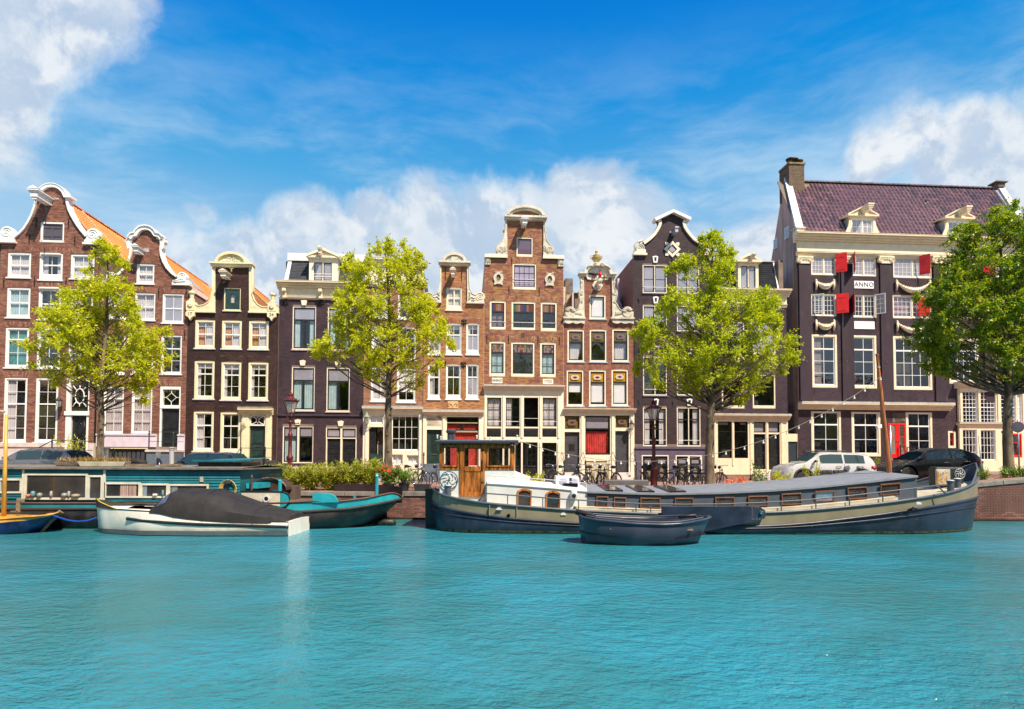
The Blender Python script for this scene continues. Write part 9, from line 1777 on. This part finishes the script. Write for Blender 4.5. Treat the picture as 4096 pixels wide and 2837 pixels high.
xl=at(M,872,1350,27.0);car('glossy black hatchback with alloy wheels parked right of the leaning mast',xl+2.1,27.9,gz(xl+2.1)-.1,4.15,1.76,1.44,mat('black_car_paint',(.006,.006,.009),.3,0,var=.03,spec=.3,coat=.5),sc_(BH,1.0),[(0,.64),(.02,.86),(.05,.99),(.11,1.19),(.2,1.35),(.32,1.42),(.45,1.44),(.55,1.40),(.63,1.25),(.74,.98),(.78,.93),(.88,.85),(1,.54)],[(.15,.35),(.37,.62)],pitch=2.6,wr=.34)
sx=at(B,1580,1450,26.6);st=thing('scooter','black motor scooter with clear windscreen parked before the stoop','scooter',(sx,26.6,gz(sx)+.02),0);q=carpaint('black_scooter_paint',(.012,.012,.014));b=MB();b.tube([(-.75,0,.62),(-.55,0,.62),(-.2,0,.58),(-.05,0,.42),(.2,0,.22),(.42,0,.28)],[.08,.17,.18,.16,.13,.08],10);b.tube([(.40,0,.22),(.50,0,.55),(.42,0,.95)],[.15,.17,.08],10);b.build('body',q,st,smooth=True);b=MB();b.tube([(-.78,0,.80),(-.5,0,.84),(-.1,0,.76)],[.07,.13,.09],9);b.build('seat',rubber,st,smooth=True);wheel(st,-.55,0,.24,.24,-1,3);wheel(st,.62,0,.24,.24,-1,3)
b=MB();b.tube([(.62,0,.45),(.72,0,.42),(.86,0,.28)],[.09,.1,.06],8);b.build('mudguard',q,st,smooth=True);b=MB();b.tube([(.38,-.33,1.02),(.42,0,.98),(.38,.33,1.02)],.02,6);b.build('handlebar',chrome,st,smooth=True);b=MB();b.loft([[(.42-.05*f,y,1.0+.62*f)for y in(-.2*(1-.5*f*f),0,.2*(1-.5*f*f))]for f in lin(0,1,6)]);o=b.build('windscreen',glass_mat('clear_screen',refl=.3,body=(.5,.5,.52),bodyfac=.25),st,smooth=True)
def bicycle():
 t=thing('bicycle','','bicycle',(0,0,0),0,'bicycles parked in front of the houses');r=.34
 for x in(-.52,.52):
  b=MB();b.tube([(x+r*math.cos(a),0,r+r*math.sin(a))for a in lin(0,2*math.pi,29)[:-1]],.019,6,True);w=b.build('wheel',rubber,t,smooth=True);b=MB();b.tube([(x+.93*r*math.cos(a),0,r+.93*r*math.sin(a))for a in lin(0,2*math.pi,29)[:-1]],.010,5,True);b.cyl((x,-.05,r),(x,.05,r),.025,n=8)
  for k in range(14):a=k*math.pi/7;b.tube([(x,.03 if k%2 else-.03,r),(x+.92*r*math.cos(a),0,r+.92*r*math.sin(a))],.0025,3)
  b.build('rim',chrome,w,smooth=True);b=MB();b.tube([(x+(r+.035)*math.cos(a),0,r+(r+.035)*math.sin(a))for a in(lin(.35,2.9,12)if x<0 else lin(.5,2.3,10))],.014,5);b.build('mudguard',blkpl,t,smooth=True)
 fm=mat('bicycle_frame_paint',(.03,.032,.036),.35,.3);b=MB();bb=(-.06,0,.29);st_=(-.22,0,.78);hd=(.34,0,.86);hl_=(.37,0,.72);ra=(-.52,0,.34);fa=(.52,0,.34)
 for p,q_ in((bb,st_),(bb,hl_),(st_,hd),(hd,hl_)):b.cyl(p,q_,.017,n=7)
 for s_ in(-.05,.05):b.tube([bb,(ra[0],s_,ra[2])],.01,5);b.tube([st_,(ra[0],s_,ra[2])],.008,5);b.tube([hl_,(.42,s_,.6),(fa[0],s_,fa[2])],.012,5)
 b.build('frame',fm,t,smooth=True);b=MB();b.cyl(st_,(-.25,0,.92),.014,n=6);b.tube([(-.40,0,.95),(-.30,0,.96),(-.12,0,.94)],[.075,.07,.02],7);b.build('saddle',rubber,t,smooth=True);b=MB();b.cyl(hd,(.31,0,1.02),.013,n=6);b.tube([(.10,-.27,1.03),(.24,-.25,1.05),(.34,-.1,1.04),(.33,0,1.02),(.34,.1,1.04),(.24,.25,1.05),(.10,.27,1.03)],.012,6);b.build('handlebar',chrome,t,smooth=True)
 b=MB();b.lathe([(.10,-.005),(.10,.005)],(0,0,0),16);b.build('chainring',chrome,t,loc=(bb[0],-.04,bb[2]),rot=(R(90),0,0));b=MB();b.tube([(bb[0],-.06,bb[2]),(bb[0]+.1,-.07,bb[2]-.13)],.01,5);b.box(bb[0]+.05,bb[0]+.15,-.14,-.07,bb[2]-.145,bb[2]-.12);b.build('pedal',chrome,t)
 b=MB();[b.tube([(-.72,y,.73),(-.28,y,.74)],.007,4)for y in(-.06,0,.06)];b.tube([(-.68,0,.73),(-.52,.05,.34)],.007,4);b.build('rear_rack',fm,t);b=MB();b.lathe([(.001,-.03),(.04,-.01),(.035,.04),(.001,.05)],(0,0,0),8);b.build('headlamp',chrome,t,loc=(.43,0,.82),rot=(0,R(90),0));b=MB();b.tube([(-.1,.03,.3),(-.18,.2,.02)],.01,5);b.build('kickstand',chrome,t);return t
b0=bicycle();cm=children_map();first=True
BL=[(1656,27.4,20,'bicycle with a front carrier nearest the hedge'),(1682,26.8,-62,'silver bicycle with large front wheel between hedge and barge'),(1756,26.6,70,'dark bicycle with a black bag half hidden by the wheelhouse'),(2196,27.8,60,'dark bicycle right behind the yellow green quay shrub'),(2268,28.6,10,'bicycle before the left grey door of the 1744 house'),(2328,27.2,55,'leftmost bicycle of the tangle under the red curtain window'),(2352,27.5,72,'second bicycle of the tangle under the red curtain window'),(2380,27.1,50,'middle bicycle of the tangle under the red curtain window'),(2408,27.6,65,'bicycle with a red rear light in the tangle'),(2438,27.2,118,'rightmost bicycle of the tangle, its wheel turned'),(2578,28.0,66,'bicycle with black front crate left of the red brown lamp post'),(2680,27.9,28,'bicycle left in the pair before the black basement doors'),(2728,27.6,-28,'bicycle right in the pair before the black basement doors'),(2784,27.8,-66,'bicycle seen from the front left of the third tree'),(2828,28.2,160,'bicycle half hidden behind the third tree trunk'),(2878,27.9,62,'bicycle just right of the third tree trunk')]
for(u,y,a,lb_)in BL:
 o=b0 if first else copy_tree(b0,cm);first=False;X=(u-2048)/FPX*y;o.location=(X,y,1.05);o.rotation_euler=(R(random.uniform(-4,4)),0,R(a));o['label']=lb_
X=(2578-2048)/FPX*27.9;b=MB();b.box(-.22,.22,-.17,.17,.0,.02)
for s_ in(-1,1):b.box(-.22,.22,s_*.17-.01,s_*.17+.01,.02,.26);b.box(s_*.22-.01,s_*.22+.01,-.16,.16,.02,.26)
o=b.build('crate',blkpl,None,bevel=.015);o.location=(X+.12,27.55,1.85);o.rotation_euler=(R(4),0,R(12));tag(o,'black plastic crate on the bicycle left of the lamp post','crate')
for i,(c,xx,lb_)in enumerate(((Q,660,'steel bicycle stand at the left of the crate bicycle'),(Q,1030,'steel bicycle stand between the pair of bicycles'),(Q,215,'steel bicycle stand inside the tangle of bicycles'))):X=at(c,xx,450,27.6);t=thing('bicycle_stand',lb_,'bicycle stand',(X,27.6,1.05),R(65),'steel bicycle stands');b=MB();b.tube([(-.3,0,0),(-.3,0,.72),(-.24,0,.78),(.24,0,.78),(.3,0,.72),(.3,0,0)],.022,7);b.build('hoop',alloy,t,smooth=True)
plum=mat('plum_cast_iron',(.11,.018,.022),.45,.1,var=.25,dirt=.2)
def street_lamp(label,X,Y,zg,H_):
 t=thing('street_lamp',label,'street lamp',(X,Y,zg),0,'red brown street lamps');b=MB();hp=H_-1.15
 b.lathe([(.19,0),(.19,.12),(.15,.16),(.14,.75),(.17,.80),(.17,.86),(.12,.92),(.11,1.2),(.14,1.26),(.14,1.34),(.085,1.42),(.075,hp*.72),(.10,hp*.74),(.10,hp*.78),(.06,hp*.80),(.05,hp*.93),(.09,hp*.95),(.05,hp*.97),(.06,hp)],(0,0,0),12);b.build('post',plum,t,smooth='auto');b=MB();b.cyl((-.32,0,hp*.93),(.32,0,hp*.93),.018);[b.lathe([(.001,-.04),(.035,0),(.001,.04)],(s_*.34,0,hp*.93),7)for s_ in(-1,1)];b.build('ladder_bar',plum,t,smooth='auto')
 b=MB()
 for k in range(4):a=k*math.pi/2+.5;b.tube([(.04*math.cos(a),.04*math.sin(a),hp-.05),(.16*math.cos(a),.16*math.sin(a),hp+.08),(.12*math.cos(a),.12*math.sin(a),hp+.22)],.018,5)
 for k in range(6):a=k*math.pi/3;b.tube([(.15*math.cos(a),.15*math.sin(a),hp+.22),(.30*math.cos(a),.30*math.sin(a),hp+.70)],.014,4)
 b.lathe([(.16,hp+.2),(.165,hp+.235)],(0,0,0),6);b.lathe([(.33,hp+.69),(.34,hp+.74)],(0,0,0),6);b.build('lantern_cage',plum,t);b=MB();b.lathe([(.145,hp+.23),(.285,hp+.69)],(0,0,0),6);b.build('lantern_glass',MATS['lampglass'],t);b=MB();b.lathe([(.33,hp+.74),(.14,hp+.88),(.10,hp+.92),(.12,hp+1.0),(.09,hp+1.04),(.03,hp+1.07),(.04,hp+1.1),(.001,hp+1.2)],(0,0,0),12)
 for k in range(12):a=k*math.pi/6;b.tube([(.32*math.cos(a),.32*math.sin(a),hp+.72),(.36*math.cos(a),.36*math.sin(a),hp+.80+(.03 if k%2 else 0))],[.03,.006],4)
 b.build('crown_roof',plum,t,smooth='auto');b=MB();b.lathe([(.04,hp+.3),(.05,hp+.45),(.001,hp+.5)],(0,0,0),8);b.build('bulb',bulbm,t)
street_lamp('red brown street lamp left, in front of the dark violet mansard house',(1160-2048)/FPX*26,26,1.05,4.1);street_lamp('red brown street lamp before the black violet bell gable house',(2615-2048)/FPX*27.2,27.2,1.05,3.95)
x_=(4074-2048)/FPX*25.4;t=thing('road_sign','round red rimmed road sign seen from behind at the right edge','road sign',(x_,25.4,gz(x_)),R(-60));b=MB();zc=2.2+(1849-1702)/FPX*25.4-gz(x_);b.cyl((0,.03,0),(0,.03,zc+.3),.03,n=10);b.build('post',alloy,t,smooth=True);b=MB();b.lathe([(.001,0),(.21,0),(.21,.012),(.001,.014)],(0,0,0),24);sn=b.build('disc',mat('sign_back',(.40,.34,.34),.5,.3),t,loc=(0,0,zc),rot=(R(90),0,0));b=MB();b.tube([(.21*math.cos(a),0,zc+.21*math.sin(a))for a in lin(0,6.28,25)[:-1]],.015,5,True);b.build('rim',redp,t)
x_=(3928-2048)/FPX*25.2;t=thing('metal_pole','thin pale metal pole leaning slightly at the tail of the black car','pole',(x_,25.2,gz(x_)),0);b=MB();b.tube([(0,0,0),(-.12,0,1.75)],.024,8);b.build('tube',leadm,t,smooth=True)
x_=(3562-2048)/FPX*26;t=thing('camera_pole','grey pole with a small white camera head beside the leaning mast','camera pole',(x_,26,gz(x_)),0);b=MB();b.cyl((0,0,0),(0,0,2.55),.045,n=10);b.build('post',alloy,t,smooth=True);b=MB();b.box(.03,.27,-.1,.05,2.45,2.60);o=b.build('camera_head',white,t,bevel=.02);o.rotation_euler=(0,R(-14),0)
x_=at(Q,520,440,26.5);t=thing('utility_cabinet','grey rounded utility cabinet on the quay behind the barge skylights','cabinet',(x_,26.5,1.05));b=MB();b.box(-.95,.95,-.15,.15,0,.42);b.build('casing',mat('cabinet_grey',(.10,.095,.10),.6),t,bevel=.05)
for x_,y_,z_,lb_ in((at(B,1205,1400,28.5),28.5,1.33,'green iron bollard post left of the scooter'),):t=thing('iron_bollard',lb_,'bollard',(x_,y_,z_));b=MB();b.lathe([(.09,0),(.08,.1),(.055,.15),(.05,1.15),(.08,1.2),(.08,1.28),(.05,1.32),(.08,1.4),(.001,1.45)],(0,0,0),10);b.build('post',dgreen,t,smooth='auto')
cx,cz=h2.pt(B,1452,1112,.26);w=h2.f.o+FD*cx+FN*.26;t=thing('cat','small tabby cat lying behind a white ground floor window above the lilac plinth','cat',(w.x,w.y,h2.zg+cz),TH);b=MB();b.tube([(-.2,0,-.05),(-.1,0,.02),(.05,0,.03),(.14,0,.08),(.19,0,.15),(.24,0,.14)],[.03,.09,.09,.06,.065,.02],9);b.tube([(.16,-.03,.2),(.16,-.03,.25)],[.025,.003],4);b.tube([(.2,.03,.2),(.2,.03,.25)],[.025,.003],4);b.tube([(-.2,0,-.06),(-.3,.02,-.08),(-.32,.05,-.05)],.018,5);b.build('body',mat('tabby_fur',(.10,.06,.04),.9,var=.6,vscale=30),t,smooth=True)
